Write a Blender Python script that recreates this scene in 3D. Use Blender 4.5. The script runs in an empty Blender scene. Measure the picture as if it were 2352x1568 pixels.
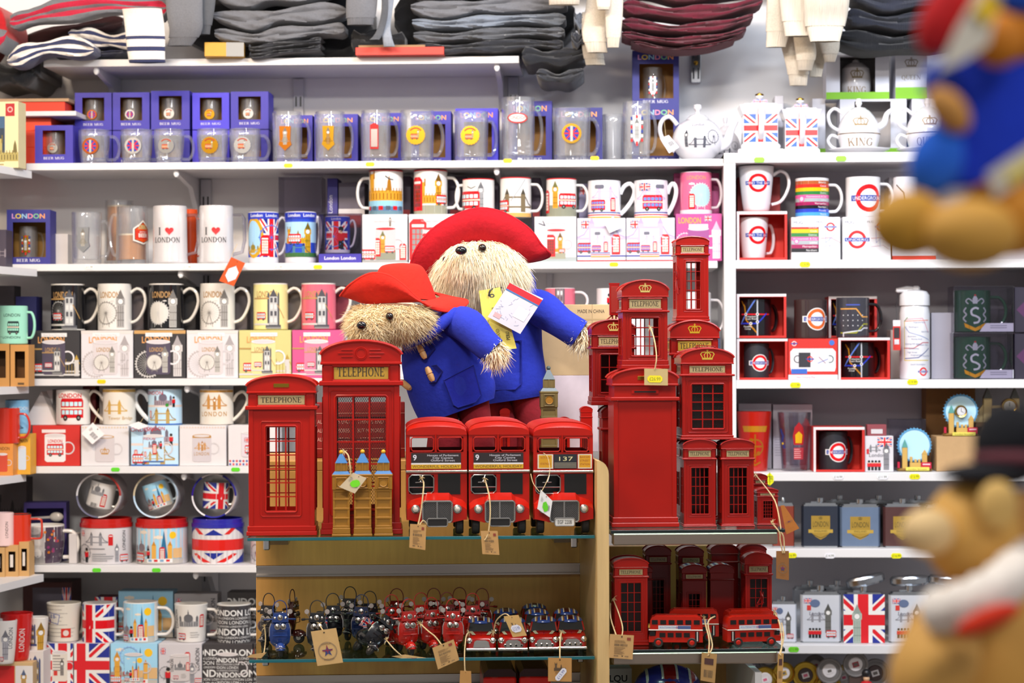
import bpy, bmesh, math, random
from mathutils import Vector, Matrix
from mathutils.geometry import tessellate_polygon
from math import sin, cos, pi, radians, tan, sqrt, atan2, hypot
sc = bpy.context.scene
C = sc.collection
random.seed(7)
# ------------------------------------------------------------ camera
F = 5100.0; HOR = 800.0                      # focal length in pixels of the 2352 x 1568 frame, horizon row
CAM = Vector((0, -5.3, 1.45)); YAW = radians(2.5)
cd = bpy.data.cameras.new('camera'); cam = bpy.data.objects.new('camera', cd); C.objects.link(cam)
ROT = Matrix.Rotation(YAW, 3, 'Z') @ Matrix.Rotation(pi/2, 3, 'X') @ Matrix.Rotation(-0.003, 3, 'Z')
cam.matrix_world = Matrix.Translation(CAM) @ ROT.to_4x4()
cd.sensor_width = 36; cd.lens = F/2352*36; cd.shift_y = (HOR-784)/2352
cd.clip_start = 0.05
cd.dof.use_dof = True; cd.dof.focus_distance = 4.25; cd.dof.aperture_fstop = cd.lens/1000/0.0135
sc.camera = cam
# ------------------------------------------------------------ light
wd = bpy.data.worlds.new('shop'); sc.world = wd; wd.use_nodes = True
wd.node_tree.nodes['Background'].inputs[0].default_value = (0.97, 0.95, 0.97, 1)
wd.node_tree.nodes['Background'].inputs[1].default_value = 0.26
def area(name, loc, target, sx, sy, power, col):
    l = bpy.data.lights.new(name, 'AREA'); l.shape = 'RECTANGLE'; l.size = sx; l.size_y = sy
    l.energy = power; l.color = col
    o = bpy.data.objects.new(name, l); C.objects.link(o); o.location = loc
    o.rotation_euler = (Vector(target)-Vector(loc)).to_track_quat('-Z', 'Y').to_euler()
    return o
area('ceiling_light', (-1.2, -1.9, 2.75), (-0.8, 0.1, 1.3), 0.8, 0.12, 25, (1, .8, .6))
area('ceiling_light', (0.2, -1.7, 2.8), (0.1, 0.1, 1.4), 0.8, 0.12, 24, (1, .97, .98))
area('ceiling_light', (1.3, -1.7, 2.75), (1.0, 0.1, 1.4), 0.8, 0.12, 19, (.74, .85, 1))
area('ceiling_light', (0.7, -0.75, 2.75), (0.75, 0.3, 1.75), 0.7, 0.12, 2, (.84, .9, 1))
area('ceiling_light', (-0.5, -4.1, 2.9), (0.0, -1.3, 1.15), 0.6, 0.12, 26, (1, .95, .88))
area('ceiling_light', (0.9, -5.2, 2.6), (0.5, -4.4, 1.4), 0.5, 0.25, 7, (1, .95, .88))
sc.view_settings.view_transform = 'Standard'; sc.view_settings.look = 'None'
sc.view_settings.exposure = 0.55; sc.view_settings.gamma = 1
# ------------------------------------------------------------ frames: pixel <-> place
class Frame:
    def __init__(s, ox, oy, a):
        s.o = Vector((ox, oy, 0)); s.a = a
        s.u = Vector((cos(a), sin(a), 0)); s.v = Vector((-sin(a), cos(a), 0))
    def hit(s, px, py, v):
        d = ROT @ Vector(((px-1176)/F, (HOR-py)/F, -1))
        t = ((s.o-CAM).dot(s.v)+v)/d.dot(s.v)
        p = CAM+t*d
        return (p-s.o).dot(s.u), p.z, F/t
    def w(s, u, v, z): return s.o+u*s.u+v*s.v+Vector((0, 0, z))
WALL = Frame(0, 0, 0)
STAND = Frame(0, -1.40, radians(5.6))
# ------------------------------------------------------------ colour and materials
def lin(h):
    if isinstance(h, str):
        h = h.lstrip('#'); h = [int(h[i:i+2], 16)/255 for i in (0, 2, 4)]
    return tuple(x/12.92 if x <= .04045 else ((x+.055)/1.055)**2.4 for x in h[:3])
MATS = {}
def mat(kind, col='ffffff'):
    k = (kind, col)
    if k in MATS: return MATS[k]
    m = bpy.data.materials.new(kind+'_'+col); m.use_nodes = True; MATS[k] = m
    N = m.node_tree.nodes; L = m.node_tree.links; b = N['Principled BSDF']; out = N['Material Output']
    I = b.inputs; c = lin(col)+(1,)
    if kind in ('ceramic', 'card', 'white', 'enamel') and min(c[:3]) > .6: c = tuple(x*.84 for x in c[:3])+(1,)
    I['Base Color'].default_value = c
    def noise(scale, amt, bump=0, stretch=None, detail=4):
        tc = N.new('ShaderNodeTexCoord'); nz = N.new('ShaderNodeTexNoise'); nz.inputs['Scale'].default_value = scale; nz.inputs['Detail'].default_value = detail
        src = tc.outputs['Object']
        if stretch:
            mp = N.new('ShaderNodeMapping'); mp.inputs['Scale'].default_value = stretch; L.new(src, mp.inputs[0]); src = mp.outputs[0]
        L.new(src, nz.inputs['Vector'])
        if amt:
            mx = N.new('ShaderNodeMix'); mx.data_type = 'RGBA'
            mx.inputs[6].default_value = tuple(max(0, x*(1-amt)) for x in c[:3])+(1,)
            mx.inputs[7].default_value = tuple(min(1, x*(1+amt)) for x in c[:3])+(1,)
            L.new(nz.outputs['Fac'], mx.inputs[0]); L.new(mx.outputs[2], I['Base Color'])
        if bump:
            bp = N.new('ShaderNodeBump'); bp.inputs['Strength'].default_value = bump; bp.inputs['Distance'].default_value = .002
            L.new(nz.outputs['Fac'], bp.inputs['Height']); L.new(bp.outputs[0], I['Normal'])
    if kind in ('print', 'printg', 'printc'):
        at = N.new('ShaderNodeAttribute'); at.attribute_name = 'Col'; L.new(at.outputs['Color'], I['Base Color'])
        I['Roughness'].default_value = {'print': .45, 'printg': .15, 'printc': .6}[kind]
    elif kind == 'ceramic': I['Roughness'].default_value = .12; I['Coat Weight'].default_value = .3
    elif kind == 'plastic': I['Roughness'].default_value = .35
    elif kind == 'white': I['Roughness'].default_value = .4; noise(9, .03)
    elif kind == 'wall': I['Roughness'].default_value = .6; noise(5, .05, .05)
    elif kind == 'card': I['Roughness'].default_value = .55; noise(30, .05)
    elif kind == 'kraft': I['Roughness'].default_value = .8; noise(60, .09)
    elif kind == 'tin':
        I['Roughness'].default_value = .3; I['Coat Weight'].default_value = .05; I['Specular IOR Level'].default_value = .3; noise(14, .14, .15)
    elif kind == 'enamel': I['Roughness'].default_value = .18; I['Coat Weight'].default_value = .4
    elif kind == 'fabric': I['Roughness'].default_value = .95; noise(260, .18, .5); I['Sheen Weight'].default_value = .25
    elif kind == 'rib': I['Roughness'].default_value = .95; noise(300, .25, .9, (3, .1, .1)); I['Sheen Weight'].default_value = .2
    elif kind == 'felt': I['Roughness'].default_value = .95; noise(120, .16, .5); I['Sheen Weight'].default_value = .25; I['Sheen Tint'].default_value = c
    elif kind == 'fur': I['Roughness'].default_value = .7; noise(35, .15)
    elif kind == 'leather': I['Roughness'].default_value = .5; noise(25, .18, .2)
    elif kind == 'rubber': I['Roughness'].default_value = .55
    elif kind == 'twine': I['Roughness'].default_value = .9; noise(400, .25, .5)
    elif kind == 'metal': I['Metallic'].default_value = 1; I['Roughness'].default_value = .22
    elif kind == 'alu': I['Metallic'].default_value = 1; I['Roughness'].default_value = .33; noise(40, .08, 0, (.1, 4, 4))
    elif kind == 'wood': I['Roughness'].default_value = .45; noise(22, .16, .05, (6, 6, .5), 6)
    elif kind == 'beer': I['Roughness'].default_value = .1; I['Coat Weight'].default_value = .5
    elif kind in ('glass', 'clear', 'frost'):
        tr = N.new('ShaderNodeBsdfTransparent'); gl = N.new('ShaderNodeBsdfGlossy'); mx = N.new('ShaderNodeMixShader')
        lw = N.new('ShaderNodeLayerWeight'); mr = N.new('ShaderNodeMapRange')
        tr.inputs[0].default_value = c; gl.inputs['Roughness'].default_value = .04
        lw.inputs[0].default_value = .35
        mr.inputs['To Min'].default_value = {'glass': .085, 'clear': .03, 'frost': .3}[kind]; mr.inputs['To Max'].default_value = {'glass': .8, 'clear': .5, 'frost': .8}[kind]
        L.new(lw.outputs['Facing'], mr.inputs['Value']); L.new(mr.outputs[0], mx.inputs[0])
        L.new(tr.outputs[0], mx.inputs[1]); L.new(gl.outputs[0], mx.inputs[2])
        if kind == 'frost':
            df = N.new('ShaderNodeBsdfPrincipled'); df.inputs['Base Color'].default_value = (.9, .88, .9, 1); df.inputs['Roughness'].default_value = .3
            m2 = N.new('ShaderNodeMixShader'); m2.inputs[0].default_value = .55
            L.new(mx.outputs[0], m2.inputs[1]); L.new(df.outputs[0], m2.inputs[2]); L.new(m2.outputs[0], out.inputs[0])
        elif kind == 'glass' and col == 'fdfeff':
            df = N.new('ShaderNodeBsdfDiffuse'); df.inputs[0].default_value = (.95, .96, 1, 1); m2 = N.new('ShaderNodeMixShader'); m2.inputs[0].default_value = .06  # white diffuse mixed in, extra brightness painted into the clear glass
            L.new(mx.outputs[0], m2.inputs[1]); L.new(df.outputs[0], m2.inputs[2]); L.new(m2.outputs[0], out.inputs[0])
        else: L.new(mx.outputs[0], out.inputs[0])
    return m
# ------------------------------------------------------------ letters (the built-in font, read as triangles) and drawings
GL = {}
def harvest():
    chars = [chr(i) for i in range(33, 127)]+['£']
    for bold in (0, 1):
        tmp = []
        for ch in chars:
            for s in (ch, ch+ch):
                cu = bpy.data.curves.new('t', 'FONT'); cu.body = s; cu.size = 1; cu.resolution_u = 3; cu.offset = .022*bold
                o = bpy.data.objects.new('t', cu); C.objects.link(o); tmp.append((ch, len(s), o))
        dg = bpy.context.evaluated_depsgraph_get(); dg.update(); wid = {}
        for ch, n, o in tmp:
            me = o.evaluated_get(dg).to_mesh(); me.calc_loop_triangles()
            xs = [v.co.x for v in me.vertices] or [0]
            if n == 1:
                GL[ch, bold] = [[tuple(me.vertices[i].co.xy) for i in t.vertices] for t in me.loop_triangles]; wid[ch] = max(xs)
            else: GL[ch, bold] = (GL[ch, bold], max(xs)-wid[ch])
            o.to_mesh_clear()
        for ch, n, o in tmp:
            cu = o.data; bpy.data.objects.remove(o); bpy.data.curves.remove(cu)
harvest()
def _R(a, b, c, d): return [(a, b), (c, b), (c, d), (a, d)]
def _O(cx, w, wi, y0=0, y1=1, a0=0, a1=360):
    r = []
    for i in range(16):
        q = [radians(a0+(a1-a0)*(i+k)/16) for k in (0, 1)]; m = (y0+y1)/2; hh = (y1-y0)/2
        o = [(cx+w*cos(t), m+hh*sin(t)) for t in q]; n = [(cx+wi*cos(t), m+(hh-.07)*sin(t)) for t in q]
        r.append([o[0], o[1], n[1], n[0]])
    return r
def _st(x): return [_R(x, 0, x+.16, 1), _R(x-.07, 0, x+.23, .05), _R(x-.07, .95, x+.23, 1)]
SER = {'T': ([_R(.3, 0, .46, 1), _R(.2, 0, .56, .05), _R(0, .93, .76, 1), _R(0, .74, .06, 1), _R(.7, .74, .76, 1)], .8),
 'E': (_st(.07)+[_R(.1, .93, .66, 1), _R(.1, 0, .68, .07), _R(.1, .47, .5, .54), _R(.61, .75, .66, 1), _R(.63, 0, .68, .28), _R(.46, .4, .5, .62)], .74),
 'L': (_st(.07)+[_R(.1, 0, .64, .07), _R(.58, 0, .64, .3)], .68),
 'P': (_st(.07)+_O(.3, .36, .18, .43, 1, -90, 90)+[_R(.2, .93, .31, 1), _R(.2, .43, .31, .5)], .7),
 'R': (_st(.07)+_O(.3, .36, .18, .45, 1, -90, 90)+[_R(.2, .93, .31, 1), _R(.2, .45, .31, .52), [(.3, .46), (.46, .46), (.8, 0), (.62, 0)]], .82),
 'B': (_st(.07)+_O(.3, .34, .17, .5, 1, -90, 90)+_O(.3, .4, .22, 0, .56, -90, 90)+[_R(.2, .93, .31, 1), _R(.2, 0, .31, .07)], .76),
 'D': (_st(.07)+_O(.3, .52, .34, 0, 1, -90, 90)+[_R(.2, .93, .31, 1), _R(.2, 0, .31, .07)], .88),
 'H': (_st(.07)+_st(.63)+[_R(.2, .47, .65, .54)], .92), 'I': (_st(.07), .34),
 'O': (_O(.45, .44, .27), .94), 'Q': (_O(.45, .44, .27)+[[(.5, .1), (.62, .12), (.9, -.2), (.74, -.2)]], .94),
 'G': (_O(.45, .44, .27, 0, 1, 35, 325)+[_R(.68, .08, .84, .45), _R(.56, .42, .9, .47)], .94),
 'N': ([_R(.1, 0, .17, 1), _R(0, 0, .27, .05), _R(.66, 0, .73, 1), _R(.56, .95, .83, 1), [(.0, 1), (.2, 1), (.73, 0), (.62, 0)]], .86),
 'M': ([_R(.1, 0, .17, 1), _R(0, 0, .27, .05), _R(.82, 0, .98, 1), _R(.75, 0, 1.05, .05), _R(.75, .95, 1.05, 1), [(.04, 1), (.22, 1), (.58, 0), (.48, 0)], [(.82, 1), (.92, 1), (.58, 0), (.5, 0)]], 1.1),
 'K': (_st(.07)+[[(.2, .4), (.26, .34), (.74, 1), (.64, 1)], [(.36, .56), (.5, .62), (.86, 0), (.66, 0)], _R(.56, .95, .84, 1), _R(.6, 0, .94, .05)], .94),
 'U': ([_R(.07, .3, .23, 1), _R(0, .95, .3, 1), _R(.66, .3, .73, 1), _R(.56, .95, .83, 1)]+_O(.4, .33, .19, 0, .62, 180, 360), .86),
 'A': ([[(.0, 0), (.08, 0), (.4, .98), (.34, 1)], [(.34, 1), (.46, 1), (.84, 0), (.66, 0)], _R(.2, .3, .62, .36), _R(-.06, 0, .2, .05), _R(.56, 0, .92, .05)], .92)}
def clip(poly, ax, val, keep):
    out = []; n = len(poly)
    for i in range(n):
        a, b = poly[i], poly[(i+1) % n]
        ia = (a[ax]-val)*keep >= -1e-9; ib = (b[ax]-val)*keep >= -1e-9
        if ia: out.append(a)
        if ia != ib:
            t = (val-a[ax])/(b[ax]-a[ax]); out.append((a[0]+t*(b[0]-a[0]), a[1]+t*(b[1]-a[1])))
    return out
class Dr:
    """a flat drawing: coloured polygons in layers, later printed on a surface"""
    def __init__(s, box=None): s.t = []; s.l = 0; s.m = (1, 0, 0, 1, 0, 0); s.cl = box
    def at(s, x=0, y=0, k=1, rot=0, kx=None):
        c, n = cos(rot)*k, sin(rot)*k; s.m = (c if kx is None else kx, n, -n, c, x, y); return s
    def _put(s, p, c):
        a, b, c2, d, e, f = s.m; p = [(a*x+c2*y+e, b*x+d*y+f) for x, y in p]
        if s.cl:
            x0, y0, x1, y1 = s.cl
            for ax, v, k in ((0, x0, 1), (0, x1, -1), (1, y0, 1), (1, y1, -1)):
                p = clip(p, ax, v, k)
                if len(p) < 3: return
        if min(c) > .6: c = tuple(x*.86 for x in c)
        s.t.append((s.l, c, p))
    def poly(s, p, c, up=1):
        s.l += up or .12; c = lin(c)
        if len(p) <= 4: s._put(p, c)
        else:
            for t in tessellate_polygon([[Vector((x, y, 0)) for x, y in p]]): s._put([p[i] for i in t], c)
    def rect(s, x0, y0, x1, y1, c, up=1): s.poly(_R(x0, y0, x1, y1), c, up or .12)
    def circ(s, x, y, r, c, n=18, ry=None, up=1):
        ry = ry or r; s.poly([(x+r*cos(2*pi*i/n), y+ry*sin(2*pi*i/n)) for i in range(n)], c, up)
    def ring(s, x, y, r, ri, c, n=24, a0=0, a1=360):
        s.l += 1; c = lin(c)
        for i in range(n):
            q = [radians(a0+(a1-a0)*(i+k)/n) for k in (0, 1)]
            s._put([(x+r*cos(q[0]), y+r*sin(q[0])), (x+r*cos(q[1]), y+r*sin(q[1])), (x+ri*cos(q[1]), y+ri*sin(q[1])), (x+ri*cos(q[0]), y+ri*sin(q[0]))], c)
    def line(s, pts, w, c, up=1):
        s.l += up; c = lin(c)
        for (x0, y0), (x1, y1) in zip(pts, pts[1:]):
            l = hypot(x1-x0, y1-y0) or 1; nx, ny = -(y1-y0)/l*w/2, (x1-x0)/l*w/2; ex, ey = (x1-x0)/l*w*.3, (y1-y0)/l*w*.3
            s.l += .06; s._put([(x0+nx-ex, y0+ny-ey), (x1+nx+ex, y1+ny+ey), (x1-nx+ex, y1-ny+ey), (x0-nx-ex, y0-ny-ey)], c)
    def text(s, t, x, y, h, c, al='c', bold=0, serif=0, wid=None, cols=None, sp=0):
        """h = cap height; wid squeezes the line to that width"""
        k = h/.7 if not serif else h; items = []; cx = 0
        for ch in t:
            if ch == ' ': cx += .3*(1 if not serif else 1.3); items.append(None); continue
            if serif and ch in SER: g, adv = SER[ch]; adv += .05
            else:
                g, adv = GL.get((ch, bold)) or GL['x', 0]
                if serif: g = [[(a/.7, b/.7) for a, b in q] for q in g]; adv /= .7
            items.append((g, cx)); cx += adv+sp
        kx = k if wid is None else wid/max(cx, 1e-6); tot = cx*kx
        x0 = x-{'c': tot/2, 'l': 0, 'r': tot}[al]; s.l += 1; base = lin(c)
        for i, it in enumerate(items):
            if it is None: continue
            cc = lin(cols[i % len(cols)]) if cols else base
            for q in it[0]: s._put([(x0+(it[1]+a)*kx, y+b*k) for a, b in q], cc)
# ------------------------------------------------------------ mesh builder
class MB:
    def __init__(s): s.v = []; s.f = []; s.m = []; s.c = {}
    def add(s, vs, fs, m, col=None):
        o = len(s.v); s.v += [tuple(x) for x in vs]
        for f in fs:
            if col is not None: s.c[len(s.f)] = col
            s.f.append([i+o for i in f]); s.m.append(m)
        return s
    def box(s, x0, y0, z0, x1, y1, z1, m, ch=0):
        X, Y, Z = sorted((x0, x1)), sorted((y0, y1)), sorted((z0, z1))
        if ch <= 0:
            vs = [(x, y, z) for x in X for y in Y for z in Z]
            return s.add(vs, [(0, 1, 3, 2), (4, 6, 7, 5), (0, 4, 5, 1), (2, 3, 7, 6), (0, 2, 6, 4), (1, 5, 7, 3)], m)
        ch = min(ch, *(abs(q[1]-q[0])*.45 for q in (X, Y, Z)))
        vs = []; idx = {}
        for i in (0, 1):
            for j in (0, 1):
                for k in (0, 1):
                    e = (X[i], Y[j], Z[k]); n = (1-2*i, 1-2*j, 1-2*k)
                    for a in range(3):
                        idx[i, j, k, a] = len(vs); vs.append(tuple(e[b]+(0 if b == a else n[b]*ch) for b in range(3)))
        fs = []
        for a in range(3):
            b, c = (a+1) % 3, (a+2) % 3
            for si in (0, 1):
                q = []
                for p, r in ((0, 0), (1, 0), (1, 1), (0, 1)):
                    k = [0]*3; k[a] = si; k[b] = p; k[c] = r; q.append(idx[k[0], k[1], k[2], a])
                fs.append(q)
        for a in range(3):
            b, c = (a+1) % 3, (a+2) % 3
            for p in (0, 1):
                for r in (0, 1):
                    k0 = [0]*3; k1 = [0]*3; k0[a] = 0; k1[a] = 1
                    for k in (k0, k1): k[b] = p; k[c] = r
                    fs.append([idx[(*k0, b)], idx[(*k1, b)], idx[(*k1, c)], idx[(*k0, c)]])
        for i in (0, 1):
            for j in (0, 1):
                for k in (0, 1): fs.append([idx[i, j, k, a] for a in range(3)])
        return s.add(vs, fs, m)
    def lathe(s, prof, m, n=32, cx=0, cy=0, rf=None, M=None, arc=None):
        """prof = [(r, z)...]; rf(angle, r, z) may change the radius"""
        vs = []; fs = []; a0, a1 = arc or (0, 2*pi); cl = arc is None; nn = n if cl else n+1
        for r, z in prof:
            for i in range(nn):
                a = a0+(a1-a0)*i/n; rr = rf(a, r, z) if rf else r; vs.append(Vector((cx+rr*cos(a), cy+rr*sin(a), z)))
        for j in range(len(prof)-1):
            for i in range(n): i2 = (i+1) % nn; fs.append((j*nn+i, j*nn+i2, (j+1)*nn+i2, (j+1)*nn+i))
        if M: vs = [M @ v for v in vs]
        return s.add(vs, fs, m)
    def tube(s, pts, r, m, n=8, closed=False, flat=1, cap=True):
        P = [Vector(p) for p in pts]; N = len(P); rs = r if isinstance(r, (list, tuple)) else [r]*N
        T = [((P[(i+1) % N] if closed or i < N-1 else P[i])-(P[i-1] if closed or i > 0 else P[i])).normalized() for i in range(N)]
        up = Vector((0, 0, 1)) if abs(T[0].z) < .9 else Vector((0, 1, 0)); A = T[0].cross(up).normalized(); vs = []
        for i in range(N):
            A = (A-T[i]*A.dot(T[i])).normalized(); B = T[i].cross(A)
            for k in range(n): q = 2*pi*k/n; vs.append(P[i]+(A*cos(q)*flat+B*sin(q))*rs[i])
        fs = [(i*n+k, i*n+(k+1) % n, ((i+1) % N)*n+(k+1) % n, ((i+1) % N)*n+k) for i in range(N if closed else N-1) for k in range(n)]
        if not closed and cap: fs += [tuple(range(n)), tuple((N-1)*n+k for k in range(n))]
        return s.add(vs, fs, m)
    def ell(s, c, r, m, n=16, k=10, M=None, fn=None):
        vs = []; fs = []; c = Vector(c)
        if not hasattr(r, '__len__'): r = (r, r, r)
        for j in range(k+1):
            t = pi*j/k
            for i in range(n):
                a = 2*pi*i/n; p = Vector((r[0]*sin(t)*cos(a), r[1]*sin(t)*sin(a), r[2]*cos(t)))
                if fn: p = fn(p)
                vs.append(c+((M @ p) if M else p))
        for j in range(k):
            for i in range(n): fs.append((j*n+i, j*n+(i+1) % n, (j+1)*n+(i+1) % n, (j+1)*n+i))
        return s.add(vs, fs, m)
    def prism(s, pts, a, b, m, ax='y'):
        """polygon in the plane across ax, drawn from a to b"""
        f = {'y': lambda p, t: (p[0], t, p[1]), 'x': lambda p, t: (t, p[0], p[1]), 'z': lambda p, t: (p[0], p[1], t)}[ax]
        n = len(pts); vs = [f(p, a) for p in pts]+[f(p, b) for p in pts]
        return s.add(vs, [tuple(range(n)), tuple(range(2*n-1, n-1, -1))]+[(i, (i+1) % n, n+(i+1) % n, n+i) for i in range(n)], m)
    def disc(s, c, r, m, M=None, th=.001, n=20):
        """short cylinder facing -Y"""
        pts = [(r*cos(2*pi*i/n), r*sin(2*pi*i/n)) for i in range(n)]; t = MB().prism(pts, -th, 0, m)
        return s.add([Vector(c)+((M @ Vector(v)) if M else Vector(v)) for v in t.v], t.f, m)
    def join(s, o, M):
        k = len(s.f); s.add([M @ Vector(v) for v in o.v], o.f, None)
        for i in range(len(o.f)): s.m[k+i] = o.m[i]
        for i, c in o.c.items(): s.c[k+i] = c
        return s
    def decal(s, d, fn, m, off=.0002, step=None, lay=.00003, ys=None):
        for l, c, p in d.t:
            if step:
                x0 = min(q[0] for q in p); x1 = max(q[0] for q in p); parts = []
                for k in range(math.floor(x0/step), math.ceil(x1/step)+1):
                    q = clip(clip(p, 0, k*step, 1), 0, (k+1)*step, -1) if p else []
                    if len(q) >= 3: parts.append(q)
            else: parts = [p]
            if ys: parts = [r for q in parts for k in range(math.floor(min(v[1] for v in q)/ys), math.ceil(max(v[1] for v in q)/ys)+1) for r in [clip(clip(q, 1, k*ys, 1), 1, (k+1)*ys, -1)] if len(r) > 2]
            for q in parts: s.add([fn(x, y, off+l*lay) for x, y in q], [tuple(range(len(q)))], m, c)
        return s
    def face(s, d, y, m, x=0, z=0, off=.0002): return s.decal(d, lambda a, b, o: (x+a, y-o, z+b), m, off)
    def wrap(s, d, r, m, z=0, a0=0, off=.0002):
        """print round an upright cylinder (radius r or r(z)); x runs along the surface, 0 faces -Y"""
        R = r if callable(r) else (lambda q: r); r0 = R(.04)
        def fn(x, y, o): a = x/r0+a0; q = R(y)+o; return (q*sin(a), -q*cos(a), z+y)
        return s.decal(d, fn, m, off, r0*.22, ys=.008 if abs(R(.01)-2*R(.03)+R(.05)) > 1e-7 else None)
    def build(s, name, parent=None, loc=None, rz=0, ang=35):
        me = bpy.data.meshes.new(name); me.from_pydata(s.v, [], s.f); ms = []
        for m in s.m:
            if m not in ms: ms.append(m)
        for m in ms: me.materials.append(m)
        me.polygons.foreach_set('material_index', [ms.index(m) for m in s.m])
        bm = bmesh.new(); bm.from_mesh(me); bmesh.ops.recalc_face_normals(bm, faces=bm.faces); bm.to_mesh(me); bm.free()
        if s.c:
            at = me.color_attributes.new('Col', 'FLOAT_COLOR', 'CORNER'); data = []
            for i, p in enumerate(me.polygons): data += list(s.c.get(i, (1, 1, 1)))*1 and (list(s.c.get(i, (1, 1, 1)))+[1])*p.loop_total
            at.data.foreach_set('color', data)
        if ang: me.shade_smooth(); me.set_sharp_from_angle(angle=radians(ang))
        o = bpy.data.objects.new(name, me); C.objects.link(o)
        if parent is not None: o.parent = parent
        if loc is not None: o.location = loc
        o.rotation_euler.z = rz
        return o
def tag(o, label, cat, group=None):
    o['label'] = label; o['category'] = cat
    if group: o['group'] = group
    return o
def thing(name, label, cat, loc=(0, 0, 0), rz=0, group=None):
    o = bpy.data.objects.new(name, None); o.empty_display_size = .03; C.objects.link(o)
    o.location = loc; o.rotation_euler.z = rz
    return tag(o, label, cat, group)
def dup(root, loc, rz, label, group=None):
    r = root.copy(); C.objects.link(r); r.location = loc; r.rotation_euler.z = rz; r['label'] = label
    if group: r['group'] = group
    for ch in list(root.children):
        c = ch.copy(); C.objects.link(c); c.parent = r
        for g in ch.children: e = g.copy(); C.objects.link(e); e.parent = c
    return r
def local(root, p):
    return Matrix.Rotation(-root.rotation_euler.z, 3, 'Z') @ (Vector(p)-root.location)
def struct(mb, name):
    o = mb.build(name); o['kind'] = 'structure'; return o
# ------------------------------------------------------------ motifs printed on the goods
sc.cycles.transparent_max_bounces = 24
RED, NAVY, WHT, GOLD = 'c8101e', '1d2c8c', 'f4f2ee', 'c8912a'
def m_flag(d, x0, y0, w, h, blue=NAVY, red='d3121f', white=WHT):
    d.rect(x0, y0, x0+w, y0+h, blue); old = d.cl; b = (x0, y0, x0+w, y0+h)
    if d.m == (1, 0, 0, 1, 0, 0):
        d.cl = b if not old else (max(b[0], old[0]), max(b[1], old[1]), min(b[2], old[2]), min(b[3], old[3]))
    cx, cy = x0+w/2, y0+h/2; t = min(w, h)
    for a, b2 in (((x0, y0), (x0+w, y0+h)), ((x0, y0+h), (x0+w, y0))): d.line([a, b2], t*.2, white)
    for a, b2 in (((x0, y0), (x0+w, y0+h)), ((x0, y0+h), (x0+w, y0))): d.line([a, b2], t*.075, red)
    d.rect(cx-t*.17, y0, cx+t*.17, y0+h, white); d.rect(x0, cy-t*.17, x0+w, cy+t*.17, white, 0)
    d.rect(cx-t*.1, y0, cx+t*.1, y0+h, red); d.rect(x0, cy-t*.1, x0+w, cy+t*.1, red, 0); d.cl = old
def m_bus(d, c='c8141c', win='bfe6ef'):
    """1 wide, base at 0"""
    d.poly([(-.5, .1), (.5, .1), (.5, .68), (.44, .76), (-.44, .76), (-.5, .68)], c)
    d.rect(-.5, .4, .5, .45, 'f2e2c8')
    for i in range(5): d.rect(-.44+i*.18, .5, -.3+i*.18, .64, win); d.rect(-.44+i*.18, .22, -.3+i*.18, .36, win, 0)
    for x in (-.28, .28): d.circ(x, .1, .1, '22201f', 12); d.circ(x, .1, .045, '8a8a88', 8)
def m_phone(d, c='c8141c', win='f0ece0'):
    """base at 0, 1 high, .42 wide"""
    d.rect(-.21, 0, .21, .9, c); d.poly([(-.21, .9), (.21, .9), (.12, 1), (-.12, 1)], c)
    d.rect(-.15, .8, .15, .87, WHT)
    for i in range(3):
        for j in range(5): d.rect(-.14+i*.1, .12+j*.13, -.06+i*.1, .23+j*.13, win, 0 if i+j else 1)
def m_ben(d, c='d2a23c', c2='8a6420', roof=None):
    """clock tower, base 0, height 1"""
    d.rect(-.1, 0, .1, .6, c); d.rect(-.125, .6, .125, .76, c); d.poly([(-.11, .76), (.11, .76), (.05, .88), (0, 1), (-.05, .88)], roof or c2)
    d.circ(0, .68, .075, WHT, 14); d.ring(0, .68, .085, .07, c2, 14)
    for x in (-.055, 0, .055): d.rect(x-.008, .03, x+.008, .57, c2, 0)
    for y in (.18, .38): d.rect(-.1, y, .1, y+.02, c2, 0)
def m_tower(d, c='9a9a98', c2='4a4a4c'):
    """tall tower-bridge tower, height 1"""
    d.rect(-.13, .08, .13, .8, c); d.rect(-.2, 0, .2, .08, c2)
    for x in (-.13, .13): d.rect(x-.025, .08, x+.025, .86, c2); d.poly([(x-.025, .86), (x+.025, .86), (x, .93)], c2, 0)
    d.poly([(-.1, .8), (.1, .8), (0, 1)], c2)
    for j in range(4): d.rect(-.08, .14+j*.17, .08, .26+j*.17, c2 if j % 2 else 'e6e6e2'); d.rect(-.02, .14+j*.17, .02, .28+j*.17, c, 0)
def m_wheel(d, c='8e8a86', c2=None, n=28, stand=True, w=.03):
    """observation wheel, radius 1 about 0"""
    if c2: d.circ(0, 0, .96, c2, 30)
    d.ring(0, 0, 1, .93, c, 36)
    for i in range(n): a = 2*pi*i/n; d.line([(0, 0), (.95*cos(a), .95*sin(a))], w*.6, c, 0 if i else 1)
    for i in range(n): a = 2*pi*i/n; d.circ(1.04*cos(a), 1.04*sin(a), .055, c, 6, up=0)
    d.circ(0, 0, .1, c, 10)
    if stand: d.line([(-.35, -1.25), (0, 0), (.35, -1.25)], .05, c)
def m_bridge(d, c='6a6a6c', c2=None):
    """tower bridge, 1 wide"""
    c2 = c2 or c
    d.rect(-.5, .1, .5, .14, c)
    for x in (-.2, .2): d.rect(x-.06, 0, x+.06, .42, c); d.poly([(x-.06, .42), (x+.06, .42), (x, .56)], c2)
    d.rect(-.2, .33, .2, .37, c)
    for s in (-1, 1): d.line([(s*.26, .36), (s*.36, .2), (s*.5, .14)], .025, c2)
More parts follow.
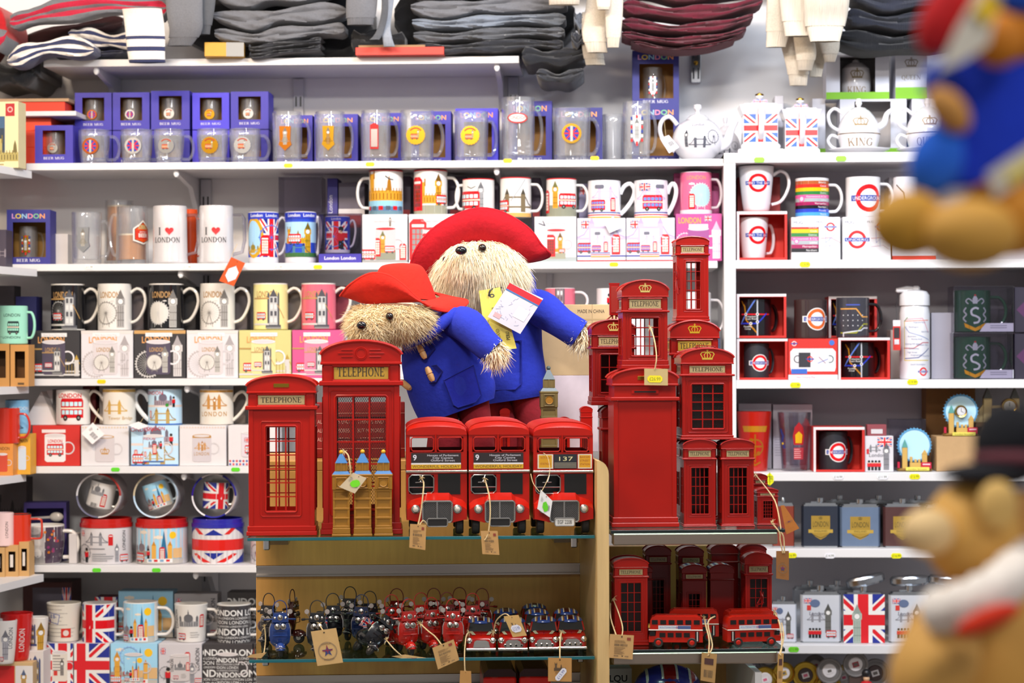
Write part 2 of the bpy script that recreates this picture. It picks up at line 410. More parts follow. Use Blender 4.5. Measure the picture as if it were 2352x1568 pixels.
def m_dome(d, c='8c8c90', c2='5c5c62'):
    """cathedral, 1 wide"""
    d.rect(-.5, 0, .5, .26, c); d.rect(-.22, .26, .22, .42, c); d.circ(0, .42, .22, c2, 18, .2); d.rect(-.03, .6, .03, .74, c2); d.line([(0, .7), (0, .84)], .02, c2)
    for x in (-.42, .42): d.rect(x-.06, .26, x+.06, .46, c2); d.poly([(x-.06, .46), (x+.06, .46), (x, .56)], c2, 0)
    for i in range(8): d.rect(-.44+i*.12, .04, -.41+i*.12, .22, c2, 0)
def m_palace(d, c='d29a2c', c2='a06a14'):
    """parliament, 1 wide"""
    d.rect(-.5, 0, .5, .24, c); d.rect(-.42, 0, -.26, .62, c)
    for x in (-.42, -.26): d.rect(x-.02, .5, x+.02, .72, c2)
    d.poly([(.05, .24), (.17, .24), (.15, .44), (.11, .58), (.07, .44)], c2)
    for i in range(12): d.rect(-.48+i*.085, .2, -.46+i*.085, .3, c2, 0)
    for i in range(12): d.rect(-.46+i*.085, .04, -.43+i*.085, .18, c2, 0)
def m_crown(d, c='c8a24a'):
    """1 wide"""
    d.poly([(-.38, 0), (.38, 0), (.4, .14), (-.4, .14)], c)
    for s in (-1, 1):
        d.line([(s*.36, .14), (s*.5, .4), (s*.4, .54), (s*.15, .56), (0, .5)], .07, c); d.line([(s*.18, .14), (s*.24, .34), (s*.12, .5), (0, .5)], .06, c)
    d.line([(0, .14), (0, .5)], .07, c); d.circ(0, .6, .07, c, 10); d.rect(-.02, .62, .02, .78, c); d.rect(-.08, .68, .08, .72, c)
def m_roundel(d, t='UNDERGROUND', red='d4141c', blue='1b3f9c', white='f6f4f2', edge=False):
    """radius 1"""
    if edge: d.circ(0, 0, 1.1, white, 28); d.rect(-1.5, -.3, 1.5, .3, white)
    d.ring(0, 0, 1, .68, red, 32); d.rect(-1.36, -.21, 1.36, .21, blue)
    if t: d.text(t, 0, -.13, .26, white, wid=2.5)
def m_cloud(d, c='f4f4f4'):
    for x, r in ((-.3, .16), (0, .24), (.28, .18)): d.circ(x, .1, r, c, 12, r*.8)
    d.rect(-.44, -.03, .44, .08, c)
def m_guard(d):
    """guardsman, height 1"""
    d.rect(-.12, 0, .12, .4, '16161a'); d.rect(-.17, .36, .17, .72, RED); d.circ(0, .76, .08, 'e2b48c', 10); d.circ(0, .89, .12, '16161a', 12, .12)
def m_heart(d, c='d8121c'):
    p = [(0.0, -.5)]+[(.5*(sin(t)**3), .44*(13*cos(t)-5*cos(2*t)-2*cos(3*t)-cos(4*t))/14+.05) for t in [radians(a) for a in range(160, -161, -16)]]
    d.poly(p, c)
def m_bars(d, x0, y0, w, h, c='4a3a30', n=18, seed=1):
    R = random.Random(seed); x = x0
    for i in range(n):
        t = w/n*R.uniform(.25, .7); d.rect(x, y0, x+t, y0+h, c, 1 if i == 0 else 0); x += w/n
def m_lines(d, x0, y1, w, n, gap, c='7a6250', seed=1, t=.35):
    R = random.Random(seed)
    for i in range(n): d.rect(x0, y1-i*gap-gap*t, x0+w*R.uniform(.55, 1), y1-i*gap, c, 1 if i == 0 else 0)
def m_star(d, c1='8a2030', c2='303a70', ring='7a6a5a'):
    d.ring(0, 0, 1, .95, ring, 30); d.ring(0, 0, .9, .87, ring, 30)
    P = [((.62 if i % 2 == 0 else .25)*sin(pi*i/5), (.62 if i % 2 == 0 else .25)*cos(pi*i/5)) for i in range(10)]
    d.poly(P, c2); d.line([(0, -.15), (0, .6)], .1, c1); d.line([(-.5, .08), (.5, .08)], .1, c1)
LONCOL = ['d89ad0', 'e6c84a', '9ac8e0', 'e08aa0', '7ab88a', 'e89a5a']
DECO = 'b08a5a'
def deco_city(d, body, ink, kind, hw, h, bus=True, loncol=DECO):
    """the art-deco sights mug; half width hw, height h"""
    d.at(); d.text('LONDON', -hw*.12, h*.7, h*.13, loncol, wid=hw*1.25, bold=1)
    if kind == 'wheel':
        d.at(-hw*.32, h*.37, h*.24); m_wheel(d, ink, 'e6e2da' if body != 'f1ede6' else None, 26)
        d.at(hw*.55, h*.06, h*.82); m_ben(d, 'b9b6b0' if body != 'f1ede6' else 'a8a4a0', '77736f')
        d.at(hw*.08, h*.62, h*.09); m_cloud(d, 'dedad4')
    else:
        d.at(-hw*.35, h*.42, h*.2)
        if bus and body == '17171a': m_wheel(d, 'b0b0ae', None, 20, False)
        d.at(-hw*.45, h*.2, hw*.62); m_bus(d)
        d.at(hw*.3, h*.04, h*.84); m_tower(d, 'c0c0be', '55555a')
        d.at(); d.rect(-hw, h*.66, hw*.05, h*.69, 'b9925a'); d.rect(-hw, h*.1, hw*.05, h*.14, 'd8d6d0')
        d.line([(hw*.5, h*.55), (hw*.95, h*.25)], h*.015, 'b9925a')
        d.rect(-hw*.1, h*.02, hw*.75, h*.06, '8a8a88')
def photo_city(d, hw, h, kind):
    """the red-rimmed photo mug"""
    d.at()
    if kind == 0:
        d.rect(-hw, 0, hw, h*.2, '5a7aa0'); d.at(0, h*.3, hw*1.9, 0); m_palace(d); d.at(); d.rect(-hw, h*.18, hw, h*.31, '8fc4de')
        for i in range(6): d.rect(-hw*.9+i*hw*.32, h*.1, -hw*.7+i*hw*.32, h*.19, ['c8141c', '4a5a6a'][i % 2])
        d.rect(-hw, 0, hw, h*.08, '6a8a98'); d.line([(hw*.05, h*.86), (hw*.2, h*.8), (hw*.38, h*.78)], h*.025, '4a4a4a')
    elif kind == 1:
        d.rect(-hw, 0, hw, h*.2, '9a9a86'); d.at(hw*.2, h*.24, hw*1.5); m_palace(d); d.at(hw*.42, h*.2, h*.72); m_ben(d, 'd8a02c', '8a5a10', '6a4a14')
        d.at(-hw*.62, h*.08, h*.76); m_phone(d, 'c8141c', '7a3028'); d.at(hw*.6, h*.2, hw*.6); m_bus(d)
    elif kind == 2:
        d.rect(-hw, 0, hw, h*.12, 'a8a49a'); d.at(hw*.15, h*.12, h*.8); m_ben(d, 'a8a8aa', '6a6a6e'); d.at(-hw*.5, h*.08, hw*1.2); m_bus(d); d.at(); d.line([(-hw*.5, h*.78), (-hw*.3, h*.72), (-hw*.1, h*.78)], h*.02, '505050')
    elif kind == 3:
        d.rect(-hw, 0, hw, h*.1, 'd8a860'); d.at(0, h*.12, hw*2); m_bridge(d, '7a6a50', '4a4438'); d.at(-hw*.72, h*.1, hw*.8); m_bus(d); d.at(); d.line([(-hw*.2, h*.4), (hw*.2, h*.7), (hw*.5, h*.95)], h*.02, 'a0a4a8')
    elif kind == 4:
        d.rect(-hw, 0, hw, h*.3, '8a8c7a'); d.at(-hw*.3, h*.22, h*.72); m_ben(d, 'd8a02c', '8a5a10', '6a6a3a'); d.at(hw*.4, h*.2, hw*1.0); m_bus(d); d.at(-hw*.9, h*.1, h*.6); m_phone(d)
def cartoon(d, hw, h):
    """flat-colour skyline"""
    d.at(); d.rect(-hw*1.1, 0, hw*1.1, h, '9ed3ee'); d.at(-hw*.6, h*.83, hw*.4); m_cloud(d, 'f6ead8'); d.at(hw*.05, h*.7, hw*.4); m_cloud(d, 'f6ead8')
    d.at(); d.circ(hw*.62, h*.78, h*.1, 'f0c020'); d.poly([(hw*.1, h*.15), (hw*.42, h*.15), (hw*.27, h*.92)], '2f6f96')
    d.at(-hw*.7, h*.2, hw*.8); m_dome(d, 'a89a90', '7a7078')
    for x in (-.12, .5): d.at(); d.rect(hw*x-hw*.09, h*.12, hw*x+hw*.09, h*.5, 'e0a84a'); d.poly([(hw*x-hw*.09, h*.5), (hw*x+hw*.09, h*.5), (hw*x, h*.62)], 'c88a2a')
    d.rect(hw*.62, h*.15, hw*1.05, h*.42, 'd8b07a'); d.at(-hw*.35, h*.12, h*.3); m_guard(d); d.at(hw*.2, h*.1, h*.36); m_phone(d)
    d.at(); d.rect(-hw*1.1, 0, hw*1.1, h*.13, 'b8b4ac'); d.at(-hw*.8, h*.02, hw*.5); m_bus(d); d.at(); d.rect(-hw*.4, h*.03, hw*.6, h*.14, 'f4f4f2')
    for i in range(4): d.rect(-hw*.34+i*hw*.23, h*.06, -hw*.2+i*hw*.23, h*.12, 'cf2a2a' if i % 2 else '7aa0c0', 0)
def sketch(d, hw, h, txt=True):
    """white mug with grey sights and red accents"""
    d.at(0, h*.42, hw*1.2); m_dome(d, '8e8e90', '66666a'); d.at(hw*.82, h*.4, h*.34); m_phone(d); d.at(-hw*.45, h*.06, hw*.55); m_bus(d)
    if txt: d.at(-hw*.82, h*.4, 1, pi/2); d.text('LONDON', h*.22, -h*.05, h*.11, '3a3a3c', wid=h*.5)
    d.at(); m_lines(d, hw*.1, h*.28, hw*.7, 3, h*.06, 'b4b2b0', 3)
def typo(d, hw, h, ink='f4f4f2', seed=3):
    R = random.Random(seed); y = h*.9
    for i, k in enumerate((.15, .06, .09, .05, .17, .06, .09, .06)):
        y -= h*(k+.035); d.text('LONDON LONDON LONDON LOND', -hw*1.3-R.random()*hw*.5, y, h*k, ink, 'l', bold=int(k > .1))
def tubemap(d, hw, h, bg=None):
    d.at()
    if bg: d.rect(-hw, 0, hw, h, bg)
    for pts, c in (([(-.95, .6), (.95, .6)], 'c8202a'), ([(-.95, .95), (-.7, .8), (-.6, .45), (.1, .1)], 'b0761a'), ([(-.95, .36), (.1, .36), (.7, .62)], '2438b8'), ([(-1, .35), (.0, 1)], '5a78c8'), ([(.1, .02), (.1, .98)], 'b4b8c0')):
        d.line([(x*hw, y*h) for x, y in pts], h*.035, c)
    for x, y in ((-.62, .6), (.1, .6), (-.3, .36), (.1, .4)): d.circ(x*hw, y*h, h*.04, WHT, 12); d.circ(x*hw, y*h, h*.02, '17171a', 10)
    d.text('Tottenham', -hw*.3, h*.52, h*.045, WHT); d.text('Court Road', -hw*.3, h*.46, h*.045, WHT); d.text('Piccadilly', -hw*.5, h*.26, h*.045, WHT); d.text('Circus', -hw*.5, h*.2, h*.045, WHT)
def union_mug(d, hw, h, cx=-.15, k=1):
    """a huge flag wrapped round: the crossing off centre"""
    d.at(); W2 = hw*1.25; d.rect(-W2, 0, W2, h, NAVY); x, y = cx*hw, h*.47; t = h
    for s in (-1, 1):
        for q in (-1, 1):
            d.line([(x, y), (x+s*hw*1.6, y+q*h*.62)], t*.2, WHT)
            d.line([(x, y+q*.02*h), (x+s*hw*1.6, y+q*h*.66)], t*.08, 'd3121f')
    d.rect(x-t*.19, 0, x+t*.19, h, WHT); d.rect(-W2, y-t*.19, W2, y+t*.19, WHT, 0); d.rect(x-t*.11, 0, x+t*.11, h, 'd3121f'); d.rect(-W2, y-t*.11, W2, y+t*.11, 'd3121f', 0)
# ------------------------------------------------------------ builders of goods
def pl(px,py,v=0.0,fr=WALL):
 u,z,S=fr.hit(px,py,v);return u,z,S
def arc(x,z,rx,rz,a0,a1,n=14,y=0):
 return[(x+rx*cos(radians(a0+(a1-a0)*i/n)),y,z+rz*sin(radians(a0+(a1-a0)*i/n)))for i in range(n+1)]
def rotz(a):return Matrix.Rotation(a,4,'Z')
def handle_pts(r,h,k,style):
 if style=='C':return[(r*.97,0,h*.84)]+arc(r+k*.35,h*.5,k*.65,h*.34,78,-78,14)+[(r*.97,0,h*.16)]
 if style=='ear':return[(r*.93,0,h*.8),(r+k*.4,0,h*.9),(r+k*.85,0,h*.82),(r+k,0,h*.62),(r+k*.8,0,h*.4),(r+k*.4,0,h*.22),(r*.85,0,h*.16)]
 if style=='curl':return[(r*.97,0,h*.66),(r+k*.25,0,h*.86),(r+k*.7,0,h*.93),(r+k,0,h*.76),(r+k*.85,0,h*.52),(r+k*.4,0,h*.28),(r*.97,0,h*.12)]
 if style=='sq':return[(r*.97,0,h*.82),(r+k*.8,0,h*.82),(r+k,0,h*.72),(r+k,0,h*.3),(r+k*.8,0,h*.2),(r*.97,0,h*.2)]
 return[(r*.97,0,h*.84)]+arc(r+k*.3,h*.5,k*.7,h*.34,80,-80)+[(r*.97,0,h*.16)]
def smooth_pts(P,k=3):
 P=[Vector(p)for p in P];out=[]
 for i in range(len(P)-1):
  a,b,c,d=P[max(i-1,0)],P[i],P[i+1],P[min(i+2,len(P)-1)]
  for j in range(k):
   t=j/k;out.append(.5*((2*b)+(c-a)*t+(2*a-5*b+4*c-d)*t*t+(3*b-a-3*c+d)*t**3))
 return out+[P[-1]]
def mug(px,w,top,py,z,label,out='f1ede6',inn=None,rim=None,base=None,side=1,style='C',k=.4,draw=None,v=.02,fr=WALL,prof='straight',hcol=None,group=None,name='mug',kind='ceramic',turn=0,th=.085,up=0,cat='mug'):
 """px centre of the body, w its width, top and py the pixel rows of rim and foot, z height of its support"""
 u,_,S=pl(px,py,v,fr);r=w/2/S;h=(py-top)/S
 t=thing(name,label,cat,fr.w(u,v+r,z),fr.a,group)
 mo=mat(kind,out);mi=mat(kind,inn or out)
 R={'straight':lambda q:r,'taper':lambda q:r*(.7+.3*min(1,max(0,q/h))**.7),'flare':lambda q:r*(.86+.14*max(0,q/h)**2),
  'round':lambda q:r*(.8+.2*sin(min(1,max(0,q/h)*1.6)*pi/2))}[prof]
 b=MB();zs=[0.003,h*.08,h*.2,h*.4,h*.6,h*.8,h*.96,h-.001]
 b.lathe([(0,0),(R(0)*.93,0),(R(0)*.99,.0015)]+[(R(q),q)for q in zs],mo,40)
 if base:b.lathe([(R(0)*1.004,.001),(R(h*.03)*1.004,h*.03)],mat(kind,base),40)
 mr=mat(kind,rim)if rim else mi
 b.lathe([(R(h),h-.001),(r-.0012,h+.0004),(r-.003,h-.001)],mr,40)
 if rim:b.lathe([(r*1.004,h*.975),(r*1.004,h)],mr,40)
 b.lathe([(r-.003,h-.001),(R(h*.5)-.003,h*.5),(R(0)-.004,.006),(0,.006)],mi,40)
 if draw:b.wrap(draw if isinstance(draw,Dr)else draw(Dr((-r*1.5,0,r*1.5,h*.985)),r,h),R,mat('printg'),0,turn)
 b.build('body',t)
 if k:
  hp=smooth_pts(handle_pts(r,h,k*w/S,style));a=(0 if side>0 else pi)+up
  MB().join(MB().tube(hp,th*r*1.15,mat(kind,hcol or out),10,flat=1.35),rotz(a)).build('handle',t)
 return t
def glass_mug(px,w,top,py,z,label,emblem='disc',ecol='c9bfae',v=.02,fr=WALL,shape='dimple',k=.38,side=1,group='glass beer mugs on the upper shelf',ex=0,face=None,flagged=True):
 u,_,S=pl(px,py,v,fr);r=w/2/S;h=(py-top)/S
 t=thing('glass_beer_mug',label,'beer mug',fr.w(u,v+r,z),fr.a,group);g=mat('glass','fdfeff')
 if shape=='dimple':
  rf=lambda a,q,z2:q*(1-(.05*max(0,cos(9*a))*max(0,sin(min(1,z2/h*1.15)*2*pi))**2 if q>r*.5 else 0))
  R=lambda q:r*(.84+.16*min(1,(q/h)*1.5)**.7)
 elif shape=='panel':
  rf=lambda a,q,z2:q*(1-(.045*abs(cos(4*a))if q>r*.5 and z2<h*.35 else 0));R=lambda q:r
 else:rf=None;R=lambda q:r*(.93+.07*q/h)
 b=MB();zs=[h*i/14 for i in range(1,14)]
 b.lathe([(0,0),(R(0)*.96,0)]+[(R(q),q)for q in zs]+[(R(h),h-.001),(R(h)-.0015,h),(R(h)-.003,h-.001)]+[(R(q)-.0045,q)for q in reversed(zs)if q>h*.12]+[(R(0)*.8,h*.1),(0,h*.09)],g,54,rf=rf)
 b.build('body',t)
 hp=smooth_pts(handle_pts(r,h,k*w/S,'C'));MB().join(MB().tube(hp,r*.11,g,10),rotz(.65 if side>0 else pi)).build('handle',t)
 if emblem:
  e=MB();m=mat('metal',ecol);d=Dr();ez=h*.5;rr=r*.52
  if emblem in('disc','cap'):
   n=40;pts=[]
   for i in range(n):
    q=rr*(1+(.08*(i%2)if emblem=='cap' else 0));pts.append((q*cos(2*pi*i/n),q*sin(2*pi*i/n)))
   e.prism([(x,y+ez)for x,y in pts],-r-.003,-r*.8,m)
   if flagged:
    d.at(0,ez);d.cl=(-rr,ez-rr,rr,ez+rr)
    for i in range(8):
     a=pi/8+i*pi/4;d.poly([(0,0),(rr*.75*cos(a-.3),rr*.75*sin(a-.3)),(rr*.75*cos(a+.3),rr*.75*sin(a+.3))],'2a3a9a',0 if i else 1)
    for a in(0,pi/2,pi/4,-pi/4):d.line([(-rr*.72*cos(a),-rr*.72*sin(a)),(rr*.72*cos(a),rr*.72*sin(a))],rr*.16,'c8282c')
    d.rect(-rr*.13,-rr*.8,rr*.13,rr*.75,'b8b4a8' if ecol!='c8962a' else 'b08a3a')
   else:
    d.ring(0,ez,rr*.84,rr*.7,'a8402a',16,40,140);d.at(-rr*.12,ez-rr*.5,rr*.85);m_bus(d,'b8281c','b89a6a');d.at(rr*.28,ez-rr*.3,rr*.95);m_ben(d,'b8a66a' if ecol=='c8962a' else 'b8b8b4','6a6a60')
  elif emblem=='shield':
   e.prism([(-rr*.75,ez+h*.2),(rr*.75,ez+h*.2),(rr*.68,ez-h*.08),(rr*.85,ez-h*.16),(0,ez-h*.28),(-rr*.85,ez-h*.16),(-rr*.68,ez-h*.08)],-r-.003,-r*.75,m)
   d.at(0,ez-h*.16,h*.34);m_ben(d,'a9a49a' if ecol!='c8962a' else 'a87a24','77726a');d.at(0,ez-h*.12,rr*1.2);m_bridge(d,'8a857a' if ecol!='c8962a' else '8a611a')
  elif emblem=='phone':
   e.prism([(-rr*.55,ez-h*.26),(rr*.55,ez-h*.26),(rr*.55,ez+h*.2),(0,ez+h*.24),(-rr*.55,ez+h*.2)],-r-.003,-r*.85,mat('enamel','b8201c'))
   e.box(-rr*.42,-r-.0045,ez-h*.22,rr*.42,-r-.003,ez+h*.12,m)
  elif emblem=='oval':
   e.prism([(rr*1.2*cos(2*pi*i/30),ez+h*.16+rr*.62*sin(2*pi*i/30))for i in range(30)],-r-.003,-r*.75,mat('enamel','b8201c'))
   e.prism([(rr*1.0*cos(2*pi*i/30),ez+h*.16+rr*.46*sin(2*pi*i/30))for i in range(30)],-r-.0045,-r-.003,m);d.text('LONDON',0,ez+h*.14,h*.05,'5a4a3a')
  elif emblem=='crest':
   for s in(-1,1):
    for q in range(6):e.box(s*rr*.55,-r-.003,ez-h*.2+q*h*.075,s*rr*.85,-r*.8,ez-h*.15+q*h*.075,mat('enamel',['c8282c','ece8e4','2a3a8a'][q%3]))
   e.prism([(-rr*.6,ez+h*.25),(rr*.6,ez+h*.25),(rr*.55,ez-h*.15),(0,ez-h*.28),(-rr*.55,ez-h*.15)],-r-.004,-r*.75,m)
   d.at(0,ez-h*.14,h*.34);m_ben(d,'b4b4b0','7a7a78')
   e.box(-rr*.14,-r-.005,ez+h*.2,rr*.14,-r-.004,ez+h*.25,mat('enamel','c8282c'));e.box(-rr*.14,-r-.005,ez-h*.27,rr*.14,-r-.004,ez-h*.2,mat('enamel','c8282c'))
  e.face(d,-r-.005 if emblem in('oval','crest')else-r-.0032,mat('printg'));e.build('badge',t)
 return t
def card_box(x0,x1,top,py,z,label,col,draw=None,v=.0,depth=.085,fr=WALL,name='mug_box',cat='box',group=None,rz=0,side=None,kind='card',ch=.0008,loc=None):
 """closed box; draw(d, w, h) with x from -w/2 to w/2"""
 u,_,S=pl((x0+x1)/2,py,v,fr);w=(x1-x0)/S;h=(py-top)/S
 b=MB();b.box(-w/2,0,0,w/2,depth,h,mat(kind,col),ch)
 if side:b.box(w/2-.0002,.001,.001,w/2+.0004,depth-.001,h-.001,mat(kind,side))
 if draw:d=Dr((-w/2,0,w/2,h));draw(d,w,h);b.face(d,0,mat('printc'),off=.0003)
 return tag(b.build(name,None,loc or fr.w(u,v,z),fr.a+rz),label,cat,group)
def win_box(x0,x1,top,py,z,label,col,wf=(.2,.26,.8,.86),inside='6a4a16',draw=None,v=.0,depth=.085,fr=WALL,name='window_box',group=None,rz=0,edge=None,cat='box',film=False):
 """box with a cut-out front; wf = window as fractions x0 z0 x1 z1"""
 u,_,S=pl((x0+x1)/2,py,v,fr);w=(x1-x0)/S;h=(py-top)/S
 a,c,e,g=-w/2+w*wf[0],h*wf[1],-w/2+w*wf[2],h*wf[3];m=mat('card',col);mi=mat('card',inside);q=.0012
 t=thing(name,label,cat,fr.w(u,v,z),fr.a+rz,group)
 b=MB();b.box(-w/2,0,0,w/2,depth,q,m);b.box(-w/2,0,h-q,w/2,depth,h,m);b.box(-w/2,depth-q,q,w/2,depth,h-q,m)
 for s in(-1,1):b.box(s*w/2,0,q,s*(w/2-q),depth-q,h-q,m);b.box(s*(w/2-q),.002,q,s*(w/2-q-.0004),depth-q,h-q,mi)
 b.box(-w/2+q,depth-q-.0005,q,w/2-q,depth-q,h-q,mi);b.box(-w/2+q,.002,q,w/2-q,depth-q,q+.0004,mi);b.box(-w/2+q,.002,h-q-.0004,w/2-q,depth-q,h-q,mi)
 b.build('carton',t)
 f=MB();me=mat('card',edge)if edge else m
 f.box(-w/2+q,0,q,a,q,h-q,me);f.box(e,0,q,w/2-q,q,h-q,me);f.box(a,0,q,e,q,c,me);f.box(a,0,g,e,q,h-q,me)
 if draw:d=Dr((-w/2,0,w/2,h));draw(d,w,h);f.face(d,0,mat('printc'),off=.0003)
 f.build('front_panel',t)
 if film:MB().box(a,q,c,e,q+.0003,g,mat('clear','ffffff')).build('window_film',t)
 return t,(u,v+.014,S,w,h)
def sticker(parent,px,py,text='',col='f2e400',v=-.0012,fr=WALL,w=20,h=9,rot=0,ink='4a5a20',name='price_label'):
 u,z,S=pl(px,py,v,fr);w/=S;h/=S;b=MB();k=h*.3
 b.prism([(-w/2,-h/2+k),(-w/2+k,-h/2),(w/2-k,-h/2),(w/2,-h/2+k),(w/2,h/2-k),(w/2-k,h/2),(-w/2+k,h/2),(-w/2,h/2-k)],0,.0006,mat('plastic',col))
 if text:d=Dr();d.text(text,0,-h*.25,h*.5,ink,wid=w*.8);b.face(d,0,mat('print'))
 p=local(parent,fr.w(u,v,z));o=b.build(name,parent,p,fr.a-parent.rotation_euler.z,0);o.rotation_euler.y=rot
 return o
def swing_tag(parent,corners,col='c8a26a',face='back',ties=(),v=-.03,fr=STAND,tw=.0009,seed=1,vt=None,name='swing_tag',hole=True,sticker_=None,knot=True):
 """corners: pixel of top-left, top-right, bottom-right, bottom-left; ties: pixel polylines of the string from hole upward with depth"""
 P=[]
 for i,(px,py)in enumerate(corners):u,z,S=pl(px,py,v,fr);P.append(local(parent,fr.w(u,v,z)))
 a,b_,c,e=P;w=(b_-a).length;h=(a-e).length;R=parent.rotation_euler.z
 nrm=(b_-a).cross(e-a).normalized()
 if nrm.y>0:nrm=-nrm
 b=MB();bk=[p-nrm*.0012 for p in P];b.add(P+bk,[(0,1,2,3),(7,6,5,4),(0,4,5,1),(1,5,6,2),(2,6,7,3),(3,7,4,0)],mat('kraft',col))
 d=Dr((-w/2,-h/2,w/2,h/2));R2=random.Random(seed);ink='6a5238'
 if hole:d.circ(0,h*.42,w*.035,'3a2c1c',10)
 if face=='back':
  d.rect(w*.22,h*.28,w*.38,h*.4,'8a3a2a');m_lines(d,-w*.3,h*.26,w*.5,4,h*.03,ink,seed);m_bars(d,-w*.3,h*.02,w*.56,h*.1,'5a4a38',16,seed);m_lines(d,-w*.3,-h*.03,w*.5,9,h*.035,ink,seed+1)
  d.poly([(w*.0,-h*.37),(w*.05,-h*.42),(w*.1,-h*.37)],'3a2c1c');m_bars(d,-w*.3,-h*.42,w*.2,h*.05,'5a4a38',3,seed);m_bars(d,w*.16,-h*.42,w*.16,h*.05,'6a5a48',4,seed)
 elif face=='star':
  d.at(0,-h*.12,w*.37);m_star(d);d.at();d.text('LONDON',0,h*.17-h*.1,w*.06,ink);d.text('ENGLAND',0,-h*.37,w*.06,ink)
 elif face=='castle':
  d.at(0,-h*.05,w*.5);m_palace(d,'5a4630','4a3826');d.at();m_lines(d,-w*.2,-h*.1,w*.4,2,h*.05,ink,seed)
 elif face=='side':
  d.rect(-w*.3,h*.1,w*.3,h*.32,'4a2c28');m_bars(d,-w*.3,-h*.35,w*.6,h*.26,'5a4a38',10,seed)
 elif face=='price':
  m_bars(d,-w*.1,-h*.2,w*.5,h*.3,'6a6a6a',14,seed);m_lines(d,-w*.36,h*.22,w*.2,5,h*.05,'8a8a88',seed)
 if sticker_:
  sx,sy,sw,sh,sc_,txt,ro,ik=sticker_;d.at(sx*w,sy*h,1,ro);k=sh*h*.3;A,B=sw*w/2,sh*h/2
  d.poly([(-A,-B+k),(-A+k,-B),(A-k,-B),(A,-B+k),(A,B-k),(A-k,B),(-A+k,B),(-A,B-k)],sc_)
  if txt:d.text(txt,0,-B*.5,B*1.0,ik,wid=A*1.5)
 def fn(x,y,o):
  s,q=x/w+.5,.5-y/h
  return a*(1-s)*(1-q)+b_*s*(1-q)+c*s*q+e*(1-s)*q+nrm*o
 b.decal(d,fn,mat('printc'),.0003)
 tg=b.build(name,parent,ang=0)
 if ties:
  s=MB();m=mat('twine','c9b184')
  for line in ties:
   pts=[]
   for px,py,vv in line:u,z,S=pl(px,py,vv,fr);pts.append(local(parent,fr.w(u,vv,z)))
   pts=smooth_pts(pts,4);s.tube(pts,tw,m,6)
   if tw>=.0008:
    for j in range(max(2,len(pts)//2)):
     p=R2.choice(pts);q=Vector((R2.uniform(-1,1),R2.uniform(-1,.3),R2.uniform(-1,1)))*.0035;s.tube([p,p+q*.6,p+q],[.0002,.00018,.0001],m,4)
  if knot:
   px,py,vv=ties[0][-1];u,z,S=pl(px,py,vv,fr);p0=local(parent,fr.w(u,vv,z))
   for j in range(10):
    q=Vector((R2.uniform(-1,1),R2.uniform(-1,.1),R2.uniform(-1,1)))*.007;s.tube([p0,p0+q*.5+Vector((0,0,.001)),p0+q],[.0007,.0006,.0002],m,5)
  s.build('string',tg)
 return tg
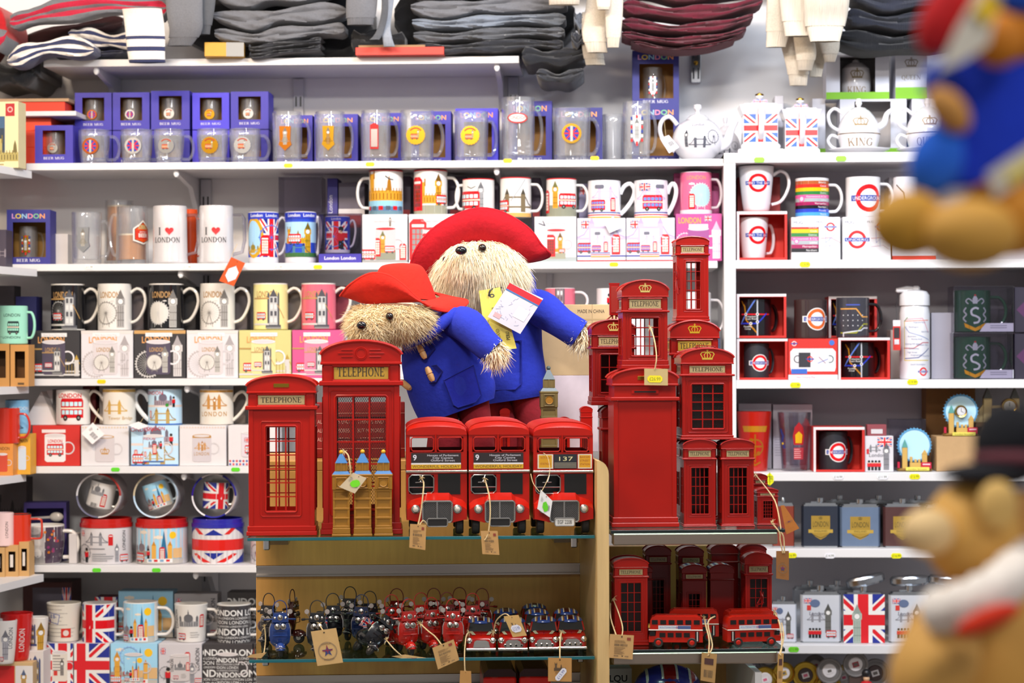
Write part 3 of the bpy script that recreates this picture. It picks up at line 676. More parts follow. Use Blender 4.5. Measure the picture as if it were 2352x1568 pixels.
# ---- telephone box
def ring_wall(b,x0,x1,z0,z1,a,c,e,g,y0,y1,m,ax='y',rc=0):
 """a wall of thickness y0..y1 with a rectangular opening a..e, c..g"""
 q=b.box if ax=='y' else(lambda x0,y0,z0,x1,y1,z1,m,ch=0:b.box(y0,x0,z0,y1,x1,z1,m,ch))
 q(x0,y0,z0,a,y1,z1,m);q(e,y0,z0,x1,y1,z1,m);q(a,y0,z0,e,y1,c,m);q(a,y0,g,e,y1,z1,m)
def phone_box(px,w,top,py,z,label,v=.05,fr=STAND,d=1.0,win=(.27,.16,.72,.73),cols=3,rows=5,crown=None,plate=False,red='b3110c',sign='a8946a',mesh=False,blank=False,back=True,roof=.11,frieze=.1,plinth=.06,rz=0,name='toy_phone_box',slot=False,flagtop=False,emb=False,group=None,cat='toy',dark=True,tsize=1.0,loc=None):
 u,_,S=pl(px,py,v,fr);w/=S;h=(py-top)/S;D=w*d;m=mat('tin',red);hw=w/2
 t=thing(name,label,cat,loc or fr.w(u,v,z),fr.a+rz,group)
 zp,zb,zf=h*plinth,h*(1-roof-frieze),h*(1-roof);bw=hw*.93
 b=MB();b.box(-hw,0,0,hw,D,zp*.45,m,.001);b.box(-hw*.97,w*.015,zp*.45,hw*.97,D-w*.015,zp,m,.001);b.build('plinth',t)
 y0,y1,th=w*.035,D-w*.035,w*.03;b=MB()
 a,c,e,g=-bw+2*bw*win[0],zp+(zb-zp)*win[1],-bw+2*bw*win[2],zp+(zb-zp)*win[3]
 a2,e2=y0+(y1-y0)*.25,y0+(y1-y0)*.75
 if blank:b.box(-bw,y0,zp,bw,y0+th,zb,m)
 else:ring_wall(b,-bw,bw,zp,zb,a,c,e,g,y0,y0+th,m)
 if back:b.box(-bw,y1-th,zp,bw,y1,zb,m)
 else:ring_wall(b,-bw,bw,zp,zb,a,c,e,g,y1-th,y1,m)
 for s in(-1,1):
  if blank:b.box(s*bw,y0+th,zp,s*(bw-th),y1-th,zb,m)
  else:ring_wall(b,y0+th,y1-th,zp,zb,a2,c,e2,g,s*bw,s*(bw-th),m,'x')
 # corner posts and raised frames
 for s in(-1,1):b.box(s*bw*1.0,y0-w*.012,zp,s*bw*.86,y0,zb,m,.0005)
 if not blank:
  q=w*.022
  for o,hh in((.06,.012),(.0,.02)):
   k=w*o;X0,X1,Z0,Z1=a-k-q,e+k+q,c-k-q,g+k+q
   path=[(X0+q,Z0),(X1-q,Z0),(X1,Z0+q),(X1,Z1-q),(X1-q,Z1),(X0+q,Z1),(X0,Z1-q),(X0,Z0+q)]
   b.tube([(x,y0,zz)for x,zz in path],w*hh*.8,m,6,True)
  for s in(-1,1):
   path=[(a2,c),(e2,c),(e2,g),(a2,g)];b.tube([(s*bw,x,zz)for x,zz in path],w*.016,m,6,True)
 b.build('body',t)
 # head: cornice, frieze, arched roof
 b=MB();b.box(-hw*1.02,-w*.01,zb-h*.012,hw*1.02,D+w*.01,zb+h*.012,m,.0012);b.box(-bw*.98,y0*.8,zb,bw*.98,D-y0*.8,zf,m)
 b.box(-hw*.99,0,zf-h*.008,hw*.99,D,zf+h*.006,m,.001);b.build('cornice',t)
 b=MB();rh=h*roof;n=14
 arcp=[(-hw*.97,zf)]+[(-hw*.97*cos(pi*i/n*.9+pi*.05)/cos(pi*.05),zf+rh*.25+rh*.75*sin(pi*i/n*.9+pi*.05))for i in range(n+1)]+[(hw*.97,zf)]
 b.prism(arcp,w*.01,D-w*.01,m)
 lip=[Vector((x*1.02,0,zz+h*.003))for x,zz in arcp[1:-1]];b.tube([p+Vector((0,w*.012,0))for p in lip],w*.025,m,6);b.tube([p+Vector((0,D-w*.012,0))for p in lip],w*.025,m,6)
 if emb:
  for rr in(.075,.06):b.tube([(w*rr*cos(2*pi*i/20),w*.008,zf+rh*.45+w*rr*sin(2*pi*i/20))for i in range(20)],w*.006,m,6,True)
  for s in(-1,1):
   for i in range(3):b.tube([(s*w*.1,w*.006,zf+rh*(.3+.16*i)),(s*w*(.28-.04*abs(i-1)),w*.006,zf+rh*(.3+.16*i))],w*.005,m,5)
 dr=Dr()
 if crown:dr.at(0,zf+rh*.26,w*.25);m_crown(dr,crown)
 if plate:b.box(-w*.11,w*.004,zf+rh*.3,w*.11,w*.012,zf+rh*.55,mat('metal','b08a34'),.001)
 if crown:b.face(dr,w*.009,mat('printg'))
 if flagtop:
  for i in range(n):
   (xa,za),(xb,zb2)=arcp[1+i],arcp[2+i];cc=['3a4a8a','d8d4ce','a82a26','d8d4ce','3a4a8a','d8d4ce','a82a26','a82a26','d8d4ce','3a4a8a','d8d4ce','a82a26','d8d4ce','3a4a8a'][i]
   b.add([(xa,w*.02,za+.0006),(xb,w*.02,zb2+.0006),(xb,D-w*.02,zb2+.0006),(xa,D-w*.02,za+.0006)],[(0,1,2,3)],mat('print'),lin(cc))
 b.build('roof',t)
 if sign:
  sg=MB();sw,sh=w*.33,h*frieze*.3;zc=(zb+zf)/2
  def one(M):
   o=MB();o.box(-sw,-.0006,zc-sh,sw,.0015,zc+sh,mat('plastic',sign),.0004);fr_=h*frieze*.07
   o.tube([(-sw-fr_,-.0005,zc-sh-fr_),(sw+fr_,-.0005,zc-sh-fr_),(sw+fr_,-.0005,zc+sh+fr_),(-sw-fr_,-.0005,zc+sh+fr_)],fr_,m,6,True)
   q=Dr();q.text('TELEPHONE',0,zc-sh*.52,sh*1.1*tsize,'2a2016',serif=1,wid=sw*1.75);o.face(q,-.0006,mat('print'));sg.join(o,M)
  one(Matrix.Translation((0,y0*.8,0)))
  for s in(-1,1):one(Matrix.Translation((s*bw*.98,D/2,0))@rotz(s*pi/2))
  sg.build('sign',t)
 if slot:
  b=MB();zc=(zb+zf)/2;b.box(-w*.2,y0*.8-.001,zc-h*.012,w*.2,y0*.8,zc+h*.014,m,.0004);b.box(-w*.16,y0*.8-.0016,zc-h*.004,w*.16,y0*.8-.001,zc+h*.006,mat('plastic','0c0606'));b.build('coin_slot',t)
 if not blank:
  b=MB();bt=w*.011
  def bars(M,A,E):
   o=MB()
   for i in range(1,cols):x=A+(E-A)*i/cols;o.box(x-bt,0,c,x+bt,bt*1.6,g,m)
   for j in range(1,rows):zz=c+(g-c)*j/rows;o.box(A,bt*.3,zz-bt*.8,E,bt*1.3,zz+bt*.8,m)
   b.join(o,M)
  bars(Matrix.Translation((0,y0+th*.4,0)),a,e)
  if not back:bars(Matrix.Translation((0,y1-th*.8,0)),a,e)
  for s in(-1,1):bars(Matrix.Translation((s*(bw-th*.6),0,0))@rotz(pi/2),a2,e2)
  b.build('glazing_bars',t)
  if mesh:
   b=MB();mm=mat('metal','4a3a34');p=w*.028
   d_=Dr((a,c,e,g))
   for i in range(-40,60):
    d_.line([(a+i*p,c),(a+i*p+(g-c)*.62,g)],w*.005,'1d1412',0);d_.line([(a+i*p,g),(a+i*p+(g-c)*.62,c)],w*.005,'1d1412',0)
   b.face(d_,y0+th*1.3,mat('print'));b.build('wire_mesh',t,ang=0)
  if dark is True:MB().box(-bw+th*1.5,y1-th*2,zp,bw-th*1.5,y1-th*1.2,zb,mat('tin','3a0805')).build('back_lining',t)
 return t
# ------------------------------------------------------------ the room shell
b=MB();b.box(-3.2,.30,0,3.2,.36,3.1,mat('wall','e2e1e2'));struct(b,'wall_back')
b=MB();b.box(-3.2,-7,-.05,3.2,.36,0,mat('card','8a8580'));struct(b,'floor')
b=MB();b.box(-1.62,-7,0,-1.56,.30,3.1,mat('wall','c9c0b6'));struct(b,'wall_left')
SW=mat('white','eeedee')
def zrow(px,py,v=0,fr=WALL):return fr.hit(px,py,v)[1]
ZA,ZB,ZC,ZD,ZE,ZG=[zrow(600,p)for p in(371,603.5,868,1070,1298,1575)]
Z1=zrow(600,133,.03)
PA,PB,PC,PD,PE,PG=371,603.5,868,1070,1298,1575
def board(x0,x1,py,z,label,v0=0,brackets=(),t=.0175):
 u0=pl(x0,py,v0)[0];u1=pl(x1,py,v0)[0];uc=(u0+u1)/2
 r=thing('shelf_board',label,'shelf',(uc,v0,z-t),0,'white wall shelf boards')
 MB().box(u0-uc,0,0,u1-uc,.2995-v0,t-.0005,SW,.0008).build('board',r)
 for x in brackets:
  u=pl(x,py,.02)[0]-uc;q=MB();q.prism([(.02,0),(.295-v0,0),(.295-v0,-.085),(.275-v0,-.085),(.2-v0,-.03),(.03,-.011)],u-.006,u+.006,mat('white','e4e3e6'),'x')
  q.ell((u,.018,-.008),(.007,.005,.01),mat('plastic','e8e8ea'),10,6);q.build('bracket',r)
 return r
sb1=board(100,1192,133,Z1,'topmost white shelf board, carrying the grey sweatshirts',.03,(215,1140))
sba=board(60,1662,PA,ZA,'long white shelf board under the glass beer mugs',0,(405,1141))
sbb=board(15,1648,PB,ZB,'white shelf board under the frosted heart mugs',0,(415,1190))
sbc=board(65,1662,PC,ZC,'white shelf board under the row of art-deco mug boxes',0,(430,))
sbd=board(60,1662,PD,ZD,'white shelf board under the red bus mug box',0,(423,))
sbe=board(65,1662,PE,ZE,'white shelf board under the round gift tins',0,(450,))
sbg=board(60,1662,PG,ZG,'white shelf board at the bottom edge, under the flag mug boxes',0,())
for px,py,c in((662,380,'f0d000'),(850,377,'f0d000'),(1166,369,'f0d000'),(1366,363,'f0d000')):sticker(sba,px,py,'',c)
for px,py,c,t in((730,613,'f0d000',''),(1410,607,'f0d000',''),(205,613,'eeeeee','£11.99'),(430,613,'eeeeee','£11.99'),(640,613,'eeeeee','£11.99')):sticker(sbb,px,py,t,c)
sticker(sbc,233,876,'£11.99','f0d000',ink='c8b000')
for px in(265,541):sticker(sbd,px,1078,'','5fd02a')
for px in(222,359):sticker(sbe,px,1309,'','5fd02a')
def upright(px,z0,z1,label,w=.026,px2=None,slots=True):
 u=pl(px,600,.3)[0];b=MB();b.box(-w/2,-.012,0,w/2,0,z1-z0,mat('white','c3c3c8'),.001)
 if slots:
  n=int((z1-z0)/.05)
  for i in range(n):
   for s in(-1,1):b.box(s*w*.22-.002,-.0126,.012+i*.05,s*w*.22+.002,-.012,.037+i*.05,mat('plastic','2a2a2e'))
 return tag(b.build('slotted_upright',None,(u,.299,z0)),label,'shelf upright','slotted shelf uprights on the back wall')
upright(475,.3,ZA-.02,'slotted metal upright on the wall above the yellow and pink tower mugs')
upright(688,ZA+.001,Z1-.02,'slotted metal upright on the wall behind the tall glass beer mugs')
upright(1180,ZA+.001,Z1-.02,'slotted metal upright at the right end of the topmost shelf')
upright(1262,.3,ZA-.02,'dark slotted upright behind the two plush bears',.014,slots=False)
b=MB();b.box(-.013,-.012,-.05,.013,0,.05,mat('metal','b9bcc4'),.002)
for s in(-1,1):b.box(s*.006-.002,-.0128,-.04,s*.006+.002,-.012,-.012,mat('plastic','3a3c44'));b.box(s*.006-.002,-.0128,.01,s*.006+.002,-.012,.04,mat('plastic','3a3c44'))
b.ell((0,-.012,0),(.006,.004,.006),mat('metal','b08a34'),10,6)
u,z,S=pl(1598,146,.298);tag(b.build('wall_bracket',None,(u,.2985,z)),'small chrome bracket screwed to the white wall','bracket')
# cabinet on the right
RT=(352,597,872,1084,1259,1479);ZR=[zrow(1690,p)for p in RT];ZR7=zrow(1690,1625)
u0,u1,u2=pl(1663,800)[0],pl(1690,800)[0],pl(2440,800)[0]
cab=thing('display_cabinet','white open cabinet of souvenir shelves behind the hanging bears','cabinet',(u0,0,0))
MB().box(0,-.012,0,u1-u0,.29,ZR[0],SW,.001).build('side_panel',cab);MB().box(u2-u0,-.012,0,u2-u0+.025,.29,ZR[0],SW,.001).build('side_panel',cab)
MB().box(u1-u0,.275,.3,u2-u0,.29,ZR[0]-.024,mat('wall','c9c6cc')).build('back_panel',cab)
MB().box(0,-.014,ZR[0]-.024,u2-u0+.025,.295,ZR[0]-.0006,SW,.001).build('top_board',cab)
for z in ZR[1:]+[ZR7]:MB().box(u1-u0,-.008,z-.021,u2-u0,.2745,z-.0006,SW,.001).build('shelf',cab)
for px,py,t,c in((1744,367,'','8fdc3a'),(1932,364,'','8fdc3a'),(1849,607,'£14.99','e6e200'),(1827,884,'£11.99','e6e200'),(2096,877,'£19.99','e6e200'),(1925,1095,'£14.99','e8e8ee'),(2027,1095,'£11.99','e8e8ee'),
 (2101,1094,'£12.99','e6e200'),(1818,1275,'£16.99','e6e200'),(1906,1276,'£14.99','e8e8ee'),(2059,1276,'£16.99','e6e200'),(1823,1491,'£11.99','6fd42a')):
 sticker(cab,px,py,t,c,v=-.016 if py<400 else-.0095,w=24,h=12)
sticker(cab,1768,1100,'£7.99','e8ea10',v=-.0095,w=18,h=32)
# side shelves in the left corner
SA=radians(-9.5);dirx=Vector((-sin(-SA),-cos(SA),0))
ZS={}
for k,px,py,what in(('a',73,393,'beside the patterned tin'),('b',85,618,'above the mint green mug'),('c',66,886,'under the small kraft gift boxes'),('d',60,1088,'under the orange mug boxes'),('e',100,1318,'under the small kraft window boxes'),('g',66,1590,'under the red mugs')):
 u,z,S=pl(px,py,-.03);ZS[k]=z;b=MB()
 P=[Vector((0,0,0)),dirx*.55,dirx*.55+Vector((-.3,0,0)),Vector((-.3,0,0))];b.prism([(p.x,p.y)for p in P],-.0175,0,SW,'z')
 tag(b.build('side_shelf_board',None,(u,-.03,z)),'white corner shelf board at the left edge '+what,'shelf','corner shelf boards at the left edge')
# ------------------------------------------------------------ display stand (frame STAND: u along, v away)
WD=mat('wood','c08f4a');PV=.34
sz=zrow(900,1232,0,STAND);sz2=zrow(900,1511,0,STAND);ztop=zrow(900,1056,PV,STAND)
a0=STAND.hit(588,1300,PV)[0];a1=STAND.hit(1342,1300,PV)[0];e0=STAND.hit(1372,1300,-.02)[0];e1=STAND.hit(1399,1300,-.02)[0];r1=STAND.hit(1682,1540,PV)[0]
ds=thing('display_stand','maple slat-wall display stand carrying the red phone boxes and buses','display stand',STAND.w(a0,0,0),STAND.a)
W_=a1-a0;zs1=zrow(900,1309,PV,STAND);zs2=zrow(900,1561,PV,STAND);q=.0105
b=MB();zz=0.0
for z0,z1 in((0.12,zs2-q),(zs2+q,zs1-q),(zs1+q,ztop-.02)):b.box(0,PV,z0,W_,PV+.02,z1,WD,.001)
b.build('slat_panel',ds)
for z in(zs2,zs1):
 b=MB();al=mat('alu','b9b0a8');b.box(0,PV+.008,z-q,W_,PV+.02,z+q,al);b.box(0,PV-.002,z+q-.003,W_,PV+.01,z+q,al);b.box(0,PV-.002,z-q,W_,PV+.01,z-q+.003,al);b.build('slat_insert',ds)
MB().box(0,PV,ztop-.02,W_+.018,PV+.36,ztop,WD,.002).build('top_board',ds)
MB().box(0,.02,0,W_,PV+.36,.12,mat('wood','9a7440')).build('base',ds)
b=MB();pz=zrow(1385,1058,-.02,STAND);ew=e1-e0;x=e0-a0;rr=ew*.9
b.prism([(x,0),(x+ew,0),(x+ew,pz-rr*1.3)]+[(x+ew-rr+rr*cos(radians(t)),pz-rr*1.3+rr*1.3*sin(radians(t)))for t in range(15,91,15)]+[(x,pz)],-.02,PV+.02,mat('wood','cdae78'));b.build('end_panel',ds)
b=MB();b.box(W_+.002,PV,.12,x-.0005,PV+.01,ztop-.021,mat('alu','8a7a68'));b.build('corner_profile',ds)
rz1=zrow(1600,1216,-.02,STAND);rz2=zrow(1600,1490,-.02,STAND)
b=MB();b.box(x+ew,PV,.12,r1-a0,PV+.02,rz1-.06,mat('wood','c08f4a'),.001);b.build('back_panel',ds)
b=MB();b.box(r1-a0-.012,-.0,0,r1-a0+.0,PV,rz2-.045,SW);b.build('white_upright',ds)
AQ=mat('glass','cfe6e0');ED=mat('plastic','14606a');EDk=mat('plastic','0c1a1a')
def glass_shelf(x0,x1,py,z,label,v0=0,depth=.33,rail=False,clips=(),ed=ED):
 u0=STAND.hit(x0,py,v0)[0];u1=STAND.hit(x1,py,v0)[0];w=u1-u0
 t=thing('glass_shelf',label,'shelf',STAND.w(u0,v0,z-.006),STAND.a,'glass shelves of the display stand')
 MB().box(0,.0008,0,w,depth,.006,AQ).build('pane',t);MB().box(0,-.0004,0.0004,w,.0008,.0056,ed,.0003).build('polished_edge',t)
 if rail:b=MB();b.box(.004,.004,-.021,w-.012,.03,-.0002,mat('alu','a8988a'),.002);b.box(.004,.03,-.006,.02,depth,-.0002,mat('alu','9a8c80'));b.build('rail',t)
 for cx,wd in clips:
  b=MB();u=STAND.hit(cx,py,.25)[0]-u0;m=mat('metal','c6c4c2');b.box(u,.22,-.026,u+.045,depth,-.0005,mat('clear','dddddd'));b.box(u+wd,.2,-.034,u+wd+.012,.22,-.0005,m,.002);b.build('shelf_clip',t)
 return t
glass_shelf(568,1366,1232,sz,'upper glass shelf holding the red buses and phone boxes',0,.335,clips=((608,.0),(1270,.03)))
glass_shelf(572,1366,1511,sz2,'lower glass shelf holding the toy scooters and mini cars',0,.335,clips=((606,.0),(1284,.03)))
glass_shelf(1403,1803,1216,rz1,'glass shelf with metal rail under the stacked phone boxes',-.02,.345,True,ed=EDk)
glass_shelf(1403,1803,1490,rz2,'glass shelf with metal rail under the small red buses',-.02,.345,True,ed=EDk)
sz+=.0005;sz2+=.0005;rz1+=.0005;rz2+=.0005;ztop+=.0005 # goods rest a hair above the glass
# ------------------------------------------------------------ glass beer mugs and their boxes (upper shelf)
PUR='3a33a0';PUR2='4338c8';INS='a06e1e'
def beer_print(d,w,h,big=False,t2='BEER MUG'):
 if big:d.text('LONDON',0,h*.84,h*.085,'ffffff',bold=1,cols=LONCOL,wid=w*.78)
 d.text(t2,0,h*(.045 if big else.12),h*(.055 if big else.065),'f0eef6',serif=1,wid=w*.55)
def beer_box(x0,x1,top,py,z,label,v=.115,col=PUR,big=False,ecol=None,kind='cap',fl=False,shape='dimple',wf=None,group='boxed glass beer mugs',mugl=None,rz=0):
 t,(u,vv,S,w,h)=win_box(x0,x1,top,py,z,label,col,wf or((.15,.13,.88,.76)if big else(.2,.25,.8,.87)),INS,lambda d,w,h:beer_print(d,w,h,big),v=v,group=group,name='beer_mug_box',rz=rz)
 if ecol:
  k=.5 if not big else.42;cx=(x0+x1)/2-(.03 if not big else.06)*(x1-x0)
  glass_mug(cx,(x1-x0)*k,top+(py-top)*(.16 if not big else.28),py-2,z+.0018,mugl,kind,ecol,vv,flagged=fl,shape=shape,group='glass mugs inside their boxes',k=.3)
 return t
nm=['leftmost','second','middle','fourth','rightmost']
E=[('b8622a','disc',True,'bronze flag badge'),('c4c6c8','disc',True,'silver flag badge'),('c4c6c8','cap',False,'silver bottle-cap badge'),('c8962a','cap',False,'gold bottle-cap badge'),('c4c6c8','cap',False,'silver cap badge')]
hb=(371-287)/pl(400,371,.115)[2]
bx=[(172,257),(259,344),(347,436),(442,527),(530,617)]
for i,(x0,x1)in enumerate(bx):
 win_box(x0,x1,289,371,ZA,f'{nm[i]} purple mug box of the lower row, behind a dimpled glass mug',PUR if i!=3 else PUR2,(.2,.25,.8,.87),INS,lambda d,w,h:beer_print(d,w,h),v=.115,name='beer_mug_box',group='boxed glass beer mugs')
 c,k,f,nme=E[i]
 beer_box(x0,x1,371-(287-[201,201,198,203,201][i])*1.0,371,ZA+hb,f'{nm[i]} purple beer mug box in the stacked upper row',col=PUR if i!=3 else PUR2,ecol=c,kind=k,fl=f,mugl=f'glass mug with {nme} inside the {nm[i]} stacked box')
beer_box(80,168,282,371,ZA,'purple beer mug box standing alone beside the red boxes',v=.03,ecol='c4c6c8',mugl='glass mug with silver cap badge inside the lone purple box')
FM=[(208,72,'disc','b8622a',True,'bronze flag badge'),(306,74,'disc','c4c6c8',True,'silver flag badge'),(382,70,'disc','a8aaac',False,'plain silver skyline badge'),(482,72,'cap','c8962a',False,'gold bottle-cap badge'),(557,72,'cap','c4c6c8',False,'silver cap badge and red figure')]
for i,(x,w,e,c,f,nme)in enumerate(FM):
 glass_mug(x,w,291,371,ZA,f'dimpled glass mug with {nme}, {["first", "second", "third", "fourth", "fifth"][i]} before the purple boxes',e,c,flagged=f)
# tall mugs further right
for x,w,top,e,c,f,sh,nme in((655,68,253,'shield','c87a2a',0,'panel','a copper tower shield'),(754,68,253,'shield','c8962a',0,'panel','a gold tower shield'),(860,68,251,'phone','b8a9a4',0,'panel','a red phone box badge'),
 (955,80,251,'cap','c8962a',0,'taper','a gold cap badge before the speckled box'),(1080,80,249,'cap','c8962a',0,'taper','a gold cap badge before the tall purple box'),(1189,76,218,'oval','c8a0a0',0,'panel','an oval red badge, tallest'),(1313,88,243,'disc','a8802a',1,'taper','a brass flag medallion'),
 (1463,64,231,'crest','c4c6c8',0,'panel','a silver flag-ribboned crest')):
 glass_mug(x,w,top,371 if x<1000 else 366,ZA,f'tall glass beer mug with {nme}',e,c,flagged=bool(f),shape=sh,v=.02 if x!=1463 else.01)
glass_mug(1410,52,250,364,ZA,'plain glass beer mug between the medallion and crest mugs',None,v=.11,shape='taper')
for x0,x1,top,col,nme,e in((636,718,256,PUR,'behind the copper shield mug',None),(722,822,254,PUR,'behind the gold shield mug',None),(830,928,252,PUR,'behind the phone box badge mug',None),(944,1036,249,PUR,'behind the gold cap mug',None),
 (1046,1144,238,PUR2,'brightest, behind the tallest glass mug',None),(1168,1268,222,'2f2b8c','behind the oval badge mug',None),(1276,1384,238,'2a2a78','behind the brass medallion mug',None)):
 win_box(x0,x1,top,371 if x0<1000 else 366,ZA,f'purple mug box {nme}',col,(.2,.13,.86,.76),INS,lambda d,w,h:beer_print(d,w,h,True),v=.115,name='beer_mug_box',group='boxed glass beer mugs')
h2=(364-231)/pl(1500,364,.13)[2]
t,_=win_box(1452,1560,231,364,ZA,'navy mug box under the shiny one beside the teapot','25267a',(.15,.13,.88,.76),INS,lambda d,w,h:beer_print(d,w,h,True),v=.13,name='beer_mug_box',group='boxed glass beer mugs')
beer_box(1453,1560,364-126,364,ZA+h2,'shiny navy beer mug box on top, under the maroon jumpers',v=.13,col='25267a',big=True,ecol='d0d2d4',kind='crest',shape='panel',mugl='glass mug with silver crest inside the shiny navy box')
# teapots
def teapot(px,w,top,py,z,label,draw,v=.03,side=1,on_cup=False,name='teapot',group=None):
 """w = body width"""
 u,_,S=pl(px,py,v);r=w/2/S;h=(py-top)/S
 t=thing(name,label,'teapot',WALL.w(u,v+r,z),0,group);m=mat('ceramic','eceaf0')
 bh=h*.72;R=lambda q:r*sqrt(max(.02,1-((q/bh-.5)/.56)**2))
 b=MB();b.lathe([(0,0),(R(0)*.9,0)]+[(R(bh*i/14),bh*i/14)for i in range(15)]+[(r*.42,bh),(r*.3,bh*1.0)],m,40);d=Dr((-r*1.3,0,r*1.3,bh));draw(d,r,bh)
 b.wrap(d,lambda q:R(q),mat('printg'));b.build('body',t)
 b=MB();b.lathe([(r*.46,bh*.985),(r*.44,bh*1.02),(r*.3,bh*1.1),(r*.1,bh*1.15),(r*.08,bh*1.2),(r*.16,bh*1.27),(r*.15,bh*1.36),(0,h)],m,30);b.build('lid',t)
 sp=smooth_pts([(r*.75,0,bh*.35),(r*1.12,0,bh*.45),(r*1.3,0,bh*.75),(r*1.52,0,bh*.98)],5);n=len(sp)
 MB().join(MB().tube(sp,[r*(.26-.17*i/n)for i in range(n)],m,12),rotz(0 if side>0 else pi)).build('spout',t)
 hp=smooth_pts([(r*.8,0,bh*.88),(r*1.1,0,bh*1.08),(r*1.4,0,bh*.98),(r*1.48,0,bh*.72),(r*1.25,0,bh*.4),(r*.9,0,bh*.24)],5)
 MB().join(MB().tube(hp,r*.085,m,10),rotz(pi if side>0 else 0)).build('handle',t)
 return t
def tp_city(d,r,h):
 d.text('London',0,h*.8,h*.085,'3a3c4c');d.at(-r*.5,h*.3,h*.42);m_ben(d,'6a6c74','3c3e46');d.at(r*.05,h*.28,r*.9);m_bridge(d,'5a5c66','44464e');d.at(r*.62,h*.55,r*.26);m_wheel(d,'54565e',None,18)
tp=teapot(1605,118,216,349,ZA+.0,'round white teapot with grey sketch of sights',tp_city,v=.006)
swing_tag(tp,[(1516,318),(1536,310),(1560,338),(1537,352)],'e4e4ec','price',[[(1530,316,.02),(1526,280,.03),(1527,262,.04)]],v=.01,fr=WALL,tw=.0004,knot=False)
teapot(1668,70,238,352,ZA,'second white teapot half hidden behind the sketched one',tp_city,v=.19)
def jack_teapot(px,w,top,py,z,label):
 u,_,S=pl(px,py,.03);w/=S;h=(py-top)/S;t=thing('square_teapot',label,'teapot',WALL.w(u,.03+w/2,z),0,'square flag teapots');m=mat('ceramic','efedf2');hw=w/2*.8
 b=MB();b.box(-hw*1.12,-hw*1.12,0,hw*1.12,hw*1.12,h*.1,m,.004);b.box(-hw,-hw,h*.08,hw,hw,h*.62,m,.004)
 vs=[(-hw,-hw),(hw,-hw),(hw,hw),(-hw,hw)];k=1.22
 b.add([(x,y,h*.6)for x,y in vs]+[(x*k,y*k,h*.76)for x,y in vs]+[(x*k*.9,y*k*.9,h*.76)for x,y in vs],[(0,1,5,4),(1,2,6,5),(2,3,7,6),(3,0,4,7),(4,5,9,8),(5,6,10,9),(6,7,11,10),(7,4,8,11),(8,9,10,11)],m)
 d=Dr();m_flag(d,-hw*.96,h*.13,hw*1.92,h*.47,'2f5fd0');b.face(d,-hw,mat('printg'),off=.0004);b.build('body',t)
 b=MB();b.box(-hw*.95,-hw*.95,h*.76,hw*.95,hw*.95,h*.79,m,.003);b.ell((0,0,h*.79),(hw*.62,hw*.62,h*.09),m,18,10);d=Dr();m_flag(d,-hw*.4,h*.79,hw*.8,h*.07,'2f5fd0');b.face(d,-hw*.62,mat('printg'));b.build('lid',t)
 b=MB();b.lathe([(0,h*.88),(hw*.1,h*.88),(hw*.24,h*.91),(hw*.26,h*.94)],m,16);b.lathe([(hw*.26,h*.94),(hw*.24,h*.97),(0,h)],mat('metal','c89a3a'),16);b.build('knob',t)
 b=MB();b.tube(smooth_pts([(0,-hw*.98,h*.66),(0,-hw*1.5,h*.7),(0,-hw*1.8,h*.55),(0,-hw*1.6,h*.3),(0,-hw*.98,h*.2)],4),hw*.13,m,10,flat=1.3);b.build('handle',t)
 return t
b=MB();u,z,S=pl(1748,352,.02);b.box(-.055,0,0,.055,.11,.012,mat('ceramic','eceaf0'),.003);tag(b.build('white_tile_stand',None,WALL.w(u,.012,ZR[0])),'flat white tile under the taller flag teapot','stand')
jack_teapot(1748,100,205,341,ZR[0]+.012,'square flag teapot standing on a white tile')
jack_teapot(1842,94,219,355,ZR[0],'square flag teapot standing straight on the shelf')
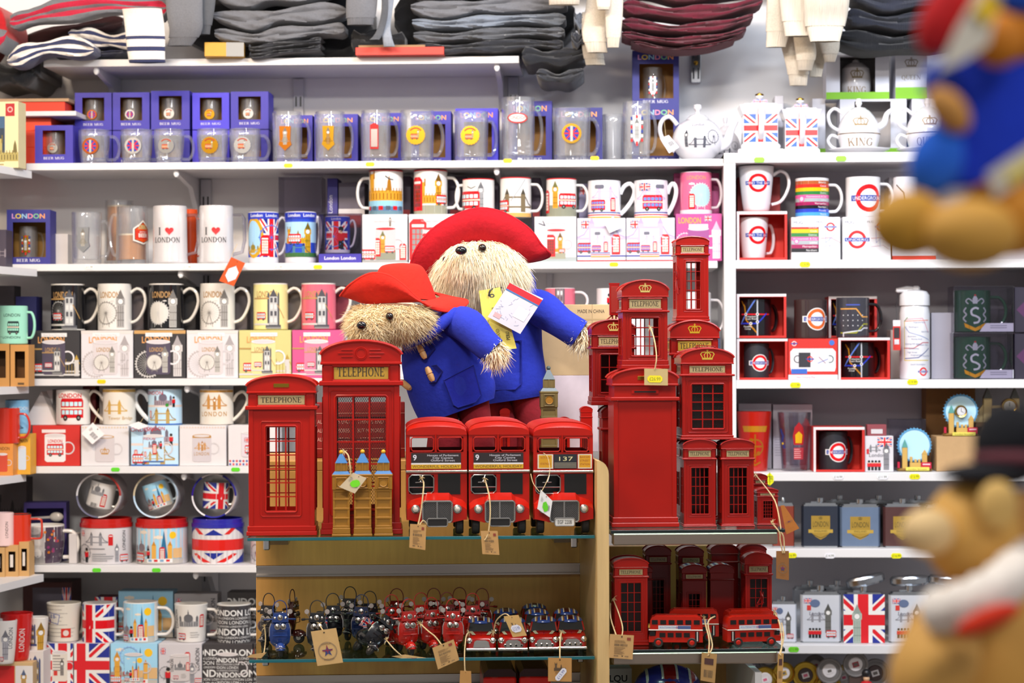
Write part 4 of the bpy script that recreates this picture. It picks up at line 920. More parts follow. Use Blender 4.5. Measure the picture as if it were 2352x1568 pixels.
def royal_set(px,w,top,py,z,label,word,v=.03,cut=False):
 """teapot stacked on its cup, on a saucer"""
 u,_,S=pl(px,py,v);r=w/2/S;h=(py-top)/S;m=mat('ceramic','f0eef2');g=mat('metal','a88a5a')
 loc=WALL.w(u,v+r*1.3,z)
 sc_=thing('saucer',f'white saucer under the {word} teacup','saucer',loc);MB().lathe([(0,.001),(r*.7,0),(r*1.42,h*.1),(r*1.44,h*.115),(r*1.3,h*.1),(r*.65,h*.03),(0,h*.03)],m,40).build('dish',sc_)
 zc=h*.05;ch=h*.33
 c=thing('teacup',f'white teacup lettered {word} under its crowned teapot','cup',(loc[0],loc[1],z+zc));b=MB();R=lambda q:r*(.72+.28*min(1,max(0,q/ch))**.6)
 b.lathe([(0,0),(r*.7,0)]+[(R(ch*i/8),ch*i/8)for i in range(9)]+[(r*.96,ch),(r*.66,.006),(0,.005)],m,40);d=Dr((-r*1.3,0,r*1.3,ch));d.text(word,0,ch*.3,ch*.42,'8a7454',serif=1,wid=r*1.35)
 b.wrap(d,R,mat('printg'))
 b.build('body',c);MB().join(MB().tube(smooth_pts([(r*.9,0,ch*.8),(r*1.25,0,ch*.95),(r*1.42,0,ch*.65),(r*1.2,0,ch*.3),(r*.8,0,ch*.15)],4),r*.075,m,8),rotz(pi)).build('handle',c);MB().lathe([(r*1.002,ch*.95),(r*1.006,ch)],g,40).build('gilt_rim',c)
 z2=z+zc+ch;th=h-zc-ch;t=thing('crowned_teapot',f'white teapot with gold crown resting on the {word} cup','teapot',(loc[0],loc[1],z2));bh=th*.66
 b=MB();R2=lambda q:r*(.98-.5*max(0,q/bh)**2.2);b.lathe([(0,0),(r*.95,0)]+[(R2(bh*i/10),bh*i/10)for i in range(11)]+[(0,bh)],m,40);d=Dr((-r*1.3,0,r*1.3,bh));d.at(0,bh*.3,r*.62);m_crown(d,'9a8460');b.wrap(d,R2,mat('printg'));b.build('body',t)
 MB().lathe([(r*.45,bh),(r*.3,bh*1.12),(r*.08,bh*1.16),(r*.16,bh*1.3),(r*.1,th),(0,th)],m,26).build('lid',t)
 sp=smooth_pts([(r*.8,0,bh*.25),(r*1.15,0,bh*.45),(r*1.3,0,bh*.85),(r*1.55,0,bh*1.05)],5);n=len(sp);MB().tube(sp,[r*(.2-.12*i/n)for i in range(n)],m,10).build('spout',t)
 MB().join(MB().tube(smooth_pts([(r*.7,0,bh*.85),(r*1.1,0,bh*1.1),(r*1.4,0,bh*.85),(r*1.3,0,bh*.4),(r*.9,0,bh*.15)],4),r*.08,m,10),rotz(pi)).build('handle',t)
royal_set(1980,100,219,352,ZR[0],'','KING');royal_set(2140,100,219,352,ZR[0],'','QUEEN')
def green_box(x0,x1,top,py,z,label,v=.17,word='',rz=0,zoff=0):
 def dr(d,w,h):
  d.rect(-w/2,0,w/2,h*.18,'7ab818')
  if word:d.at(0,h*.5,w*.4);m_crown(d,'8a8078');d.at();d.text(word,0,h*.3,h*.07,'8a7a66',serif=1)
 return card_box(x0,x1,top,py,z,label,'dcdce6',dr,v,.09,group='white and green teapot boxes',name='teapot_box')
hg=(352-216)/pl(1960,352,.17)[2]
green_box(1866,1896,212,352,ZR[0],'narrow white and green box beside the second flag teapot',.19)
green_box(1780,1800,205,352,ZR[0],'white box corner behind the first flag teapot',.19)
t,_=win_box(1930,2082,216,352,ZR[0],'lower white and green window box behind the KING set','dcdce6',(.22,.18,.76,.96),'b9b4b4',lambda d,w,h:d.rect(-w/2,0,w/2,h*.17,'7ab818'),v=.165,name='teapot_box',group='white and green teapot boxes')
t,(u,vv,S,w,h)=win_box(1898,2042,115,216,ZR[0]+hg,'tilted window box with a KING teapot inside, on the lower box','dcdce6',(.22,.1,.78,.96),'8a8484',lambda d,w,h:d.rect(-w/2,0,w/2,h*.16,'7ab818'),v=.165,name='teapot_box',group='white and green teapot boxes')
t=thing('boxed_teapot','white crowned teapot inside the tilted window box','teapot',WALL.w(u,.2095,ZR[0]+hg+.0023));m=mat('ceramic','dcd8da');b=MB();R=lambda q:.034+.004*sin(min(q,.08)*40);b.lathe([(0,0),(.03,0)]+[(R(.007*i),.007*i)for i in range(12)]+[(.02,.09),(0,.094)],m,30);d=Dr((-.03,0,.03,.08));d.text('KING',0,.012,.018,'8a7454',serif=1,wid=.05);d.at(0,.05,.034);m_crown(d,'8a7a60');b.wrap(d,R,mat('printg'));b.build('body',t);MB().lathe([(.012,.09),(.008,.098),(0,.102)],m,16).build('lid',t)
green_box(2057,2130,70,216,ZR[0]+hg,'tall white and green QUEEN box stacked beside the hanging bear',.165,'QUEEN')
green_box(2095,2200,216,352,ZR[0],'white and green box behind the QUEEN set',.165)
# ------------------------------------------------------------ second shelf: steins, frosted mugs, photo mugs
t,(u,vv,S,w,h)=win_box(16,115,478,PB,ZB,'navy beer mug box at the left end of the second shelf','2a2a80',(.14,.13,.9,.77),'8a6418',lambda d,w,h:beer_print(d,w,h,True),v=.02,name='beer_mug_box',group='boxed glass beer mugs',rz=radians(4))
glass_mug(60,42,515,PB-2,ZB+.0021,'gold-crested glass mug inside the navy box on the left','crest','c8962a',.042,shape='panel',group='glass mugs inside their boxes')
card_box(116,156,531,PB,ZB,'plain white carton beside the navy beer mug box','e9e3df',None,.1,.06)
glass_mug(191,68,482,PB,ZB,'clear glass mug with pewter tower shield on the second shelf','shield','aeb4ba',.03,shape='panel',group='mugs on the second shelf')
def stein(px,w,top,py,z,label,v=.03,side=-1,beer=.5,badge=True):
 u,_,S=pl(px,py,v);r=w/2/S;h=(py-top)/S;t=thing('beer_stein',label,'beer mug',WALL.w(u,v+r,z));g=mat('glass','fdfeff');R=lambda q:r*(1.03-.08*q/h)
 b=MB();b.lathe([(0,0),(R(0),0),(R(h*.04)*1.02,h*.03)]+[(R(h*i/10),h*i/10)for i in range(1,11)]+[(R(h)-.003,h-.001)]+[(R(h*i/10)-.004,h*i/10)for i in range(9,0,-1)]+[(0,h*.08)],g,40);b.build('body',t)
 b=MB();b.lathe([(0,h*.09),(R(0)-.0055,h*.09),(R(h*beer)-.0055,h*beer)],mat('beer','c27a06'),36);b.lathe([(R(h*beer)-.0055,h*beer),(R(h*beer)-.0055,h*beer+.004),(0,h*beer+.004)],mat('plastic','efe0c0'),36);b.build('beer_filling',t)
 hp=smooth_pts([(r*.95,0,h*.86),(r*1.25,0,h*.84),(r*1.42,0,h*.6),(r*1.36,0,h*.38),(r*1.2,0,h*.2),(r*1.0,0,h*.16)],4);MB().join(MB().tube(hp,r*.1,g,10),rotz(0 if side>0 else pi)).build('handle',t)
 if badge:
  d=Dr();x=r*.95;s=h*.21;P=[(-.9,-.6),(0,-.9),(.9,-.6),(.9,.4),(.4,.75),(0,1.1),(-.4,.75),(-.9,.4)];d.at(x,h*.53,s);d.poly(P,'f0ece6');d.at(x,h*.53,s*.86);d.poly(P,'3a2a1a');d.at(x,h*.53,s*.8);d.poly(P,'d04a14')
  d.at(x,h*.53,s);d.poly([(-.5,.35),(.5,.35),(.3,.7),(-.3,.7)],'b8a070');d.rect(-.7,-.45,.7,.25,'c8301c');d.text('BRITISH',0,.05,.14,WHT);d.text('BEER',0,-.3,.3,WHT,bold=1)
  b=MB();b.wrap(d,R,mat('printg'),off=.0008);b.build('badge',t)
 return t
stein(296,74,469,PB,ZB,'half-full beer stein with an orange badge on the second shelf',.05)
stein(267,68,451,PB,ZB,'taller beer glass behind the orange-badged stein',.16,1,.9,False)
def heart(d,r,h):
 d.text('I',-r*.42,h*.49,h*.13,'2c2a2c',serif=1);d.at(r*.15,h*.555,h*.15);m_heart(d);d.at();d.text('LONDON',0,h*.36,h*.09,'2c2a2c',serif=1,wid=r*1.62)
def frost_mug(px,label,v=.0):
 u,_,S=pl(px,PB,v);r=40/S;h=(PB-470)/S;t=thing('frosted_mug',label,'mug',WALL.w(u,v+r,ZB),0,'frosted freezer mugs');g=mat('frost','f4f2f4')
 b=MB();b.lathe([(0,0),(r*.96,0),(r*1.03,h*.02),(r*1.03,h*.05),(r,h*.08),(r*.98,h*.5),(r*.97,h-.003),(r*.94,h),(r*.9,h-.003),(r*.9,h*.1),(0,h*.1)],g,40);d=Dr((-r*1.3,0,r*1.3,h));heart(d,r,h);b.wrap(d,r*1.005,mat('print'));b.build('body',t)
 MB().tube([(r*.95,0,h*.84),(r*1.5,0,h*.84),(r*1.62,0,h*.78),(r*1.64,0,h*.4),(r*1.5,0,h*.2),(r*1.0,0,h*.16)],r*.1,mat('glass','f0eef4'),8,flat=1.6).build('handle',t);return t
frost_mug(383,'left of the two frosted red-heart mugs, beside the beer stein')
fm=frost_mug(490,'right of the two frosted red-heart mugs, with an orange tag',.0)
swing_tag(fm,[(531,590),(563,604),(537,657),(503,645)],'c8501a','none',[[(540,597,-.02),(532,588,-.01),(545,560,.02)]],v=-.025,fr=WALL,tw=.0006,knot=False,sticker_=(.05,-.08,.7,.7,'dfeaf0','',0,'333333'))
mug(433,36,476,PB,ZB,'orange and clear mug half seen between the frosted mugs','c8481a',k=.2,v=.1,prof='straight',kind='enamel')
def acry(d,r,h,kind):
 d.rect(-r*1.5,h*.12,r*1.5,h,'2a4ac0')
 if kind==0:
  m_flag(d,-r*.1,h*.12,r*1.6,h*.76);d.circ(-r*.55,h*.5,r*.72,'c89a1a',20,h*.4);d.circ(-r*.6,h*.5,r*.58,'9cc8e8',20,h*.33);d.at(-r*.6,h*.2,r*.9);m_dome(d,'c8a03a','8a7a2a');d.at(r*.7,h*.5,h*.24);m_wheel(d,'3a6ac8',None,12,False);d.at(r*.25,h*.14,h*.4);m_phone(d)
 else:
  d.rect(-r*1.5,h*.4,r*1.5,h*.8,'a8d4f0');d.at(-r*.2,h*.38,r*1.5);m_palace(d,'d0a020','8a7010');d.at(r*.6,h*.2,h*.6);m_ben(d,'c89a1a','6a5a10');d.at(-r*.3,h*.36,r*.9);m_bus(d);d.at(0,h*.14,r*1.5);m_bridge(d,'4a7a9a','2a3a5a');d.at();d.rect(-r*1.5,h*.12,r*1.5,h*.2,'3a6a3a')
 d.at();d.rect(-r*1.5,h*.86,r*1.5,h,'2a3ab0');d.text('London  London',r*.2,h*.9,h*.06,'e8ecf4',bold=1)
def acrylic(px,w,top,label,kind,v=.02,k=.3):
 t=mug(px,w,top,PB,ZB,label,'e8e6ec',side=1,k=k,style='ear',draw=lambda d,r,h:(acry(d,r,h,kind),d)[1],v=v,hcol='d8d8e0',group='picture mugs with clear bases',base='c9c9d2');return t
acrylic(600,70,485,'picture mug with gold medallion and flag',0);acrylic(686,72,485,'picture mug with gold parliament skyline',1,k=.13)
CL=mat('clear','eceaf0')
def clear_box(x0,x1,top,py,z,label,v=.02,base=None,depth=.09,btxt='London London',name='clear_gift_box',fr=WALL):
 u,_,S=pl((x0+x1)/2,py,v,fr);w=(x1-x0)/S;h=(py-top)/S;t=thing(name,label,'box',fr.w(u,v,z),fr.a);b=MB()
 k=h*.18 if base else 0
 for s in(-1,1):b.box(s*w/2,0,k,s*(w/2-.0006),depth,h,CL)
 b.box(-w/2,0,k,w/2,.0006,h,CL);b.box(-w/2,depth-.0006,k,w/2,depth,h,CL);b.box(-w/2,0,h-.0006,w/2,depth,h,CL);b.build('clear_walls',t)
 e=MB();q=mat('glass','f4f4f8')
 for s in(-1,1):e.tube([(s*w/2,0,k),(s*w/2,0,h)],.0008,q,6);e.tube([(s*w/2,depth,h),(s*w/2,0,h)],.0008,q,6)
 e.tube([(-w/2,0,h),(w/2,0,h)],.0008,q,6);e.build('folded_edges',t)
 if base:b=MB();b.box(-w/2,0,0,w/2,depth,k,mat('card',base));d=Dr();d.text(btxt,0,k*.35,k*.36,'eeeef6',bold=1,wid=w*.75);b.face(d,0,mat('printc'));b.build('base',t)
 return t
clear_box(732,830,491,PB,ZB,'clear box with purple lettered base beside the photo mug boxes',.01,'3a2fa0')
mug(772,58,498,PB-20,ZB+.023,'guardsman picture mug inside the clear purple-based box','e8e6ec',k=.22,style='ear',draw=lambda d,r,h:(d.rect(-r*1.5,h*.1,r*1.5,h,'2a3ab0'),m_flag(d,-r,h*.1,r*2,h*.76),d.at(-r*.2,h*.45,h*.28),m_wheel(d,'4a8ad8',None,12,False),d.at(r*.4,h*.12,h*.6),m_guard(d),d.at(),d.text('London',0,h*.9,h*.06,WHT),d)[-1],v=.018,group='mugs inside clear boxes')
hcb=.1
clear_box(640,738,484,PB,ZB,'lower empty-looking clear box behind the skyline picture mug',.13);z_=ZB+(PB-484)/pl(690,PB,.13)[2]
clear_box(640,738,484-82,484,z_,'upper clear box stacked behind the skyline picture mug',.13)
card_box(752,776,405,PB,ZB,'tall blue London box end behind the clear boxes','322c80',lambda d,w,h:(d.at(0,h*.7,1,pi/2),d.text('London',0,0,w*.4,'dcdcee'),d.at(0,h*.3,1,pi/2),d.text('London',0,0,w*.4,'dcdcee')),.14)
card_box(778,838,415,PB,ZB,'dark picture box with London bus behind the handle','5a5464',lambda d,w,h:(d.rect(-w*.5,h*.45,w*.5,h*.6,'a83030'),d.rect(-w*.5,h*.6,w*.5,h*.68,'e0dce0')),.14)
def photo_box(x0,x1,top,label,kind,mk,v=.01):
 def dr(d,w,h):
  d.at(-w*.38,h*.03,w*.34);
  if kind==0:m_bus(d);d.at(w*.4,h*.05,h*.34);m_phone(d);d.at();d.rect(-w*.5,0,w*.5,h*.05,'9a9a98');d.at(w*.12,h*.75,h*.2);m_ben(d,'8a7a6a','6a5a50')
  elif kind==1:d.at(-w*.3,h*.05,h*.85);m_phone(d,'c8141c','8a8a8a');d.at(w*.3,h*.4,h*.5);m_ben(d,'9a9a90','6a6a60')
  else:d.at(-w*.3,h*.1,w*.35);m_dome(d,'8a929a','6a727a');d.at();d.rect(-w*.5,0,w*.5,h*.1,'a0a8a8');d.line([(-w*.4,h*.85),(-w*.25,h*.8),(-w*.3,h*.9)],h*.02,'3a3a4a')
  x=w*.02;mw=w*.22;mh=h*.64;d.at(x,h*.06);d.ring(mw*1.2,mh*.5,mw*.55,mw*.42,'b9b4ba',20);d.rect(-mw,0,mw,mh,'d2ccd0');q=Dr((-mw,0,mw,mh));photo_city(q,mw,mh,mk)
  for l,c,p in q.t:d.t.append((d.l+l,c,[(a+x,b2+h*.06)for a,b2 in p]))
  d.l+=q.l;d.circ(0,mh,mw,'c8202a',18,mh*.04);d.at();d.text('New Bone China Mug',0,h*.84,h*.035,'b4b0b4')
 return card_box(x0,x1,top,PB,ZB,label,'e6e4e8',dr,v,.1,group='white photo mug boxes')
photo_box(832,936,493,'white mug box with red bus, tower mug pictured',0,4);photo_box(939,1045,493,'white mug box with phone box picture behind the big red hat',1,1)
photo_box(1050,1150,493,'white photo mug box hidden by the tall red hat',0,3,.02);photo_box(1228,1324,500,'white mug box with cathedral picture right of the red hat',2,1)
hpb=(PB-493)/pl(820,PB,.01)[2]+.0004;hpb2=(PB-500)/pl(1200,PB,.01)[2]+.0004
def pmug(px,w,top,kind,label,side=1,k=.32,st='C'):
 up=493 if px<1150 else 500
 return mug(px,w,top,up,ZB+(hpb if px<1150 else hpb2),label,'f1efec',rim='c8242c',side=side,k=k,draw=lambda d,r,h:(photo_city(d,r*1.35,h,kind),d)[1],v=.015,group='red-rimmed photo mugs',style=st)
pmug(883,79,391,0,'red-rimmed photo mug of gold parliament, handle on the left',-1,.34)
pmug(986,78,391,1,'red-rimmed photo mug with big red phone box',1,.34)
pmug(1097,74,412,2,'red-rimmed photo mug with grey clock tower and bus',-1,.2)
pmug(1183,72,409,3,'red-rimmed photo mug with bridge and sweeping wheel',1,.36)
pmug(1289,70,412,4,'red-rimmed photo mug with gold clock tower, thinner handle',1,.36)
for i,(x0,x1,top,nme)in enumerate(((924,944,401,'between the parliament and phone box mugs'),(1030,1072,402,'behind the phone box photo mug'),(1126,1146,420,'behind the grey clock tower mug'),(1222,1242,406,'behind the bridge photo mug'))):
 card_box(x0,x1,top,PB,ZB,f'dark upright carton {nme}','55485a',lambda d,w,h:d.rect(-w*.4,h*.55,w*.4,h*.62,'b83838'),.14,.09,group='dark cartons behind the photo mugs')
def busmug(d,hw,h):
 d.rect(-hw*1.4,0,hw*1.4,h*.04,'d8a030');d.rect(-hw*1.4,h*.07,hw*1.4,h*.1,'c8242c');d.rect(-hw*1.4,h*.13,hw*1.4,h*.16,'2a3a90')
 d.at(hw*.05,h*.45,hw*1.7);m_bridge(d,'c8b8d8','b8a0c8');d.at(-hw*.42,h*.17,hw*.95);m_bus(d,'c8202a','6a8ad8');d.at(hw*.55,h*.18,h*.36);m_phone(d);d.at();d.poly([(-hw*.55,h*.78),(-hw*.05,h*.78),(0,h*.83),(-hw*.05,h*.88),(-hw*.55,h*.88),(-hw*.6,h*.83)],'6a6a78')
def busmug2(d,hw,h):
 d.rect(-hw*1.4,0,hw*1.4,h*.04,'d8a030');d.rect(-hw*1.4,h*.07,hw*1.4,h*.1,'c8242c');d.rect(-hw*1.4,h*.13,hw*1.4,h*.16,'2a3a90');d.at(0,h*.4,hw*1.9);m_bridge(d,'c8b8d8','b8a0c8');d.at(hw*.1,h*.18,hw*1.25);m_bus(d,'c8202a','6a8ad8');d.at();m_flag(d,-hw*.75,h*.72,hw*.7,h*.2);d.poly([(hw*.3,h*.78),(hw*.8,h*.78),(hw*.85,h*.83),(hw*.8,h*.88),(hw*.3,h*.88),(hw*.25,h*.83)],'6a6a78')
def busbox(d,w,h):
 m_flag(d,-w*.42,h*.76,w*.2,h*.18);d.rect(-w*.5,0,w*.5,h*.03,'c8242c');d.rect(-w*.5,h*.05,w*.5,h*.08,'e8e4ea');d.rect(-w*.5,h*.11,w*.5,h*.14,'2a3a90');d.rect(-w*.5,h*.14,w*.5,h*.42,'e2dcee');d.at(0,h*.4,w);m_bridge(d,'c0b0d4','b0a0c8')
 d.at(-w*.34,h*.18,w*.3);m_bus(d,'b01a24','6a8ad8');d.at(w*.3,h*.16,h*.46);m_phone(d);mw=w*.2;mh=h*.66
 d.at(-w*.02,h*.1);d.ring(mw*1.25,mh*.55,mw*.55,mw*.44,'c4bfce',20);d.rect(-mw,0,mw,mh,'cfcbd8');q=Dr((-mw,0,mw,mh));busmug(q,mw,mh)
 for l,c,p in q.t:d.t.append((d.l+l,c,[(a-w*.02,b2+h*.1)for a,b2 in p]))
 d.l+=q.l;d.at()
card_box(1326,1437,504,PB,ZB,'white bus mug box under the curled-handle bus mug','e6e4ee',busbox,.01,.1,group='white bus mug boxes');card_box(1439,1550,504,PB,ZB,'white bus mug box under the flag bus mug','e6e4ee',busbox,.01,.1,group='white bus mug boxes')
hbb=(PB-504)/pl(1320,PB,.01)[2]+.0004
m5=mug(1388,76,416,503,ZB+hbb,'white mug with red bus and curled handle','f0eef2',k=.42,style='curl',draw=lambda d,r,h:(busmug(d,r,h),d)[1],v=.015);m6=mug(1496,78,416,503,ZB+hbb,'white mug with flag above a red bus','f0eef2',k=.25,side=1,style='curl',draw=lambda d,r,h:(busmug2(d,r,h),d)[1],v=.015)
swing_tag(m5,[(1388,512),(1408,497),(1430,522),(1400,535)],'e8e6ee','none',[[(1408,505,-.004),(1416,490,.0),(1420,470,.01)]],v=-.004,fr=WALL,tw=.0004,knot=False)
card_box(1330,1350,420,504,ZB+hbb,'grey-purple carton behind the curled-handle bus mug','8a84a4',lambda d,w,h:m_flag(d,-w*.4,h*.7,w*.8,h*.2),.1,.05)
def pinkcity(d,hw,h):
 d.text('LONDON',0,h*.82,h*.09,'c89a4a',wid=hw*1.3);d.at(hw*.3,h*.45,h*.27);m_wheel(d,'b8d8d8','a8ccd0',26);d.at(-hw*.3,h*.12,h*.36);m_phone(d);d.at(-hw*.3,h*.7,hw*.4);m_cloud(d);d.at();d.rect(-hw*1.4,0,hw*1.4,h*.1,'e8e4ea')
def pinkbox(d,w,h):
 d.text('LONDON',-w*.2,h*.8,h*.12,'d8a03a',wid=w*.5,bold=1);m_flag(d,w*.12,h*.84,w*.16,h*.12);d.at(-w*.3,h*.4,w*.2);m_wheel(d,'e0d8e4',None,22);d.at(w*.38,h*.05,h*.8);m_ben(d,'e0d8e4','b8a8c0');d.at();d.rect(-w*.22,h*.7,w*.2,h*.78,'e8e4ea');d.ring(w*.26,h*.4,w*.15,w*.11,'e0dce8',20);d.rect(-w*.24,h*.08,w*.22,h*.68,'9a4a8a');d.circ(-w*.01,h*.68,w*.23,'cfc8d4',18,h*.04)
card_box(1553,1658,495,PB,ZB,'magenta mug box under the pink wheel mug','b8468c',pinkbox,.01,.1)
mug(1600,73,396,493,ZB+(PB-495)/pl(1600,PB,.01)[2],'pink mug with pale observation wheel','d8648c',inn='ece6ea',k=.3,draw=lambda d,r,h:(pinkcity(d,r,h),d)[1],v=.015,hcol='ddd6dc')
card_box(1548,1652,397,495,ZB+(PB-495)/pl(1600,PB,.01)[2],'magenta carton behind the pink wheel mug','a03a72',None,.09,.05)
# ------------------------------------------------------------ third shelf: art-deco mugs on their boxes
BK,WM,YL,PK='17171a','f1ede6','e8e09a','e0687c'
def deco_box(kind,bg,ink,kw):
 def dr(d,w,h):
  if kw=='wheel':
   d.rect(-w*.5,h*.93,w*.5,h,'c0955a' if bg=='2c2a2e' else 'e4dcd8');d.at(-w*.22,h*.3,h*.27);m_wheel(d,'d8d4d0' if bg=='2c2a2e' else 'b4acac',None,30,False);d.at(w*.34,h*.04,h*.86);m_ben(d,'d4d0ce' if bg=='2c2a2e' else 'c4bec0','a09a9c')
  else:
   d.at(w*.28,h*.05,h*.8);m_bridge(d,'c8c4c0','b0903a');d.at(-w*.3,h*.12,w*.24);m_bus(d);d.at();d.rect(-w*.5,h*.6,-w*.15,h*.63,'b08a4a');d.rect(-w*.5,h*.06,w*.5,h*.1,'d8d6d4')
   for i in range(6):d.line([(w*.1+i*w*.06,h*.1),(w*.1+i*w*.06,h*(.5-.05*i))],w*.008,'b0903a')
  d.at();d.text('LONDON',-w*.08,h*.74,h*.13,'d89a5a',wid=w*.55,bold=1)
  d.at();d.rect(-w*.28,h*.87,w*.24,h*.95,'f2f0f0');d.text('New Bone China Mug',-w*.02,h*.89,h*.035,'b0a8ac')
  mw,mh,x,y=w*.235,h*.68,-w*.03,h*.08;out={'2c2a2e':'4a4256','e6e2e6':'dcd4d6','c9c27e':'d8d092','cf4f86':'d87a9a'}[bg]
  d.ring(x+mw*1.2,y+mh*.52,mw*.6,mw*.47,'f2eef0' if bg!='e6e2e6' else 'd6d0d4',24);d.poly([(x-mw,y+mh*.06),(x-mw*.8,y),(x+mw*.8,y),(x+mw,y+mh*.06),(x+mw,y+mh),(x-mw,y+mh)],out)
  q=Dr((-mw,0,mw,mh));deco_city(q,BK if bg=='2c2a2e' else 'x',ink,kind,mw,mh,False)
  for l,c,p in q.t:d.t.append((d.l+l,c,[(a+x,b2+y)for a,b2 in p]))
  d.l+=q.l;d.circ(x,y+mh,mw,'ece8ea',20,mh*.07);d.circ(x,y+mh,mw*.85,'cdc6ca',20,mh*.05);d.at()
 return dr
hC=(PC-758)/pl(70,PC,.01)[2]+.0003
DB=[(70,184,'tower','2c2a2e',BK,'black art-deco bridge mug'),(186,306,'wheel','e6e2e6',WM,'cream art-deco wheel mug beside the bridge one'),(308,427,'wheel','2c2a2e',BK,'black art-deco wheel mug'),(429,547,'wheel','e6e2e6',WM,'cream art-deco wheel mug under the orange tag'),(549,669,'tower','c9c27e',YL,'yellow tower mug'),(671,790,'tower','cf4f86',PK,'pink tower mug')]
DM=[(147,78),(255,78),(375,80),(493,80),(616,80),(727,80)]
for i,(x0,x1,kind,bg,out,nme)in enumerate(DB):
 card_box(x0,x1,758,PC,ZC,f'picture mug box under the {nme}',bg,deco_box(kind,bg,'8a8480',kind),.01,.1,group='boxes of art-deco sight mugs')
 x,w=DM[i];ink={BK:'d8d6d2',WM:'8e8a86'}.get(out,'6a6a6a')
 mug(x,w,650,757,ZC+hC,nme[0].upper()*0+f'{nme} standing on its picture box',out,inn='f0ece4',base='f0ece4' if out==BK else None,draw=lambda d,r,h,o=out,k=kind,n=ink:(deco_city(d,o,n,k,r*1.02,h),d)[1],v=.018,hcol='efeae0',k=.42,group='art-deco sight mugs',style='ear',rim='f0ece4' if out!=WM else None)
 card_box(x+28,x+75,656,757,ZC+hC,f'dark carton behind the handle of the {nme}',['26242a','5c5458','1e1c20','5c5458','6a6460','7a2034'][i],None,.1,.05,group='cartons behind the art-deco mugs')
card_box(792,838,752,PC,ZC,'pale blue toy box peeking out behind the smaller bear','a8d4e4',lambda d,w,h:d.rect(-w*.5,h*.1,w*.5,h*.5,'d83a3a'),.05)
card_box(1240,1360,720,PC,ZC,'pale mug box behind the taller bear\'s sleeve','d8d2d6',None,.02,.1);mug(1286,70,663,720,ZC+(PC-720)/pl(1286,PC,.02)[2],'pink tower mug half hidden behind the taller bear',PK,inn='efe8e8',k=.4,draw=lambda d,r,h:(d.at(0,h*.1,h*1.3),m_tower(d,'8a7a80','6a5a60'),d)[-1],v=.03,hcol='efe8e8')
card_box(1365,1480,722,PC,ZC,'pale carton behind the red phone boxes','dcd8dc',None,.02,.1);mug(1400,60,664,722,ZC+(PC-722)/pl(1400,PC,.02)[2],'white mug behind the red phone box stack','eceaee',k=.4,draw=lambda d,r,h:(d.at(0,h*.2,h*.6),m_guard(d),d)[-1],v=.03)
mug(1600,70,668,776,ZC+.09,'white mug whose handle shows right of the phone boxes','e4e2e8',k=.42,v=.03);card_box(1560,1655,776,PC,ZC,'dark blue carton right behind the phone box stack','3a4466',None,.02,.1)
# ------------------------------------------------------------ fourth shelf
def mugpic(d,x,y,mw,mh,col,fn=None,rim=None,hc='cbc5c7',sd=1):
 d.at();d.ring(x+sd*mw*1.25,y+mh*.52,mw*.62,mw*.5,hc,22);d.poly([(x-mw,y+mh*.06),(x-mw*.8,y),(x+mw*.8,y),(x+mw,y+mh*.06),(x+mw,y+mh),(x-mw,y+mh)],col)
 if fn:
  q=Dr((-mw,0,mw,mh));fn(q,mw,mh)
  for l,c,p in q.t:d.t.append((d.l+l,c,[(a+x,b2+y)for a,b2 in p]))
  d.l+=q.l
 d.circ(x,y+mh,mw,rim or 'f0ecec',20,mh*.07);d.circ(x,y+mh,mw*.86,'cfc8c8',20,mh*.05)
def redbus(d,hw,h):d.text('LONDON',0,h*.72,h*.12,'c8202a',bold=1,wid=hw*1.4);d.at(0,h*.2,hw*1.6,0);m_bus(d);d.at(hw*.0,h*.42,hw*1.5);d.at();m_flag(d,hw*.55,h*.66,hw*.25,h*.05)
def redbox(d,w,h):d.rect(-w*.3,h*.82,w*.2,h*.9,'f0e4e2');mugpic(d,-w*.02,h*.1,w*.22,h*.66,'f2eeee',redbus)
def goldring(d,hw,h):d.rect(-hw*1.5,h*.91,hw*1.5,h,'c8a050');d.at(-hw*.1,h*.3,hw*1.6);m_bridge(d,'c8a050');d.at();d.text('Tower Bridge',hw*.3,h*.15,h*.09,'c09a5a')
def goldlon(d,hw,h):d.rect(-hw*1.5,h*.92,hw*1.5,h,'b8863a');d.at(0,h*.45,hw*1.6);m_bridge(d,'c08a4a');d.at(hw*.05,h*.42,h*.4);m_ben(d,'c08a4a','a8743a');d.at();d.text('LONDON',0,h*.25,h*.13,'b8863a',wid=hw*1.7,sp=.15)
def crownbox(d,w,h):
 for i in range(16):d.circ(-w*.46+i*w*.061,h*.95,w*.02,'d8c4a8',6)
 mugpic(d,0,h*.1,w*.2,h*.62,'d6ced0',lambda q,a,b2:(q.at(0,b2*.3,a*.95),m_crown(q,'b8863a')),'c09040')
def goldbox(d,w,h):
 for i in range(16):d.circ(-w*.46+i*w*.061,h*.95,w*.02,'d8c4b8',6)
 mugpic(d,-w*.02,h*.1,w*.2,h*.64,'d4ccd0',lambda q,a,b2:goldlon(q,a,b2),'b8863a')
def towns(d,hw,h):
 d.at();d.rect(-hw*1.5,0,hw*1.5,h,'bcdcf0');d.rect(-hw*1.5,h*.5,hw*1.5,h*.56,'e8d8d0');d.at(hw*.05,h*.55,hw*1.1);m_dome(d,'9a8a94','6a6474');d.at(0,h*.04,hw*1.7);m_bridge(d,'b89a5a','9a7a40');d.at(hw*.7,h*.5,h*.3);m_guard(d);d.at(-hw*.8,h*.2,h*.2);m_phone(d);d.at();d.text('LONDON',-hw*.6,h*.85,h*.1,'c83040');d.circ(hw*.3,h*.56,h*.05,'3a8a3a',10);d.rect(-hw*1.5,0,hw*1.5,h*.04,'3a6ab0')
